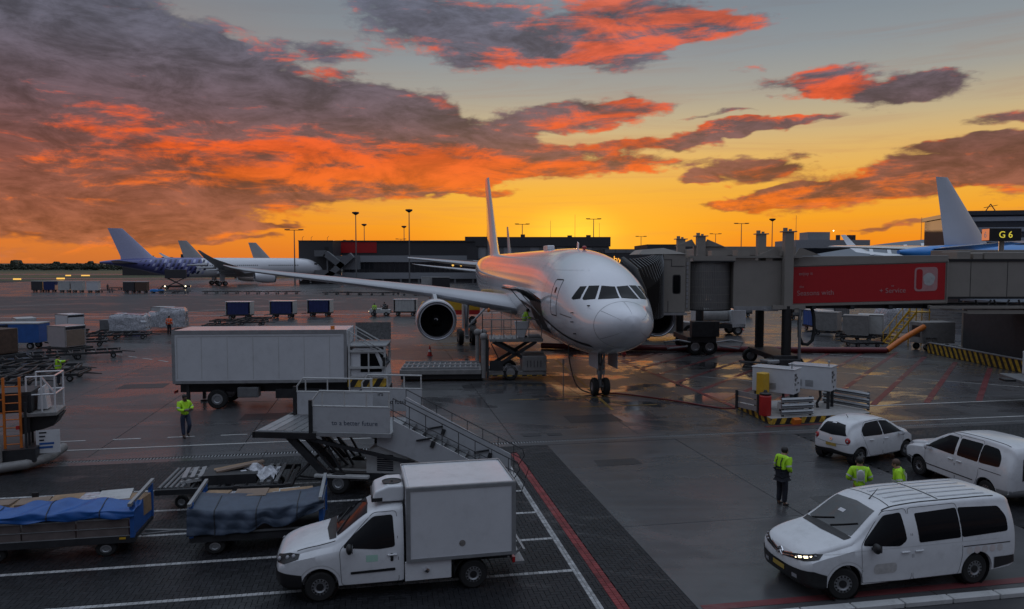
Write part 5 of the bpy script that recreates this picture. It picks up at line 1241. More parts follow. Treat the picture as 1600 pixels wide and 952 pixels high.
# --- carts heaped under tarpaulins
def tarp_cart(loc, rz, label, cloth, L_, seed, panelled):
    rnd = random.Random(seed)
    t = thing('cargo_cart', label, 'cart', loc, rz, 'open cargo carts with tarpaulins')
    m = MB(); m.box(-L_ / 2, L_ / 2, -.75, .75, .50, .62); m.box(-L_ / 2, L_ / 2, -.78, -.75, .44, .68); m.build('bed', 'dark', t)
    for x in (-L_ / 2 + .05, L_ / 2 - .05):
        for y in (-.74, .74):
            m = MB(); m.box(x - .05, x + .05, y - .05, y + .05, .6, 1.72); m.build('corner_post', 'blue', t)
        m = MB(); m.box(x - .02, x + .02, -.7, .7, .64, 1.5); m.build('end_panel', 'blue', t)
        m = MB(); m.bar((x, -.95, 1.70), (x, .95, 1.78), .08, .10); m.build('end_bar', 'galv', t)
    if panelled:
        for k in range(3):
            for r in range(2):
                m = MB(); x0 = -L_ / 2 + .12 + k * (L_ - .24) / 3; m.box(x0 + .02, x0 + (L_ - .24) / 3 - .02, -.765, -.735, .68 + r * .27, .92 + r * .27); m.build('side_board', 'board', t)
        m = MB()
        for z in (.67, .935, 1.21): m.box(-L_ / 2, L_ / 2, -.785, -.765, z - .012, z + .012)
        m.build('side_rail', 'galv', t)
    else:
        m = MB(); m.box(-L_ / 2, L_ / 2, -.78, -.74, .62, .74); m.build('side_rail', 'steel', t)
    wheels4(t, (-L_ * .32, L_ * .32), .62, .24, .16, 18)
    for k in range(9):                                           # load under the sheet
        m = MB(); w = rnd.uniform(.5, .9); x = -L_ / 2 + .4 + k * (L_ - .8) / 8; m.cbox((x, rnd.uniform(.1, .4), 1.22), (w, rnd.uniform(.5, .8), .42 + rnd.uniform(0, .3)), rz=rnd.uniform(-.2, .2), rx=rnd.uniform(-.1, .1)); m.build('parcel', rnd.choice(['card', 'white_soiled', 'steel', 'plasticwrap', 'wood']), t)
    m = MB()
    bx = [rnd.uniform(0, 6) for _ in range(6)]
    def sheet_(u, v):
        x = -L_ / 2 - .03 + (L_ + .06) * u
        hump = .16 * abs(math.sin(u * 5.0 + bx[0])) * math.sin(PI * u) + .05 * math.sin(u * 17 + bx[1]) + .04 * math.sin(u * 31 + v * 7 + bx[2])
        if panelled:
            y = -.22 - .62 * min(1, v * 1.6); z = (1.56 + hump * (1 - v)) - .12 * v - (.16 * max(0, v - .62) / .38) + .03 * math.sin(u * 23 + v * 9)
            y -= .05 * max(0, v - .6) * math.sin(u * 26 + bx[3])
        else:
            dip = .5 + .5 * math.cos((u - .5) * 5.2)
            bot = 1.62 - (.92 - .42 * max(0, u - .62) / .38 * 1.6 - .28 * math.exp(-((u - .56) / .07)**2))
            z = 1.66 + (bot - 1.66) * v - .16 * math.sin(PI * u) * (1 - v); y = -.70 - .14 * math.sin(min(1, v * 3) * PI / 2) - .035 * math.sin(u * 14 + v * 11 * (u - .3) + bx[3]) - .025 * math.sin(u * 37 + v * 5)
            if v < .12: y = .2 - .9 * v / .12
        cr = .030 * (abs(math.sin(u * 9 + v * 3.5 + bx[4])) + abs(math.sin(u * 21 - v * 6 + bx[5])) * .6 + abs(math.sin(u * 4 - v * 9)) * .7)
        return (x, y - cr * (.4 + .6 * v), z + cr * (1 - v) * .8)
    m.grid(90, 28, sheet_); o = m.build('tarpaulin', cloth, t, 80)
    s_ = o.modifiers.new('thick', 'SOLIDIFY'); s_.thickness = .012
    m = MB(); m.bar((L_ / 2, 0, .45), (L_ / 2 + 1.1, .05, .32), .09, .07); m.bar((L_ / 2, -.3, .45), (L_ / 2 + .8, .03, .36), .05); m.build('drawbar', 'steel', t)
    for x in (-.8, .6): m = MB(); m.cbox((L_ * .3 * x, .78, 1.5), (.14, .06, .2)); m.build('latch', 'dark', t)
    m = MB(); m.box(L_ / 2 - .34, L_ / 2 - .2, -.792, -.78, .56, .62); m.build('reflector', 'yellow', t)
    for k in range(3): u = .2 + .3 * k; m = MB(); m.tube([Vector(sheet_(u, v)) + Vector((0, -.012, .012)) for v in (.02, .15, .3, .45, .6, .8, 1.0)], .012, 5); m.build('lashing_rope', 'dark', t)
    t.scale = (1, 1, .76)
    return t
tarp_cart((-11.0, 17.75, 0), R(10.5), 'open cargo cart with brown side boards and a bright blue tarpaulin over its load', 'tarp', 3.75, 3, True)
tarp_cart((-6.3, 18.3, 0), R(10.5), 'cargo cart draped with a faded blue-grey tarpaulin beside the white box van', 'tarp_dark', 3.1, 8, False)

# --- roller dollies
def dolly(loc, rz, label, L_=3.1, W=1.9, group='flat roller dollies', detail=True, z=.5):
    t = thing('dolly', label, 'dolly', loc, rz, group)
    m = MB()
    for s in (1, -1): m.box(-L_ / 2, L_ / 2, s * W / 2 - .05, s * W / 2 + .05, z - .12, z + .03)
    for x in (-L_ / 2 + .05, 0, L_ / 2 - .05): m.box(x - .05, x + .05, -W / 2, W / 2, z - .14, z - .02)
    m.build('frame', 'dark', t)
    m = MB()
    for k in range(10 if detail else 5):
        x = -L_ / 2 + .2 + k * (L_ - .4) / (9 if detail else 4); m.cyl((x, -W / 2 + .06, z - .01), (x, W / 2 - .06, z - .01), .045, n=8)
    struct(m.build('roller', 'dark', t), 'stuff')
    wheels4(t, (-L_ * .33, L_ * .33), W * .36, .19, .12, 12)
    m = MB(); m.bar((L_ / 2, .2, z - .1), (L_ / 2 + .9, 0, z - .2), .05); m.bar((L_ / 2, -.2, z - .1), (L_ / 2 + .9, 0, z - .2), .05); m.build('drawbar', 'dark', t)
    return t
# near dolly with broken pallets and sheeting on it
nd = dolly((-8.35, 21.75, 0), R(9), 'roller dolly loaded with loose planks and a sheet of film, behind the tarpaulin carts', 3.7, 2.2, z=.62)
for k in range(5):
    m = MB(); x = -1.78 + k * .15; m.cyl((x, -1.0, .64), (x, 1.0, .66), .05, n=8); m.build('bare_roller', 'steel', nd)
for k in range(3):
    m = MB(); x = .95 + k * .2; m.box(x, x + .1, -1.0, 1.0, .66, .72); m.build('deck_bar', 'steel', nd)
m = MB(); m.bar((1.85, .2, .55), (2.75, .75, 1.3), .05); m.bar((1.85, -.2, .55), (2.75, .75, 1.3), .05); m.build('raised_drawbar', 'dark', nd)
def heap(name, label, cat_, loc, sz, rz, ry, m_, rx=0):
    m = MB(); m.cbox((0, 0, 0), sz, rz, ry, rx); o = m.build(name, m_); o.location = loc; return tag(o, label, cat_)
pal = thing('broken_pallet', 'broken grey pallet lying askew on the loaded dolly', 'pallet', (-9.05, 21.6, .78), R(16))
for k in range(6): m = MB(); m.cbox((-.55 + k * .22, 0, .05), (.13, 1.1, .03), ry=-.12); m.build('plank', 'galv', pal)
for y in (-.45, 0, .45): m = MB(); m.cbox((0, y, -.03), (1.3, .1, .08), ry=-.12); m.build('bearer', 'white_soiled', pal)
for i, (x, y, a, c) in enumerate(((-8.3, 21.75, 24, 'wood'), (-8.05, 21.6, 30, 'card'))):
    heap('plank', ['weathered brown plank lying across the broken pallet', 'paler plank leaning beside the crumpled film on the dolly'][i], 'plank', (x, y, 0.94 + .05 * i), (1.35, .22, .05), R(a), -.10, c)
m = MB(); rf = random.Random(5); hz = [[rf.uniform(-.08, .14) for _ in range(9)] for _ in range(9)]
m.grid(8, 8, lambda u, v: (-.55 + 1.1 * u, -.5 + 1.0 * v, hz[round(v * 8)][round(u * 8)] + .22 * math.sin(PI * u) * math.sin(PI * v)))
o = m.build('film_sheet', 'plasticwrap', None, 30); o.location = (-7.55, 21.65, .74); tag(o, 'crumpled sheet of clear film on the loaded dolly', 'film sheet')
heap('dark_crate', 'low dark crate under the planks on the dolly', 'crate', (-8.25, 21.55, .77), (1.5, 1.2, .28), R(10), 0, 'dark')

# --- container loader cut by the frame edge
ll = thing('container_loader', 'container loader with orange ladder and white operator basket, cut off by the picture edge', 'loader', (-17.6, 25.6, 0), R(20))
m = MB()
m.tube([(-2.6, -1.7, .22), (-.2, -1.75, .22), (.8, -1.5, .24), (1.35, -.7, .26), (1.5, .6, .28)], .17, 8); m.tube([(-2.6, -1.72, .5), (-.2, -1.77, .5)], .10, 8); m.build('skirt_bumper', 'worn', ll, 60)
m = MB(); m.box(-2.6, 1.1, -1.45, 1.2, .3, .75); m.build('chassis', 'dark', ll)
m = MB(); m.cyl((-.35, -1.5, .3), (-.35, -1.5, 2.62), .09, n=12); po = m.build('mast', 'galv', ll, 60)
m = MB(); m.box(-.6, -.12, -1.72, -1.28, 2.5, 2.82); m.build('mast_cap', 'white', po, bevel=.09, seg=3)
m = MB(); m.box(-.75, -.48, -1.45, -1.2, .3, 2.6); m.build('mast_guide', 'black', po)
m = MB(); m.cyl((.05, -1.55, .35), (.05, -1.55, .95), .12, n=12); m.cyl((.05, -1.55, .95), (.05, -1.55, 1.2), .12, .05, n=12); m.build('hydraulic_cylinder', 'worn', ll, 50)
for x in (.15, .62):
    m = MB(); m.box(x - .035, x + .035, -1.15, -1.08, .4, 3.15); m.build('ladder_stile', 'orange', ll)
for k in range(9): m = MB(); m.cyl((.15, -1.12, .6 + k * .28), (.62, -1.12, .6 + k * .28), .02, n=6); m.build('ladder_rung', 'orange', ll)
for k in range(3): m = MB(); m.cyl((-1.6, -1.0, 1.5 + k * .45), (.15, -1.1, 1.5 + k * .45), .025, n=6); m.build('cross_tube', 'orange', ll)
for y in (-1.2, -.8, -.4): m = MB(); m.box(.75, .82, y - .03, y + .03, .4, 2.3); m.build('guard_bar', 'dark', ll)
m = MB(); m.box(.6, 1.65, -.9, .5, 1.72, 1.86); bk = m.build('operator_basket', 'worn', ll, bevel=.02)
m = MB(); m.rail([(.75, -.86, 1.86), (1.6, -.86, 1.86), (1.6, .45, 1.86), (.75, .45, 1.86)], [(.75, -.86, 1.86), (1.2, -.86, 1.86), (1.6, -.86, 1.86), (1.6, .45, 1.86), (.75, .45, 1.86)], 1.25, .03, 1); m.bar((1.2, -.86, 3.1), (1.6, -.86, 2.5), .05); m.build('basket_rail', 'white', bk)
m = MB(); m.prism([(.95, 1.88), (1.0, 2.6), (1.2, 2.75), (1.3, 1.88)], 'xz', -.45, .1); m.build('control_console', 'white', bk, bevel=.03)
m = MB(); m.prism([(.5, 1.1), (.5, 1.7), (1.7, 1.7), (1.5, 1.35), (1.2, 1.25)], 'xz', -.7, .3); m.build('swing_arm', 'black', ll)
m = MB(); m.box(1.0, 1.72, -.92, -.88, .45, 1.25); bd = m.build('notice_board', 'white', ll)
for k, w in enumerate((.22, .18, .14, .44, .40)): m = MB(); m.box(1.1, 1.1 + w, -.93, -.921, 1.14 - k * .13, 1.19 - k * .13 if k < 3 else 1.21 - k * .13); m.build('notice_print', 'navy' if k < 3 else 'blue', bd)
m = MB(); m.box(-.3, .9, -.9, .6, 1.9, 2.6); m.box(-.2, .8, -.95, -.9, 2.0, 2.5); m.build('lift_carriage', 'dark', ll)
for x in (-1.8, .5): wheel(ll, (x, -1.2, .36), .36, .25)
m = MB(); m.cbox((.55, -1.2, 1.45), (.1, .06, .12)); m.build('stop_button', 'red', ll)

# --- cargo loader at the jet's hold
cl = thing('container_loader', 'container loader with low roller deck and railed bridge at the open hold', 'loader', (-1.6, 45.0, 0), R(3))
m = MB(); m.box(-5.1, -.3, -1.6, 1.3, .42, .72); dk = m.build('roller_deck', 'worn', cl, bevel=.03)
for k in range(14): m = MB(); x = -4.75 + k * .32; m.cyl((x, -1.35, .76), (x, 1.05, .76), .06, n=8); m.build('deck_roller', 'galv', dk)
for y in (-1.5, 1.2, -.2): m = MB(); m.box(-5.0, -.4, y - .05, y + .05, .73, .86); m.build('guide_rail', 'galv', dk)
m = MB(); m.box(-5.05, -.2, -1.4, 1.1, .12, .42); m.build('under_deck', 'black', cl)
for x, y in ((-.15, -1.5), (-.15, 1.2), (-.5, 1.3)):
    m = MB(); m.cyl((x, y, .2), (x, y, 2.6), .14, n=12); m.ball((x, y, 2.66), (.24, .24, .22), 12, 8); m.build('mast', 'worn', cl, 60)
    m = MB(); m.box(x + .16, x + .3, y - .1, y + .1, .2, 2.5); m.build('mast_guide', 'dark', cl)
m = MB(); m.box(.1, 3.6, -1.35, 1.2, .25, .55); m.build('chassis', 'worn', cl, bevel=.03)
m = MB(); m.box(2.15, 3.6, -1.4, 1.2, .55, 1.45); m.build('engine_box', 'worn', cl, bevel=.04)
for x in (1.45,): 
    for y in (-1.2, 1.0): wheel(cl, (x, y, .48), .48, .32, n=22)
for y in (-1.1, 1.0):
    m = MB(); m.bar((.4, y, .7), (3.0, y, 2.3), .12, .2); m.bar((3.0, y, .9), (.4, y, 2.3), .12, .2); m.build('scissor_arm', 'dark', cl)
m = MB(); m.box(.2, 3.4, -1.25, 1.1, 2.3, 2.48); br = m.build('bridge_deck', 'worn', cl, bevel=.02)
m = MB(); m.rail([(.3, -1.2, 2.48), (3.3, -1.2, 2.48)], [(.3 + i * .75, -1.2, 2.48) for i in range(5)], 1.15, .03, 1); m.build('bridge_rail', 'worn', br); m = MB(); m.rail([(-.2, 1.1, 2.48), (1.6, 1.1, 2.48)], [(-.2 + .6 * i, 1.1, 2.48) for i in range(4)], 1.5, .025, 2); m.build('bridge_rail', 'worn', br)
m = MB(); m.rail([(-.2, 1.1, 2.48), (-.2, -.4, 2.48)], [(-.2, .3, 2.48), (-.2, -.4, 2.48)], 1.4, .025, 2); m.build('cage_rail', 'dark', br)
m = MB(); m.prism([(1.9, 2.5), (1.75, 3.2), (1.7, 3.5), (2.6, 3.5), (2.55, 3.2), (2.3, 2.5)], 'xz', -.9, -.4); m.build('control_console', 'white', br, bevel=.04)
m = MB(); m.tube([(.3, -1.3, .6), (.7, -1.38, 1.4), (.3, -1.3, 2.2), (.6, -1.25, 2.35)], .04, 6); m.tube([(.2, -1.25, .6), (-.1, -1.3, 1.2), (.2, -1.3, 2.0)], .03, 6); m.build('hydraulic_hose', 'black', cl)
m = MB(); m.box(.2, 1.0, -1.42, -1.36, .6, 1.2); m.build('valve_box', 'dark', cl)
for k in range(5): m = MB(); m.cyl((2.45 + k * .2, -1.405, .8), (2.45 + k * .2, -1.405, 1.2), .02, n=6); m.build('grille_bar', 'dark', cl)
m = MB(); m.box(2.6, 3.3, -.6, .4, 2.5, 2.62); [m.cyl((.5 + k * .35, -1.1, 2.5), (.5 + k * .35, .9, 2.5), .05, n=8) for k in range(6)]; struct(m.build('bridge_roller', 'galv', br), 'stuff')
m = MB(); m.ball((.2, 1.1, 4.05), (.1, .1, .14), 8, 6); m.build('beacon', 'orange', br)
m = MB(); m.prism([(1.0, .6), (1.15, .9), (1.75, .9), (1.95, .6)], 'xz', -1.36, -1.32); m.build('mudguard', 'galv', cl)
m = MB(); m.box(.2, 3.5, -1.37, -1.355, .26, .34); m.build('hazard_strip', 'hazard', cl)

# --- baggage carts with navy curtains
def bag_cart(loc, rz, label, canvas='bluedark', group='roofed baggage carts with navy curtains', face='navy curtain'):
    t = thing('baggage_cart', label, 'baggage cart', loc, rz, group)
    m = MB(); m.box(-1.5, 1.5, -.8, .8, .42, .58); m.build('bed', 'dark', t)
    m = MB(); m.box(-1.55, 1.55, -.85, .85, 2.12, 2.2); m.build('roof', 'white', t, bevel=.02)
    for x in (-1.5, 1.5):
        m = MB(); m.box(x - .03, x + .03, -.8, .8, .58, 2.12); m.build('end_panel', 'white_soiled', t)
    for y in (-.79, .79):
        m = MB(); m.grid(24, 4, lambda u, v, y=y: (-1.28 + 2.56 * u, y + .035 * math.sin(u * 40), .60 + 1.5 * v)); m.build('curtain', canvas, t, 80)
    wheels4(t, (-1.0, 1.0), .6, .24, .16, 14)
    m = MB(); m.bar((-1.5, 0, .45), (-2.5, 0, .32), .08); m.build('drawbar', 'dark', t); return t
c0 = bag_cart((-34.1, 92.5, 0), R(2), 'navy-curtained baggage cart at the white truck end of its row')
dup(c0, (-29.2, 94.2, 0), R(-2), 'middle one of three navy-curtained baggage carts in a row on the far apron')
dup(c0, (-25.2, 97.0, 0), R(-2), 'navy-curtained baggage cart of the row standing nearest the engine')
wc = bag_cart((-14.2, 98.5, 0), R(0), 'pale grey closed baggage cart behind two workers near the engine', 'white_soiled', 'pale closed carts')
# --- low tug in front of that cart
def tug(loc, rz, label, col, group=None):
    t = thing('baggage_tug', label, 'tug', loc, rz, group)
    m = MB(); m.prism([(-1.4, .35), (-1.4, .85), (-.2, .85), (-.1, 1.0), (1.2, .95), (1.4, .7), (1.4, .35)], 'xz', -.65, .65); m.build('body', col, t, bevel=.05)
    m = MB(); m.box(-.9, -.3, -.4, .4, .85, 1.05); m.box(-1.0, -.9, -.4, .4, .85, 1.4); m.build('seat', 'black', t)
    m = MB(); m.tube([(.1, 0, .95), (-.1, 0, 1.25)], .03); m.lathe([(0, .16), (.03, .18), (.03, .15), (0, .16)], (-.12, 0, 1.27), (-.8, 0, .6), 12); m.build('steering_wheel', 'black', t)
    wheels4(t, (-.9, .85), .6, .28, .2, 14)
    for s in (1, -1): m = MB(); m.ball((1.4, s * .45, .62), (.05, .08, .08), 8, 6); m.build('headlamp', 'lamp_w', t)
    return t
tug((-17.5, 98.0, 0), R(180), 'low pale tug with lit headlamps in front of the grey cart', 'white_soiled')

# --- air cargo containers
def container(name, label, loc, rz, w, d, h, body, face, group=None, z0=.56, chamfer=True, strap=None):
    t = thing(name, label, 'container', (loc[0], loc[1], z0), rz, group)
    m = MB(); c = .38 if chamfer else 0.0
    poly = [(-w / 2, c), (-w / 2, h), (w / 2, h), (w / 2, 0)] + ([(-w / 2 + c, 0)] if chamfer else [(-w / 2, 0)])
    m.prism(poly, 'xz', -d / 2, d / 2); sh = m.build('shell', body, t, bevel=.015)
    m = MB(); e = .05
    for y in (-d / 2 - .006, d / 2 + .006):
        m.box(-w / 2, w / 2, y - .012, y + .012, h - e * 1.6, h + .01); m.box(w / 2 - e, w / 2, y - .012, y + .012, .02, h - e * 1.6); m.box(-w / 2, -w / 2 + e, y - .012, y + .012, c, h - e * 1.6); m.box(-w / 2 + c, w / 2 - e, y - .012, y + .012, 0, e)
    m.build('frame', 'galv', sh)
    m = MB(); m.box(w / 2 + .001, w / 2 + .014, -d / 2 + .1, d / 2 - .1, .08, h - .32); m.build('door_panel', face, t)
    if strap: m = MB(); m.box(w / 2 + .001, w / 2 + .016, -d / 2 + .04, d / 2 - .04, h - .28, h - .08); m.build('name_band', strap, t)
    return t
def at_on(px, py, z=.56):
    return None
U = [('container', 'bare metal container with a tan door panel and navy band, on a dolly', (-34.6, 57.2), 38, 2.0, 1.7, 1.62, 'bare', 'card', 'navy'),
     ('container', 'brown streaked container cut off by the picture edge', (-36.9, 52.6), 42, 2.1, 1.7, 1.75, 'brown', 'brown', None),
     ('container', 'white container with dark frame behind the blue one', (-46.0, 69.5), 12, 2.3, 1.6, 1.3, 'white_soiled', 'white_soiled', None),
     ('container', 'white container with navy band, behind the tan-doored metal one', (-43.5, 72.5), 30, 2.2, 1.6, 1.45, 'white_flat', 'white_flat', 'navy')]
for nm, lb, p, a, w, d, h, b, f_, st_ in U:
    container(nm, lb, p, R(a - 60), w, d, h, b, f_, 'containers waiting on dollies', strap=st_)
    dolly((*p, 0), R(a - 60), 'dolly under the ' + lb.split(',')[0].replace(' cut off by the picture edge', ''), 3.2, 1.9, 'dollies under containers', False)
bc = thing('box_trailer', 'bright blue closed box trailer between the brown and the bare metal containers', 'trailer', (-40.2, 60.2, 0), R(4))
m = MB(); m.box(-1.9, 1.9, -.85, .85, .55, 2.1); b_ = m.build('box', 'blue', bc, bevel=.03)
m = MB(); m.box(-1.92, 1.92, -.87, .87, 2.08, 2.16); m.build('roof', 'white_soiled', bc)
m = MB(); m.box(-.62, -.45, -.88, -.855, .6, 2.05); m.box(-1.2, -.62, -.87, -.853, .9, 2.0); m.build('side_door', 'navy', b_)
wheels4(bc, (-1.2, 1.1), .6, .28, .2, 14); m = MB(); m.bar((1.9, 0, .5), (3.0, 0, .35), .1); m.build('drawbar', 'dark', bc)
def wrapped(label, loc, rz, sz, seed):
    rnd = random.Random(seed); t = thing('wrapped_pallet', label, 'pallet load', (*loc, .52), rz, 'film-wrapped pallet loads')
    m = MB(); w, d, h = sz
    def sh(u, v):
        a = 2 * PI * u; k = 1 / max(abs(math.cos(a)), abs(math.sin(a))); j = 1 + rnd.uniform(-.05, .05)
        return (w / 2 * math.cos(a) * k * j * (1 - .12 * max(0, v - .8) * 5), d / 2 * math.sin(a) * k * j * (1 - .12 * max(0, v - .8) * 5), h * v * (1 + .05 * math.sin(a * 3 + seed)))
    m.grid(40, 9, sh); m.add([sh(i / 40, 1) for i in range(40)], [tuple(range(40))]); m.build('film_wrap', 'plasticwrap', t, 25)
    m = MB(); m.box(-w / 2 - .05, w / 2 + .05, -d / 2 - .05, d / 2 + .05, -.02, .04); m.build('pallet_sheet', 'galv', t); return t
wrapped('broad low film-wrapped pallet load, largest of the pile', (-37.0, 71.5), R(14), (3.2, 2.3, 1.55), 1)
wrapped('tall film-wrapped load behind the worker in orange', (-34.6, 75.5), R(14), (2.4, 2.2, 1.9), 2)
wrapped('smaller wrapped load wedged between two bigger ones', (-36.2, 75.6), R(8), (1.8, 2.0, 1.5), 5)
container('container', 'small white container with a dark name board above the wrapped loads', (-37.6, 79.5), R(-8), 1.9, 1.5, 1.6, 'white_soiled', 'white_soiled', 'containers waiting on dollies', .7, False)
heap('blue_crate', 'rounded blue bin behind the wrapped loads', 'bin', (-40.2, 78.5, 1.0), (1.7, 1.4, 1.1), R(6), 0, 'blue')
heap('dark_crate', 'dark square crate beside the broad wrapped load', 'crate', (-39.9, 73.2, .9), (1.5, 1.4, 1.0), R(10), 0, 'steel')
d0 = dolly((-38.2, 70.9, 0), R(14), 'empty roller dolly in the train leading past the wrapped loads', 3.4, 2.4, detail=False)
for i, (x, y, a) in enumerate(((-42.0, 69.2, 18), (-38.6, 66.9, 22), (-35.4, 68.3, 20), (-31.6, 72.6, 16), (-34.0, 50.5, 40), (-33.0, 53.4, 34), (-30.9, 54.6, 30), (-36.2, 49.0, 12), (-31.2, 47.6, 8), (-29.0, 46.0, 24), (-33.6, 45.2, 10), (-27.4, 43.9, 14), (-31.0, 42.6, 8), (-28.6, 41.0, 18), (-31.0, 78.5, 10), (-29.2, 82.5, 8), (-32.6, 84.5, 6), (-30.5, 87.5, 4), (-36.0, 62.0, 26))):
    dup(d0, (x, y, 0), R(a), 'empty roller dolly in the train leading past the wrapped loads')
# --- distant train of carts and dollies by the chequered jet
def small_cart(loc, rz, label, body, h=2.0, w=2.6, group='carts lined up near the chequered jet'):
    t = thing('baggage_cart', label, 'baggage cart', loc, rz, group)
    m = MB(); m.box(-w / 2, w / 2, -.8, .8, .5, h); m.build('box', body, t, bevel=.06)
    m = MB(); m.box(-w / 2 - .05, w / 2 + .05, -.85, .85, h - .02, h + .08); m.build('roof', 'white_soiled', t)
    wheels4(t, (-w * .3, w * .3), .6, .26, .2, 10); return t
for px, D, b, lb in ((60, 178, 'bldark', 'dark cart at the outer end of the line near the chequered tail'), (79, 178, 'bluedark', 'dark blue cart second in the line near the chequered tail'), (102, 176, 'white_soiled', 'grey-white cart third in the line near the chequered tail'), (122, 176, 'white_soiled', 'pale rounded cart fourth in the line near the chequered tail'), (146, 175, 'white_flat', 'white cart with navy roof last in the line near the chequered tail'),
                     (203, 172, 'bldark', 'dark tall cart under the chequered fuselage'), (222, 172, 'brown', 'brown and white cart beside the sky blue tractor'), (672, 186, 'white_soiled', 'pale van-shaped cart under the pier windows'), (689, 185, 'bldark', 'dark cart under the pier windows')):
    small_cart(((px - 800) / 1155 * D, D, 0), R(6), lb, b, 2.6 if px < 500 else 3.4, 2.6 if px < 500 else 4.4)
tug(((245 - 800) / 1155 * 171, 171, 0), R(185), 'sky blue tractor with a lit lamp near the chequered jet', 'klm')
fl_ = dolly(((165 - 800) / 1155 * 176, 176, 0), R(4), 'flat dolly standing empty on the far apron', 3.6, 1.8, 'empty flat dollies on the far apron', False, .6)
for px, D in ((180, 192), (195, 192), (262, 170), (283, 170), (330, 168), (362, 168), (395, 167), (425, 167), (455, 167), (518, 163), (535, 163), (552, 161), (572, 160), (590, 160), (606, 161), (640, 159), (660, 158)):
    dup(fl_, ((px - 800) / 1155 * D, D, 0), R(random.uniform(-6, 10)), 'flat dolly standing empty on the far apron')
bl = thing('belt_loader', 'dark raised loader at the belly of the chequered jet', 'loader', ((275 - 800) / 1155 * 198, 198, 0), R(20))
m = MB(); m.box(-2.6, 2.6, -1.3, 1.3, 2.9, 5.2); m.build('raised_body', 'bldark', bl, bevel=.05)
m = MB(); [m.bar((-2, y, .8), (2, y, 2.9), .2) for y in (-1, 1)]; [m.bar((2, y, .8), (-2, y, 2.9), .2) for y in (-1, 1)]; m.build('scissor_arm', 'dark', bl)
m = MB(); m.box(-3.4, 3.6, -1.2, 1.2, .5, 1.0); m.build('chassis', 'dark', bl); wheels4(bl, (-2.2, 2.2), 1.0, .5, .3)
for x in (-2.6, 2.4): m = MB(); m.ball((x, -1.3, .8), .16, 8, 6); m.build('lamp', 'lamp_w', bl)
for px, D, lb, col, ln in ((715, 84, 'yellow and red box truck partly behind the engine pylon', 'yellow', 5.0),):
    t = thing('box_truck', lb, 'truck', ((px - 800) / 1155 * D, D, 0), R(4))
    m = MB(); m.box(-ln / 2, ln / 2, -1.1, 1.1, 1.7, 3.5); m.build('box', col, t, bevel=.03); m = MB(); m.box(-ln / 2, ln / 2, -1.11, 1.11, 1.2, 1.7); m.build('lower_panel', 'red', t); wheels4(t, (-1.6, 1.7), .95, .45, .3)
    m = MB(); m.box(-ln / 2 - 1.6, -ln / 2 - .1, -1.05, 1.05, .6, 2.6); m.build('cab', col, t, bevel=.1)

# --- ground power island
isl = struct(thing('service_island', '', '')); del isl['label'], isl['category']
def poly_st(lst, z): return [ST(s, t, z) for s, t in lst]
base = [(16.6, 29.1), (21.6, 29.4), (22.2, 31.4), (20.5, 33.0), (16.9, 32.8)]
m = MB(); m.loft([poly_st(base, 0), poly_st(base, .30)]); m.build('island_base', 'concrete', isl, bevel=.02)
m = MB()
for a, b in zip(base, base[1:] + base[:1]):
    p, q = Vector(ST(*a, 0)), Vector(ST(*b, 0)); d = (q - p).normalized(); n = Vector((d.y, -d.x, 0)) * .012
    m.add([p + n + Vector((0, 0, .03)), q + n + Vector((0, 0, .03)), q + n + Vector((0, 0, .29)), p + n + Vector((0, 0, .29))], [(0, 1, 2, 3)])
m.build('hazard_edging', 'hazard', isl)
strip_ = MB(); strip(strip_, (16.2, 28.85), (22.0, 29.1), .22, .010); struct(strip_.build('red_edge_line', 'line_red'))
def cabinet(loc, label):
    t = thing('power_cabinet', label, 'cabinet', (*loc, .30), R(-38), 'white ground power cabinets')
    m = MB(); m.box(-1.15, .75, -.42, .48, .82, 1.92); b = m.build('housing', 'white_flat', t, bevel=.025)
    m = MB(); m.box(-1.18, .78, -.45, .51, 1.92, 1.96); m.build('lid', 'white', b, bevel=.01)
    for x, y in ((-1.0, -.3), (-1.0, .35), (.6, -.3), (.6, .35)): m = MB(); m.box(x - .06, x + .06, y - .06, y + .06, 0, .82); m.build('leg', 'dark', t)
    m = MB(); [m.cyl((.755, y, z), (.775, y, z), .05, n=12) for y, z in ((-.05, 1.55), (-.05, 1.0))]; m.build('lock', 'black', b)
    for k in range(5): m = MB(); m.box(-.9, -.55, -.432, -.421, .98 + k * .06, 1.015 + k * .06); m.box(-.4, -.05, -.432, -.421, .98 + k * .06, 1.015 + k * .06); m.build('louvre', 'galv', b)
    text('MB', .22, 'black', b, (.757, -.25, 1.66), (PI / 2, PI / 2 * 0, PI / 2), .003); text('VB', .22, 'black', b, (.757, -.25, 1.46), (PI / 2, 0, PI / 2), .003); text('Yo', .20, 'black', b, (.757, -.26, 1.26), (PI / 2, 0, PI / 2), .003); text('2400', .13, 'steel', b, (.757, .12, 1.28), (PI / 2, 0, PI / 2), .003)
    m = MB(); m.cyl((.6, -.3, 1.96), (.6, -.3, 2.14), .03, n=8); m.ball((.6, -.3, 2.18), .06, 10, 6); m.build('indicator_lamp', 'galv', t)
    m = MB(); m.tube([(.2, -.2, .82), (.25, -.25, .5), (.1, -.3, .2), (.15, -.3, 0)], .06); m.build('cable_drop', 'black', t)
    return t
cabinet((12.25, 33.5), 'white ground power cabinet behind the yellow post and red bin')
cabinet((14.25, 34.3), 'white ground power cabinet set back beside the grey fence boards')
m = MB(); m.box(-.22, .22, -.2, .2, 0, 1.75); o = m.build('yellow_post', 'yellow', None, bevel=.03); o.location = (11.35, 33.2, .30); o.rotation_euler.z = R(30); tag(o, 'stout yellow box post at the corner of the service island', 'post')
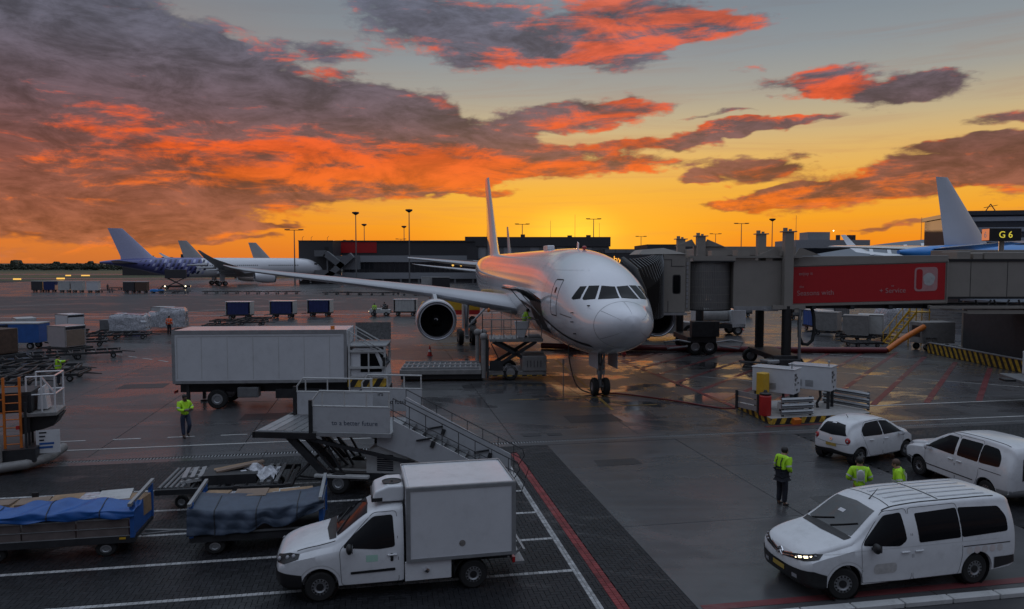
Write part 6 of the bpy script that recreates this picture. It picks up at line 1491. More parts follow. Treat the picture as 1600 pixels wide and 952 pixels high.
m = MB(); m.lathe([(0, .24), (.05, .26), (.85, .26), (.92, .2), (.92, .01)], (0, 0, 0), (0, 0, 1), 18, True); o = m.build('red_bin', 'red', None, 40); o.location = (11.15, 32.25, .30); tag(o, 'round red bin at the front corner of the service island', 'bin')
m = MB(); m.lathe([(0, .25), (.06, .25), (.10, .1), (.2, .06), (.2, .01)], (0, 0, .92), (0, 0, 1), 14); m.build('black_cap', 'black', o, 40)
def boards(loc, rz, L_, label):
    t = thing('barrier', label, 'barrier', (*loc, .30), rz, 'grey ribbed barriers round the power cabinets')
    for k in range(3):
        m = MB(); z = .06 + k * .27; m.prism([(0, z), (-.05, z + .06), (.02, z + .10), (-.05, z + .15), (0, z + .22), (.05, z + .22), (.05, z)], 'yz', -L_ / 2, L_ / 2); m.build('rail_board', 'galv', t)
    for x in (-L_ / 2 + .1, L_ / 2 - .1): m = MB(); m.box(x - .05, x + .05, .05, .12, 0, .85); m.build('post', 'dark', t)
boards((12.5, 32.05), R(12), 1.55, 'grey ribbed barrier in front of the first power cabinet'); boards((10.75, 33.3), R(118), 1.5, 'grey ribbed barrier beside the red bin, end-on'); boards((15.55, 34.2), R(-58), 2.4, 'dark ribbed barrier beyond the second power cabinet')
heap('cable_heap', 'tangle of pale cable on the island below a cabinet', 'cable', (12.4, 32.6, .62), (1.0, .5, .3), R(12), .1, 'plasticwrap')
heap('wheel_chock', 'yellow chock leaning on the hazard kerb', 'chock', (12.35, 31.75, .13), (.36, .2, .26), R(20), 0, 'orange', .3)
# --- cones
def cone(loc, label, s=1.0):
    t = thing('traffic_cone', label, 'cone', (*loc, 0), 0, 'red traffic cones')
    m = MB(); m.box(-.2 * s, .2 * s, -.2 * s, .2 * s, 0, .05 * s); m.build('foot', 'red', t); m = MB(); m.lathe([(.05 * s, .16 * s), (.75 * s, .03 * s), (.75 * s, .001)], (0, 0, 0), (0, 0, 1), 16); m.build('cone_body', 'red', t, 40)
    m = MB(); m.lathe([(.3 * s, .125 * s), (.46 * s, .092 * s)], (0, 0, 0), (0, 0, 1), 16); m.build('white_band', 'refl', t, 40)
cone((-6.2, 55.5), 'red and white cone on the wet apron below the engine', 1.05); cone((23.9, 76.8), 'red cone seen under the jet bridge', 1.3); cone((8.6, 56.5), 'red cone beside the hose behind the nose', .9)
# --- hoses and cables
def hose(name, label, cat_, pts, r, m_, n=10, sub=8):
    P = [Vector(p) for p in pts]; q = []
    for i in range(len(P) - 1):
        a, b, c, d = P[max(0, i - 1)], P[i], P[i + 1], P[min(len(P) - 1, i + 2)]
        for k in range(sub):
            t = k / sub; q.append(.5 * ((2 * b) + (c - a) * t + (2 * a - 5 * b + 4 * c - d) * t * t + (3 * b - a - 3 * c + d) * t**3))
    q.append(P[-1]); m = MB(); m.tube(q, r, n); return tag(m.build(name, m_, None, 60), label, cat_)
hose('air_hose', 'thick dark red air hose lying across the stand behind the nose gear', 'hose', [(2.4, 60.2, .25), (8, 59.0, .24), (14, 58.2, .25), (21, 57.4, .24), (28.9, 56.8, .25)], .24, 'hosered')
hose('yellow_hose', 'yellow end of the air hose rising to the air unit', 'hose', [(28.95, 56.8, .26), (30.6, 57.5, 1.1), (32.6, 58.3, 1.95)], .22, 'orange')
hose('power_cable', 'dark red power cable trailing from the nose gear to the service island', 'cable', [(5.1, 39.2, .05), (6.2, 38.7, .05), (8.2, 37.0, .05), (10.2, 35.0, .06), (11.0, 34.2, .4)], .04, 'hosered')
hose('black_cable', 'black cable looping down beside the nose wheels', 'cable', [(3.1, 40.2, 2.7), (3.15, 40.1, 1.6), (3.5, 39.6, .4), (4.2, 39.2, .05), (4.9, 39.1, .05)], .035, 'black')
m = MB(); m.cyl((2.75, 39.3, 0), (2.75, 39.3, 1.6), .03, n=6); m.cbox((2.75, 39.3, 1.7), (.1, .05, .3)); o = m.build('marker_pole', 'steel'); tag(o, 'thin grey marker pole by the hanging cable', 'pole')
# ------------------------------------------------------------------ jet bridges
def column(par, x, y, zt, leg_z, w=.56):
    m = MB(); m.box(x - w / 2, x + w / 2, y - w / 2, y + w / 2, leg_z, zt); c = m.build('lift_column', 'bridge', par, bevel=.02)
    m = MB(); m.box(x - w * .78, x + w * .78, y - w * .6, y + w * .6, zt, zt + .07); m.box(x - w * .62, x + w * .62, y - w * .5, y + w * .5, zt - .3, zt - .002) if False else None; m.cyl((x - .2, y, zt + .06), (x - .2, y, zt + .28), .14, n=10); m.cyl((x + .12, y, zt + .06), (x + .12, y, zt + .2), .1, n=10); m.build('column_cap', 'bridge', c)
    m = MB(); m.cyl((x, y, .75), (x, y, leg_z + .2), .30, n=16); m.build('inner_leg', 'black', c, 60); return c
jb = thing('jet_bridge', 'grey jet bridge with red advert panel docked to the gate jet', 'jet bridge', (17.5, 48, 0))
def B(m, x0, x1, y0, y1, z0, z1): return m.box(x0 - 17.5, x1 - 17.5, y0 - 48, y1 - 48, z0, z1)
m = MB(); m.add([(x - 17.5, y - 48, z) for x, y, z in [(18.0, 48.0, 4.17), (28.3, 48.0, 4.36), (28.3, 51.2, 4.36), (18.0, 51.2, 4.17), (18.0, 48.0, 7.42), (28.3, 48.0, 7.50), (28.3, 51.2, 7.50), (18.0, 51.2, 7.42)]], [(3, 2, 1, 0), (4, 5, 6, 7), (0, 1, 5, 4), (1, 2, 6, 5), (2, 3, 7, 6), (3, 0, 4, 7)])
tb = m.build('outer_tunnel', 'bridge', jb, bevel=.02)
m = MB(); m.add([(x - 17.5, y - 48, z) for x, y, z in [(18.15, 47.97, 4.36), (28.1, 47.97, 4.62), (28.1, 47.97, 7.02), (18.15, 47.97, 6.72)]], [(0, 1, 2, 3)]); ad = m.build('advert_panel', 'redad', tb)
m = MB()
for a, b in (((18.05, 4.26), (28.2, 4.5)), ((18.05, 6.84), (28.2, 7.16))): m.bar((a[0] - 17.5, -.03, a[1]), (b[0] - 17.5, -.03, b[1]), .07, .14)
m.bar((28.22 - 17.5, -.03, 4.4), (28.22 - 17.5, -.03, 7.2), .14, .07); m.build('advert_frame', 'bridge', tb)
pf_ = lambda x: 4.49 + (x - 18.15) * .028
MT['adtext'] = pm('pale_red_print', (.42, .22, .22), .5, var=.1)
for body, size, x, z in (('enjoy it', .30, 19.05, 6.30), ('the', .22, 18.8, 5.45), ('Nescafe at', .46, 19.7, 5.05), ('to', .20, 24.7, 5.52), ('+ Service', .46, 24.7, 5.20)):
    text(body.replace('Nescafe at', 'Seasons with'), size, 'adtext', ad, (x - 17.5, -.045, z), (PI / 2, -R(1.5), 0), .004)
m = MB(); m.prism(rounded([(26.1 - 17.5, 5.15), (27.6 - 17.5, 5.2), (27.6 - 17.5, 6.75), (26.1 - 17.5, 6.7)], .25), 'xz', -.045, -.035); lg = m.build('logo_frame', 'adtext', ad)
m = MB(); m.prism(rounded([(26.22 - 17.5, 5.28), (26.62 - 17.5, 5.28), (26.62 - 17.5, 6.6), (26.22 - 17.5, 6.6)], .2), 'xz', -.05, -.046); m.build('logo_inset', 'redad', lg)
m = MB(); m.prism([(26.95 + .38 * math.cos(k * PI / 8) * (1 + .1 * math.sin(2 * k)) - 17.5 + .1, 5.95 + .42 * math.sin(k * PI / 8)) for k in range(16)], 'xz', -.05, -.046); m.build('logo_mark', 'white_soiled', lg)
m = MB(); B(m, 28.3, 42, 48.25, 51.0, 4.72, 7.22); m.build('inner_tunnel', 'bridge', jb, bevel=.02)
for k in range(5): m = MB(); B(m, 29.9 + k * 2.4, 29.93 + k * 2.4, 48.235, 48.25, 4.8, 7.1); m.build('panel_seam', 'seam', jb)
m = MB(); B(m, 28.3, 42, 48.18, 48.24, 7.1, 7.26); B(m, 28.3, 42, 48.18, 48.24, 4.66, 4.8); m.build('tunnel_rail', 'black', jb)
m = MB(); B(m, 14.25, 17.9, 47.6, 51.2, 4.05, 7.15); m.build('cross_block', 'bridge', jb, bevel=.02)
m = MB(); B(m, 14.3, 17.3, 47.5, 47.62, 3.95, 4.2); B(m, 16.2, 17.1, 47.4, 47.6, 3.9, 4.05); m.build('sill_beam', 'galv', jb)
m = MB(); B(m, 11.4, 18.6, 47.4, 51.4, 7.32, 7.46); B(m, 11.6, 14.3, 47.36, 47.5, 7.12, 7.32); m.build('roof_plate', 'bridge', jb)
m = MB(); B(m, 11.6, 14.25, 47.33, 47.36, 7.05, 7.14); m.build('roof_drip', 'black', jb)
# slatted rotating curtain
m = MB(); n = 44
for k in range(n):
    a = PI + PI * (k + .5) / n; cx, cy = 12.72 - 17.5 + 1.72 * math.cos(a), 49.0 - 48 + 1.62 * math.sin(a)
    m.cbox((cx, cy, 5.5), (.105, .045, 3.1), rz=a + PI / 2)
struct(m.build('curtain_slat', 'bridge_dark', jb), 'stuff')
m = MB(); m.lathe([(3.92, 1.75), (4.0, 1.75)], (12.72 - 17.5, 1.0, 0), (0, 0, 1), 40); m.build('curtain_rail', 'black', jb); m = MB(); m.lathe([(7.0, 1.75), (7.1, 1.75)], (12.72 - 17.5, 1.0, 0), (0, 0, 1), 40); m.build('curtain_rail', 'black', jb)
for k in range(5): m = MB(); z = 4.45 + k * .5; m.lathe([(z, 1.752), (z + .02, 1.752)], (12.72 - 17.5, 1.0, 0), (0, 0, 1), 40); m.build('slat_band', 'bridge', jb)
m = MB(); B(m, 10.95, 11.35, 47.1, 51.2, 3.9, 7.3); m.build('curtain_post', 'bridge', jb)
for k in range(11): m = MB(); B(m, 11.1, 11.22, 47.05, 47.1, 4.15 + k * .27, 4.36 + k * .27); m.build('post_slot', 'galv', jb)
m = MB(); B(m, 9.55, 10.95, 46.7, 50.6, 3.85, 7.55); cabb = m.build('cab', 'bridge', jb, bevel=.03)
m = MB(); m.add([(x - 17.5, y - 48, z) for x, y, z in [(8.0, 46.8, 7.55), (11.0, 46.6, 7.56), (11.0, 50.6, 7.56), (8.0, 50.6, 7.55), (8.3, 47.0, 7.85), (9.6, 47.0, 7.95), (9.6, 50.0, 7.95), (8.3, 50.0, 7.85)]], [(3, 2, 1, 0), (4, 5, 6, 7), (0, 1, 5, 4), (1, 2, 6, 5), (2, 3, 7, 6), (3, 0, 4, 7)]); m.build('cab_roof', 'bridge', cabb)
m = MB(); m.prism(rounded([(10.2 - 17.5, 5.1), (10.6 - 17.5, 5.1), (10.6 - 17.5, 6.2), (10.2 - 17.5, 6.2)], .12), 'xz', -1.32, -1.305); wn = m.build('cab_window', 'glass', cabb)
m = MB(); m.prism(rounded([(10.14 - 17.5, 5.04), (10.66 - 17.5, 5.04), (10.66 - 17.5, 6.26), (10.14 - 17.5, 6.26)], .14), 'xz', -1.306, -1.301); m.build('window_seal', 'black', wn)
m = MB(); B(m, 10.05, 10.08, 46.68, 46.7, 6.8, 7.2); B(m, 10.05, 10.9, 46.68, 46.7, 6.78, 6.81); B(m, 9.6, 10.1, 46.68, 46.7, 7.19, 7.22); B(m, 9.85, 9.88, 46.68, 46.7, 3.9, 4.6); m.build('cab_seam', 'seam', cabb)
m = MB(); B(m, 8.2, 11.0, 46.3, 50.6, 3.72, 3.85); m.build('cab_floor', 'galv', cabb)
# concertina to the aircraft door
def hoop(t, out):
    A_ = [(9.55, 46.75, 3.9), (9.55, 46.75, 7.0), (9.55, 47.1, 7.5), (9.55, 48.7, 7.62), (9.55, 50.2, 7.5), (9.55, 50.5, 7.0), (9.55, 50.5, 3.9)]
    Bq = [(7.45, 40.7, 3.95), (7.3, 40.5, 5.5), (6.8, 40.6, 6.6), (6.3, 41.5, 7.15), (6.5, 42.8, 7.15), (7.6, 43.3, 6.4), (7.9, 43.3, 3.95)]
    c = Vector((8.9, 45, 5.6)); r = []
    for a, b in zip(A_, Bq):
        p = Vector(a).lerp(Vector(b), t) + Vector((.35 * math.sin(PI * t), 0, -.1 * math.sin(PI * t)))
        d = (p - c); d.y *= .2
        p = p + d.normalized() * (.10 if out else -.08); r.append((p.x - 17.5, p.y - 48, p.z))
    return r
m = MB(); m.loft([hoop(i / 32, i % 2 == 0) for i in range(33)], False, False, closed=False); o = m.build('bellows', 'bellows', jb)
for i in range(0, 33, 2):
    m = MB(); m.tube(hoop(i / 32, True), .022, 5); m.build('bellows_hoop', 'steel', o)
m = MB(); m.tube([Vector(p) for p in hoop(1.0, True)], .16, 8); m.build('door_cushion', 'black', o, 60)
column(jb, .1, -.75, 8.95, 4.05); column(jb, -.1, 3.8, 8.98, 4.05)
m = MB(); B(m, 16.6, 18.7, 47.0, 47.2, 4.05, 4.3); m.build('column_beam', 'bridge', jb); m = MB(); B(m, 17.2, 18.0, 47.3, 51.8, 7.47, 7.75); m.build('column_beam', 'bridge', jb); m = MB(); B(m, 18.0, 18.3, 47.0, 51.8, 3.85, 4.1); m.build('column_beam', 'bridge', jb)
for k in range(2):
    m = MB(); x0 = 16.0 + 2.4 * k; m.prism([(x0 - 17.5 - .2, 7.47), (x0 - 17.5 + 1.5, 7.47), (x0 - 17.5 + (1.1 if k == 0 else .3), 7.95), (x0 - 17.5 + (.9 if k == 0 else .1), 7.95)], 'xz', -.3, -.24); m.build('gusset', 'bridge', jb)
bg = MB(); B(bg, 16.7, 18.4, 46.9, 52.1, .75, 1.1); B(bg, 16.9, 18.2, 46.4, 47.2, .4, .9); bo = bg.build('bogie_beam', 'dark', jb, bevel=.03)
for y in (-.75, 3.8):
    for dx in (-.75, .75): wheel(bo, (dx, y, .5), .5, .4, (1, 0, 0) if False else (0, 1, 0), 24)
m = MB(); m.tube([(-1.0, -1.5, .7), (-2.0, -1.8, .75), (-3.0, -1.4, .7), (-2.9, -.8, .7), (-1.2, -1.0, .6)], .06); m.tube([(-1.2, -1.9, .7), (-2.4, -2.6, .5), (-1.0, -2.9, .35), (.6, -2.9, .35)], .05); m.build('guard_loop', 'dark', jb)
m = MB(); m.cbox((-.9, -1.2, .75), (1.3, .9, .25), rz=.3); m.build('bogie_cover', 'galv', jb, bevel=.05)
hp = [(18.75, 3.95), (18.66, 3.2), (18.7, 2.2), (18.95, 1.72), (19.3, 1.68), (19.62, 1.95), (19.75, 2.6), (19.72, 3.5), (19.6, 4.1)]
m = MB(); m.tube([(x - 17.5, -.15 + .05 * i, z) for i, (x, z) in enumerate(hp)], .11, 8); m.build('hanging_hose', 'rubber', jb, 60)
m = MB(); m.cyl((18.2 - 17.5, -1.4, .0), (18.2 - 17.5, -1.4, 4.1), .09, n=10); m.cbox((18.2 - 17.5, -1.4, .35), (.5, .4, .7)); m.build('cable_pole', 'steel', jb)
m = MB()
for x in (19.5, 22, 24.5, 27): B(m, x, x + .25, 47.95, 51.2, 4.0, 4.25)
B(m, 18.2, 36, 48.4, 48.7, 4.02, 4.3); B(m, 18.2, 36, 50.6, 50.9, 4.02, 4.3); m.build('under_frame', 'dark', jb)
m = MB(); B(m, 27.0, 36.0, 47.7, 48.1, 4.05, 4.22); m.bar((27.0 - 17.5, -.1, 4.2), (29.5 - 17.5, -.1, 3.8), .15); B(m, 29.5, 40, 47.8, 48.0, 3.7, 3.95); m.build('cable_tray', 'bridge', jb)
for k, x in enumerate((30.2, 31.4, 33.0)): m = MB(); m.tube([(x - 17.5, .1, 4.6), (x + .2 - 17.5, .1, 4.1), (x + .7 - 17.5, .1, 4.0), (x + 1.0 - 17.5, .1, 4.6)], .06); m.build('slung_cable', 'black', jb)
m = MB()
for x0, x1, z in ((29.2, 30.1, 7.75), (30.3, 30.9, 7.65), (31.0, 34.4, 7.7)): B(m, x0, x1, 48.6, 50.4, 7.22, z)
m.build('roof_plant', 'bridge', jb, bevel=.03)
m = MB(); B(m, 14.6, 15.4, 48.0, 49.0, 7.46, 7.85); B(m, 13.0, 14.0, 48.2, 49.2, 7.46, 7.8); m.build('roof_box', 'bridge', jb)
# gate number sign
sg = thing('gate_sign', 'black gate sign with yellow letters G 6 on a short post above the jet bridge', 'sign', (33.0, 50.0, 7.7))
m = MB(); m.cyl((0, 0, 0), (0, 0, .85), .16, n=12); m.cbox((-.05, 0, .05), (1.2, .8, .1)); m.build('post', 'bridge', sg)
m = MB(); m.box(-1.08, 1.05, -.42, .42, .78, 1.62); bx_ = m.build('sign_box', 'black', sg, bevel=.02)
MT['signlit'] = pm('lit_yellow', (.5, .42, .05), .4, emit=(.75, .62, .06), es=.75); MT['signside'] = pm('lit_orange', (.5, .2, .08), .4, emit=(.75, .22, .09), es=.6)
text('G 6', .62, 'signlit', bx_, (0, -.425, 1.17), (PI / 2, 0, 0), .004)
m = MB(); m.box(-1.095, -1.082, -.38, .38, .82, 1.58); sd_ = m.build('lit_side', 'signside', bx_); text('6', .6, 'white', sd_, (-1.10, 0, 1.18), (PI / 2, 0, -PI / 2), .003)
# the other bridge behind
j2 = thing('jet_bridge', 'second grey jet bridge standing behind the docked one, only roof, columns and wheels showing', 'jet bridge', (14.5, 57, 0))
m = MB(); m.box(-.5, 6.8, 0, 3.0, 4.6, 8.1); m.build('tunnel', 'bridge', j2, bevel=.03); m = MB(); m.box(-.6, 7.2, -.4, 0, 7.6, 8.25); m.build('roof_beam', 'bridge', j2)
column(j2, -.15, -.6, 9.0, 3.6, .62); column(j2, -.75, 3.4, 8.9, 3.6, .62)
m = MB()
for s in (1, -1): m.prism([(s * .25 - .2, 8.25), (s * 1.9 - .2, 8.25), (s * .6 - .2, 8.8)], 'xz', -.5, -.4)
m.build('gusset', 'bridge', j2)
m = MB(); m.box(-1.2, 1.0, -1.2, 3.8, .95, 1.4); m.box(-.9, .7, -1.4, -.6, 1.4, 2.6); m.box(.3, 1.2, -1.3, -.7, 1.4, 2.6); b2 = m.build('bogie_beam', 'dark', j2, bevel=.04)
for y in (-.8, 3.2):
    for dx in (-.55, .55): wheel(b2, (dx, y, .62), .62, .45, n=22)
for s in (1, -1): m = MB(); m.tube([(s * 1.0, -1.2, 1.0), (s * 2.0, -1.5, 1.2), (s * 3.0, -1.3, 1.0), (s * 2.7, -1.2, .5), (s * 1.2, -1.3, .7)], .07); m.build('guard_loop', 'galv', j2)
# pillar and lower walls at the gate root
m = MB(); m.lathe([(0, .95), (.35, .95), (.35, .72), (5.2, .72)], (0, 0, 0), (0, 0, 1), 26); o = m.build('bridge_pillar', 'bridge', None, 40); o.location = (36.6, 58.6, 0); tag(o, 'round grey pillar carrying the fixed walkway', 'pillar')
m = MB(); [m.prism([(-1.15 + i * .35, .35), (-1.0 + i * .35, .35), (-1.1 + i * .35, .95)], 'xz', -.98, -.9) for i in range(4)]; m.build('pillar_fin', 'bridge', o)
wk = thing('walkway', 'fixed grey walkway bridge crossing behind the red advert panel', 'walkway', (42, 58, 0)); m = MB(); m.box(-8, 40, -1.6, 2.2, 4.8, 8.0); m.build('walkway_hull', 'bridge', wk, bevel=.03); m = MB(); m.box(-8, 40, -1.64, -1.6, 6.0, 7.0); m.build('walkway_glazing', 'bglass', wk)
st_ = thing('stand_store', 'dark low building beside the round pillar', 'building', (39.5, 53.5, 0)); m = MB(); m.box(-5.2, 14, -4.5, 2.5, 0, 4.15); m.build('wall', 'bldark', st_); m = MB(); m.box(-5.4, 14.2, -4.7, 2.7, 4.15, 4.3); m.build('roof', 'roofgrey', st_)
m = MB(); m.box(-5.9, 0, -.3, .3, 0, .84); hb = thing('hazard_barrier', 'yellow and black striped barrier in front of the dark store', 'barrier', (32.6, 46.6, 0), R(91))
m = MB(); m.box(0, 10.6, -.12, .12, 0, .8); m.build('barrier_wall', 'hazard', hb, bevel=.02); m = MB(); m.box(0, 10.6, -.15, .15, .8, .86); m.build('barrier_cap', 'galv', hb)
# --- things seen under the bridge
ys = thing('aircraft_steps', 'small yellow access steps under the jet bridge', 'steps', (31.3, 61.5, 0), R(8))
for k in range(9): m = MB(); x = k * .26; m.box(x, x + .26, -.45, .45, .3 + k * .3, .34 + k * .3); m.build('tread', 'yellow', ys)
for y in (-.46, .46):
    m = MB(); m.bar((-.1, y, .15), (2.3, y, 2.9), .05, .16); m.bar((-.1, y, 1.1), (2.3, y, 3.85), .045); [m.bar((k * .58, y, .3 + k * .66), (k * .58, y, 1.25 + k * .66), .04) for k in range(5)]; m.build('stringer', 'yellow', ys)
m = MB(); m.box(2.2, 3.6, -.5, .5, 2.86, 2.95); [m.bar((2.3 + q * 1.2, y, 0), (2.3 + q * 1.2, y, 3.9), .06) for q in (0, 1) for y in (-.45, .45)]; m.build('top_stand', 'yellow', ys)
for i, (p, a, lb, b) in enumerate((((30.8, 66), 22, 'off-white container under the bridge beside the yellow steps', 'worn'), ((32.6, 67), 22, 'pale lidded container behind the yellow steps', 'white_soiled'), ((30.2, 70.5), 12, 'pale container at the back under the bridge', 'worn'))):
    container('container', lb, p, R(a - 50), 2.1, 1.7, 1.75, b, b, 'containers under the jet bridge', .6); dolly((*p, 0), R(a - 50), 'dolly carrying the ' + lb, 3.2, 1.9, 'dollies under the jet bridge', False)
dolly((29.3, 61.5, 0), R(6), 'low black roller dolly beside the yellow steps', 2.6, 2.0, 'dollies under the jet bridge', False, .45)
wrapped('film-wrapped load standing under the far end of the bridge', (35.6, 69), R(10), (2.6, 2.0, 2.3), 9)
bag_cart((31.5, 76, 0), R(100), 'grey open baggage cart with a blue curtain under the bridge', 'blue', 'baggage carts under the jet bridge')
k1 = bag_cart((35.5, 92, 0), R(20), 'grey baggage cart far under the bridge', 'steel', 'baggage carts under the jet bridge'); dup(k1, (39.5, 90, 0), R(30), 'baggage cart far under the bridge beside the wrapped load'); dup(k1, (29.5, 96, 0), R(10), 'baggage cart far beyond the cone under the bridge'); dup(k1, (25.5, 97, 0), R(4), 'baggage cart farthest out in the gap under the bridge')
au = thing('air_unit', 'grey air conditioning trailer that feeds the yellow hose', 'air unit', (33.6, 59.2, 0), R(6)); m = MB(); m.box(-1.2, 1.6, -.8, .8, .6, 2.3); m.build('housing', 'worn', au, bevel=.04); m = MB(); m.box(-1.21, -1.2, -.5, .5, 1.1, 2.0); m.build('intake', 'black', au); wheels4(au, (-.7, 1.0), .65, .28); m = MB(); [m.bar((-1.0 + x, -.85, .3), (-1.0 + x, -.85, 1.1), .05) for x in (0, .5, 1.0)]; m.bar((-1.0, -.85, 1.1), (0, -.85, 1.1), .05); m.build('handle_frame', 'galv', au)
tr = thing('tow_tractor', 'broad tow tractor with big wheels behind the nose of the gate jet', 'tractor', (14.2, 69, 0), R(6)); m = MB(); m.prism([(-3.2, .5), (-3.2, 1.5), (-.8, 1.6), (-.6, 2.6), (1.2, 2.6), (1.4, 1.6), (3.2, 1.4), (3.2, .5)], 'xz', -1.2, 1.2); m.build('body', 'white_soiled', tr, bevel=.06); wheels4(tr, (-2.1, 2.1), 1.1, .65, .45, 20)
m = MB(); m.prism([(-.5, 1.75), (-.42, 2.45), (1.0, 2.45), (1.15, 1.75)], 'xz', -1.215, -1.205); m.build('cab_window', 'glass', tr); m = MB(); m.ball((-2.6, -1.2, 1.0), .14, 8, 6); m.build('lamp', 'lamp_y', tr)
sv = thing('service_truck', 'pale service truck with pipe racks beyond the second bridge column', 'truck', (20.2, 72, 0), R(8)); m = MB(); m.box(-2.8, 2.2, -1.1, 1.1, .7, 1.1); m.build('chassis', 'dark', sv); m = MB(); m.cyl((-2.6, 0, 1.9), (.6, 0, 1.9), .75, n=18); m.build('tank', 'white_soiled', sv, 50); m = MB(); m.box(.8, 2.3, -1.1, 1.1, .7, 2.5); m.build('cab', 'white', sv, bevel=.1); wheels4(sv, (-1.8, 1.5), .95, .48, .3)
for z in (1.3, 2.75): m = MB(); m.cyl((-2.7, -1.05, z), (.7, -1.05, z), .06, n=6); m.build('pipe_rack', 'galv', sv)
# --- corner of another loader at the picture edge
rl_ = thing('loader_platform', 'white loader platform cut off by the picture edge beyond the people carrier', 'loader', (26.6, 36.0, 0), R(-12)); m = MB(); m.box(-1.8, 4, -1.0, 1.6, 1.15, 1.32); m.build('deck', 'steel', rl_, bevel=.02); m = MB(); m.box(-.75, -.65, -1.05, 1.6, 1.32, 2.5); m.box(-.75, 4, -1.05, -.98, 1.32, 2.2); m.build('side_panel', 'white', rl_, bevel=.02); m = MB(); m.box(-2.3, -1.75, -.3, .3, 1.16, 1.26); m.build('deck_tongue', 'black', rl_); m = MB(); m.bar((.1, -.6, 1.1), (-.2, -.6, 0.1), .3, .2); m.box(.2, 3.5, -.8, 1.4, .4, 1.1); m.build('chassis', 'dark', rl_); wheels4(rl_, (1.2, 3.0), .9, .45, .3)

# ------------------------------------------------------------------ terminal buildings
def facade(name, label, loc, rz, w, d, h, wall='blgrey'):
    t = thing(name, label, 'building', (*loc, 0), rz); m = MB(); m.box(-w / 2, w / 2, 0, d, 0, h); m.build('wall', wall, t); return t
def addbox(t, nm, m_, *a): m = MB(); m.box(*a); return m.build(nm, m_, t)
def X(px, D): return (px - 800) / 1155 * D
D = 250
tw = facade('stair_tower', 'square dark tower at the near end of the long pier', (X(494, D), D), 0, 11.5, 12, 14.3, 'bldark')
addbox(tw, 'parapet', 'bldark', -5.9, 5.9, -.1, 12.1, 14.3, 14.6); addbox(tw, 'doorway', 'black', 3.0, 4.4, -.05, 0, 9.5, 12.4); addbox(tw, 'doorway', 'black', 3.0, 4.4, -.05, 0, 1.5, 4.0)
for x in (-5, -2, 3.5): m = MB(); m.tube([(x, 2, 14.5), (x, 2, 15.6), (x + .5, 2, 16.0)], .07); m.build('roof_lamp', 'bldark', tw)
es = thing('escape_stair', 'grey zigzag covered escape stair beside the square dark tower', 'stair', (X(528, D), D - 2, 0))
for a, b in (((-7, 10.2), (-3.5, 10.2)), ((-3.5, 10.2), (2.5, 5.6)), ((-3.0, 2.2), (5.5, 9.6)), ((-7, 3.6), (-2.5, 3.6)), ((-2.5, 3.6), (5.5, -.1))):
    m = MB(); m.bar((a[0], 0, a[1]), (b[0], 0, b[1]), 2.4, 2.0); m.build('stair_duct', 'blgrey', es)
addbox(es, 'landing_wall', 'blgrey', -1.0, 7.5, .5, 3, 4.8, 9.4); addbox(es, 'post', 'blgrey', -3.2, -2.7, -.2, .3, 0, 10)
pier = facade('pier', 'long dark pier with window bands, running from the stair tower to behind the jet', (X(655, 262), 262), 0, 54, 22, 9.8, 'bldark')
addbox(pier, 'upper_storey', 'bldark', -31.5, 27.2, 3, 20, 9.8, 14.6); addbox(pier, 'roof', 'bldark', -31.8, 27.4, 2.6, 20.4, 14.6, 15.0)
o = addbox(pier, 'red_hoarding', 'redad', -31.4, -15.5, 2.85, 2.99, 10.6, 14.5)
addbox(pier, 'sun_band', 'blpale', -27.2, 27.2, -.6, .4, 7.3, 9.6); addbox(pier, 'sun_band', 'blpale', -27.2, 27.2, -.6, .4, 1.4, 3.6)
for k in range(30):
    x = -26.4 + k * 1.78; f = addbox(pier, 'window', 'bldark', x, x + 1.7, -.18, -.02, 3.75, 7.2); addbox(f, 'pane', 'bglass', x + .12, x + 1.58, -.21, -.185, 3.9, 7.05)
for x in (-.0, 2.9, 13.6): o = MB(); o.ball((x + 12 if x < 10 else x + 12, -.35, 6.2), .42, 8, 6); o.build('lit_lamp', 'lamp_y', pier)
for k in range(9): addbox(pier, 'pillar', 'blgrey', -26 + k * 6.4, -25.3 + k * 6.4, -.5, .2, 0, 1.4)
addbox(pier, 'roof_box', 'bldark', 16, 27, 4, 14, 15.0, 16.4)
D = 235
ctr = facade('terminal', 'broad dark terminal block with flat roof right behind the tail of the gate jet', (X(848, D), D), 0, 42, 30, 12.2, 'blgrey')
addbox(ctr, 'upper_storey', 'bldark', -21.4, 21.4, -.6, 30, 12.2, 15.2); addbox(ctr, 'end_block', 'bldark', -24, -20.5, -1, 6, 8, 12.0)
for k in range(15): addbox(ctr, 'cladding_panel', 'blpale' if k % 3 == 0 else 'blgrey', -20.8 + k * 2.8, -18.1 + k * 2.8, -.12, -.005, 8.4, 11.9)
for k, (x, h) in enumerate(((-17.8, 3.2), (-7, .9), (8, .6), (14, .7))): addbox(ctr, 'roof_plant', 'bldark', x, x + (.4 if k == 0 else 1.4), 2, 3, 15.2, 15.2 + h)
D = 215
rt = facade('terminal', 'long low dark concourse with glowing lettering beyond the bellows', (X(1130, D), D), 0, 70, 26, 11.0, 'bldark')
addbox(rt, 'roof_step', 'bldark', -22, -8, 1, 24, 11.0, 12.4); addbox(rt, 'pale_block', 'blpale', 7, 21, -1.5, 0, 6.5, 10.2)
for x0, x1 in ((9.0, 11.5), (13.5, 20.0)): f = addbox(rt, 'window', 'bglass', x0, x1, -1.56, -1.505, 8.2, 9.6)
MT['gold'] = pm('lit_gold', (.4, .2, .05), .5, emit=(1, .42, .05), es=1.3); text('time by', 2.6, 'gold', rt, (-33.5, -.08, 8.0), (PI / 2, 0, 0), .02)
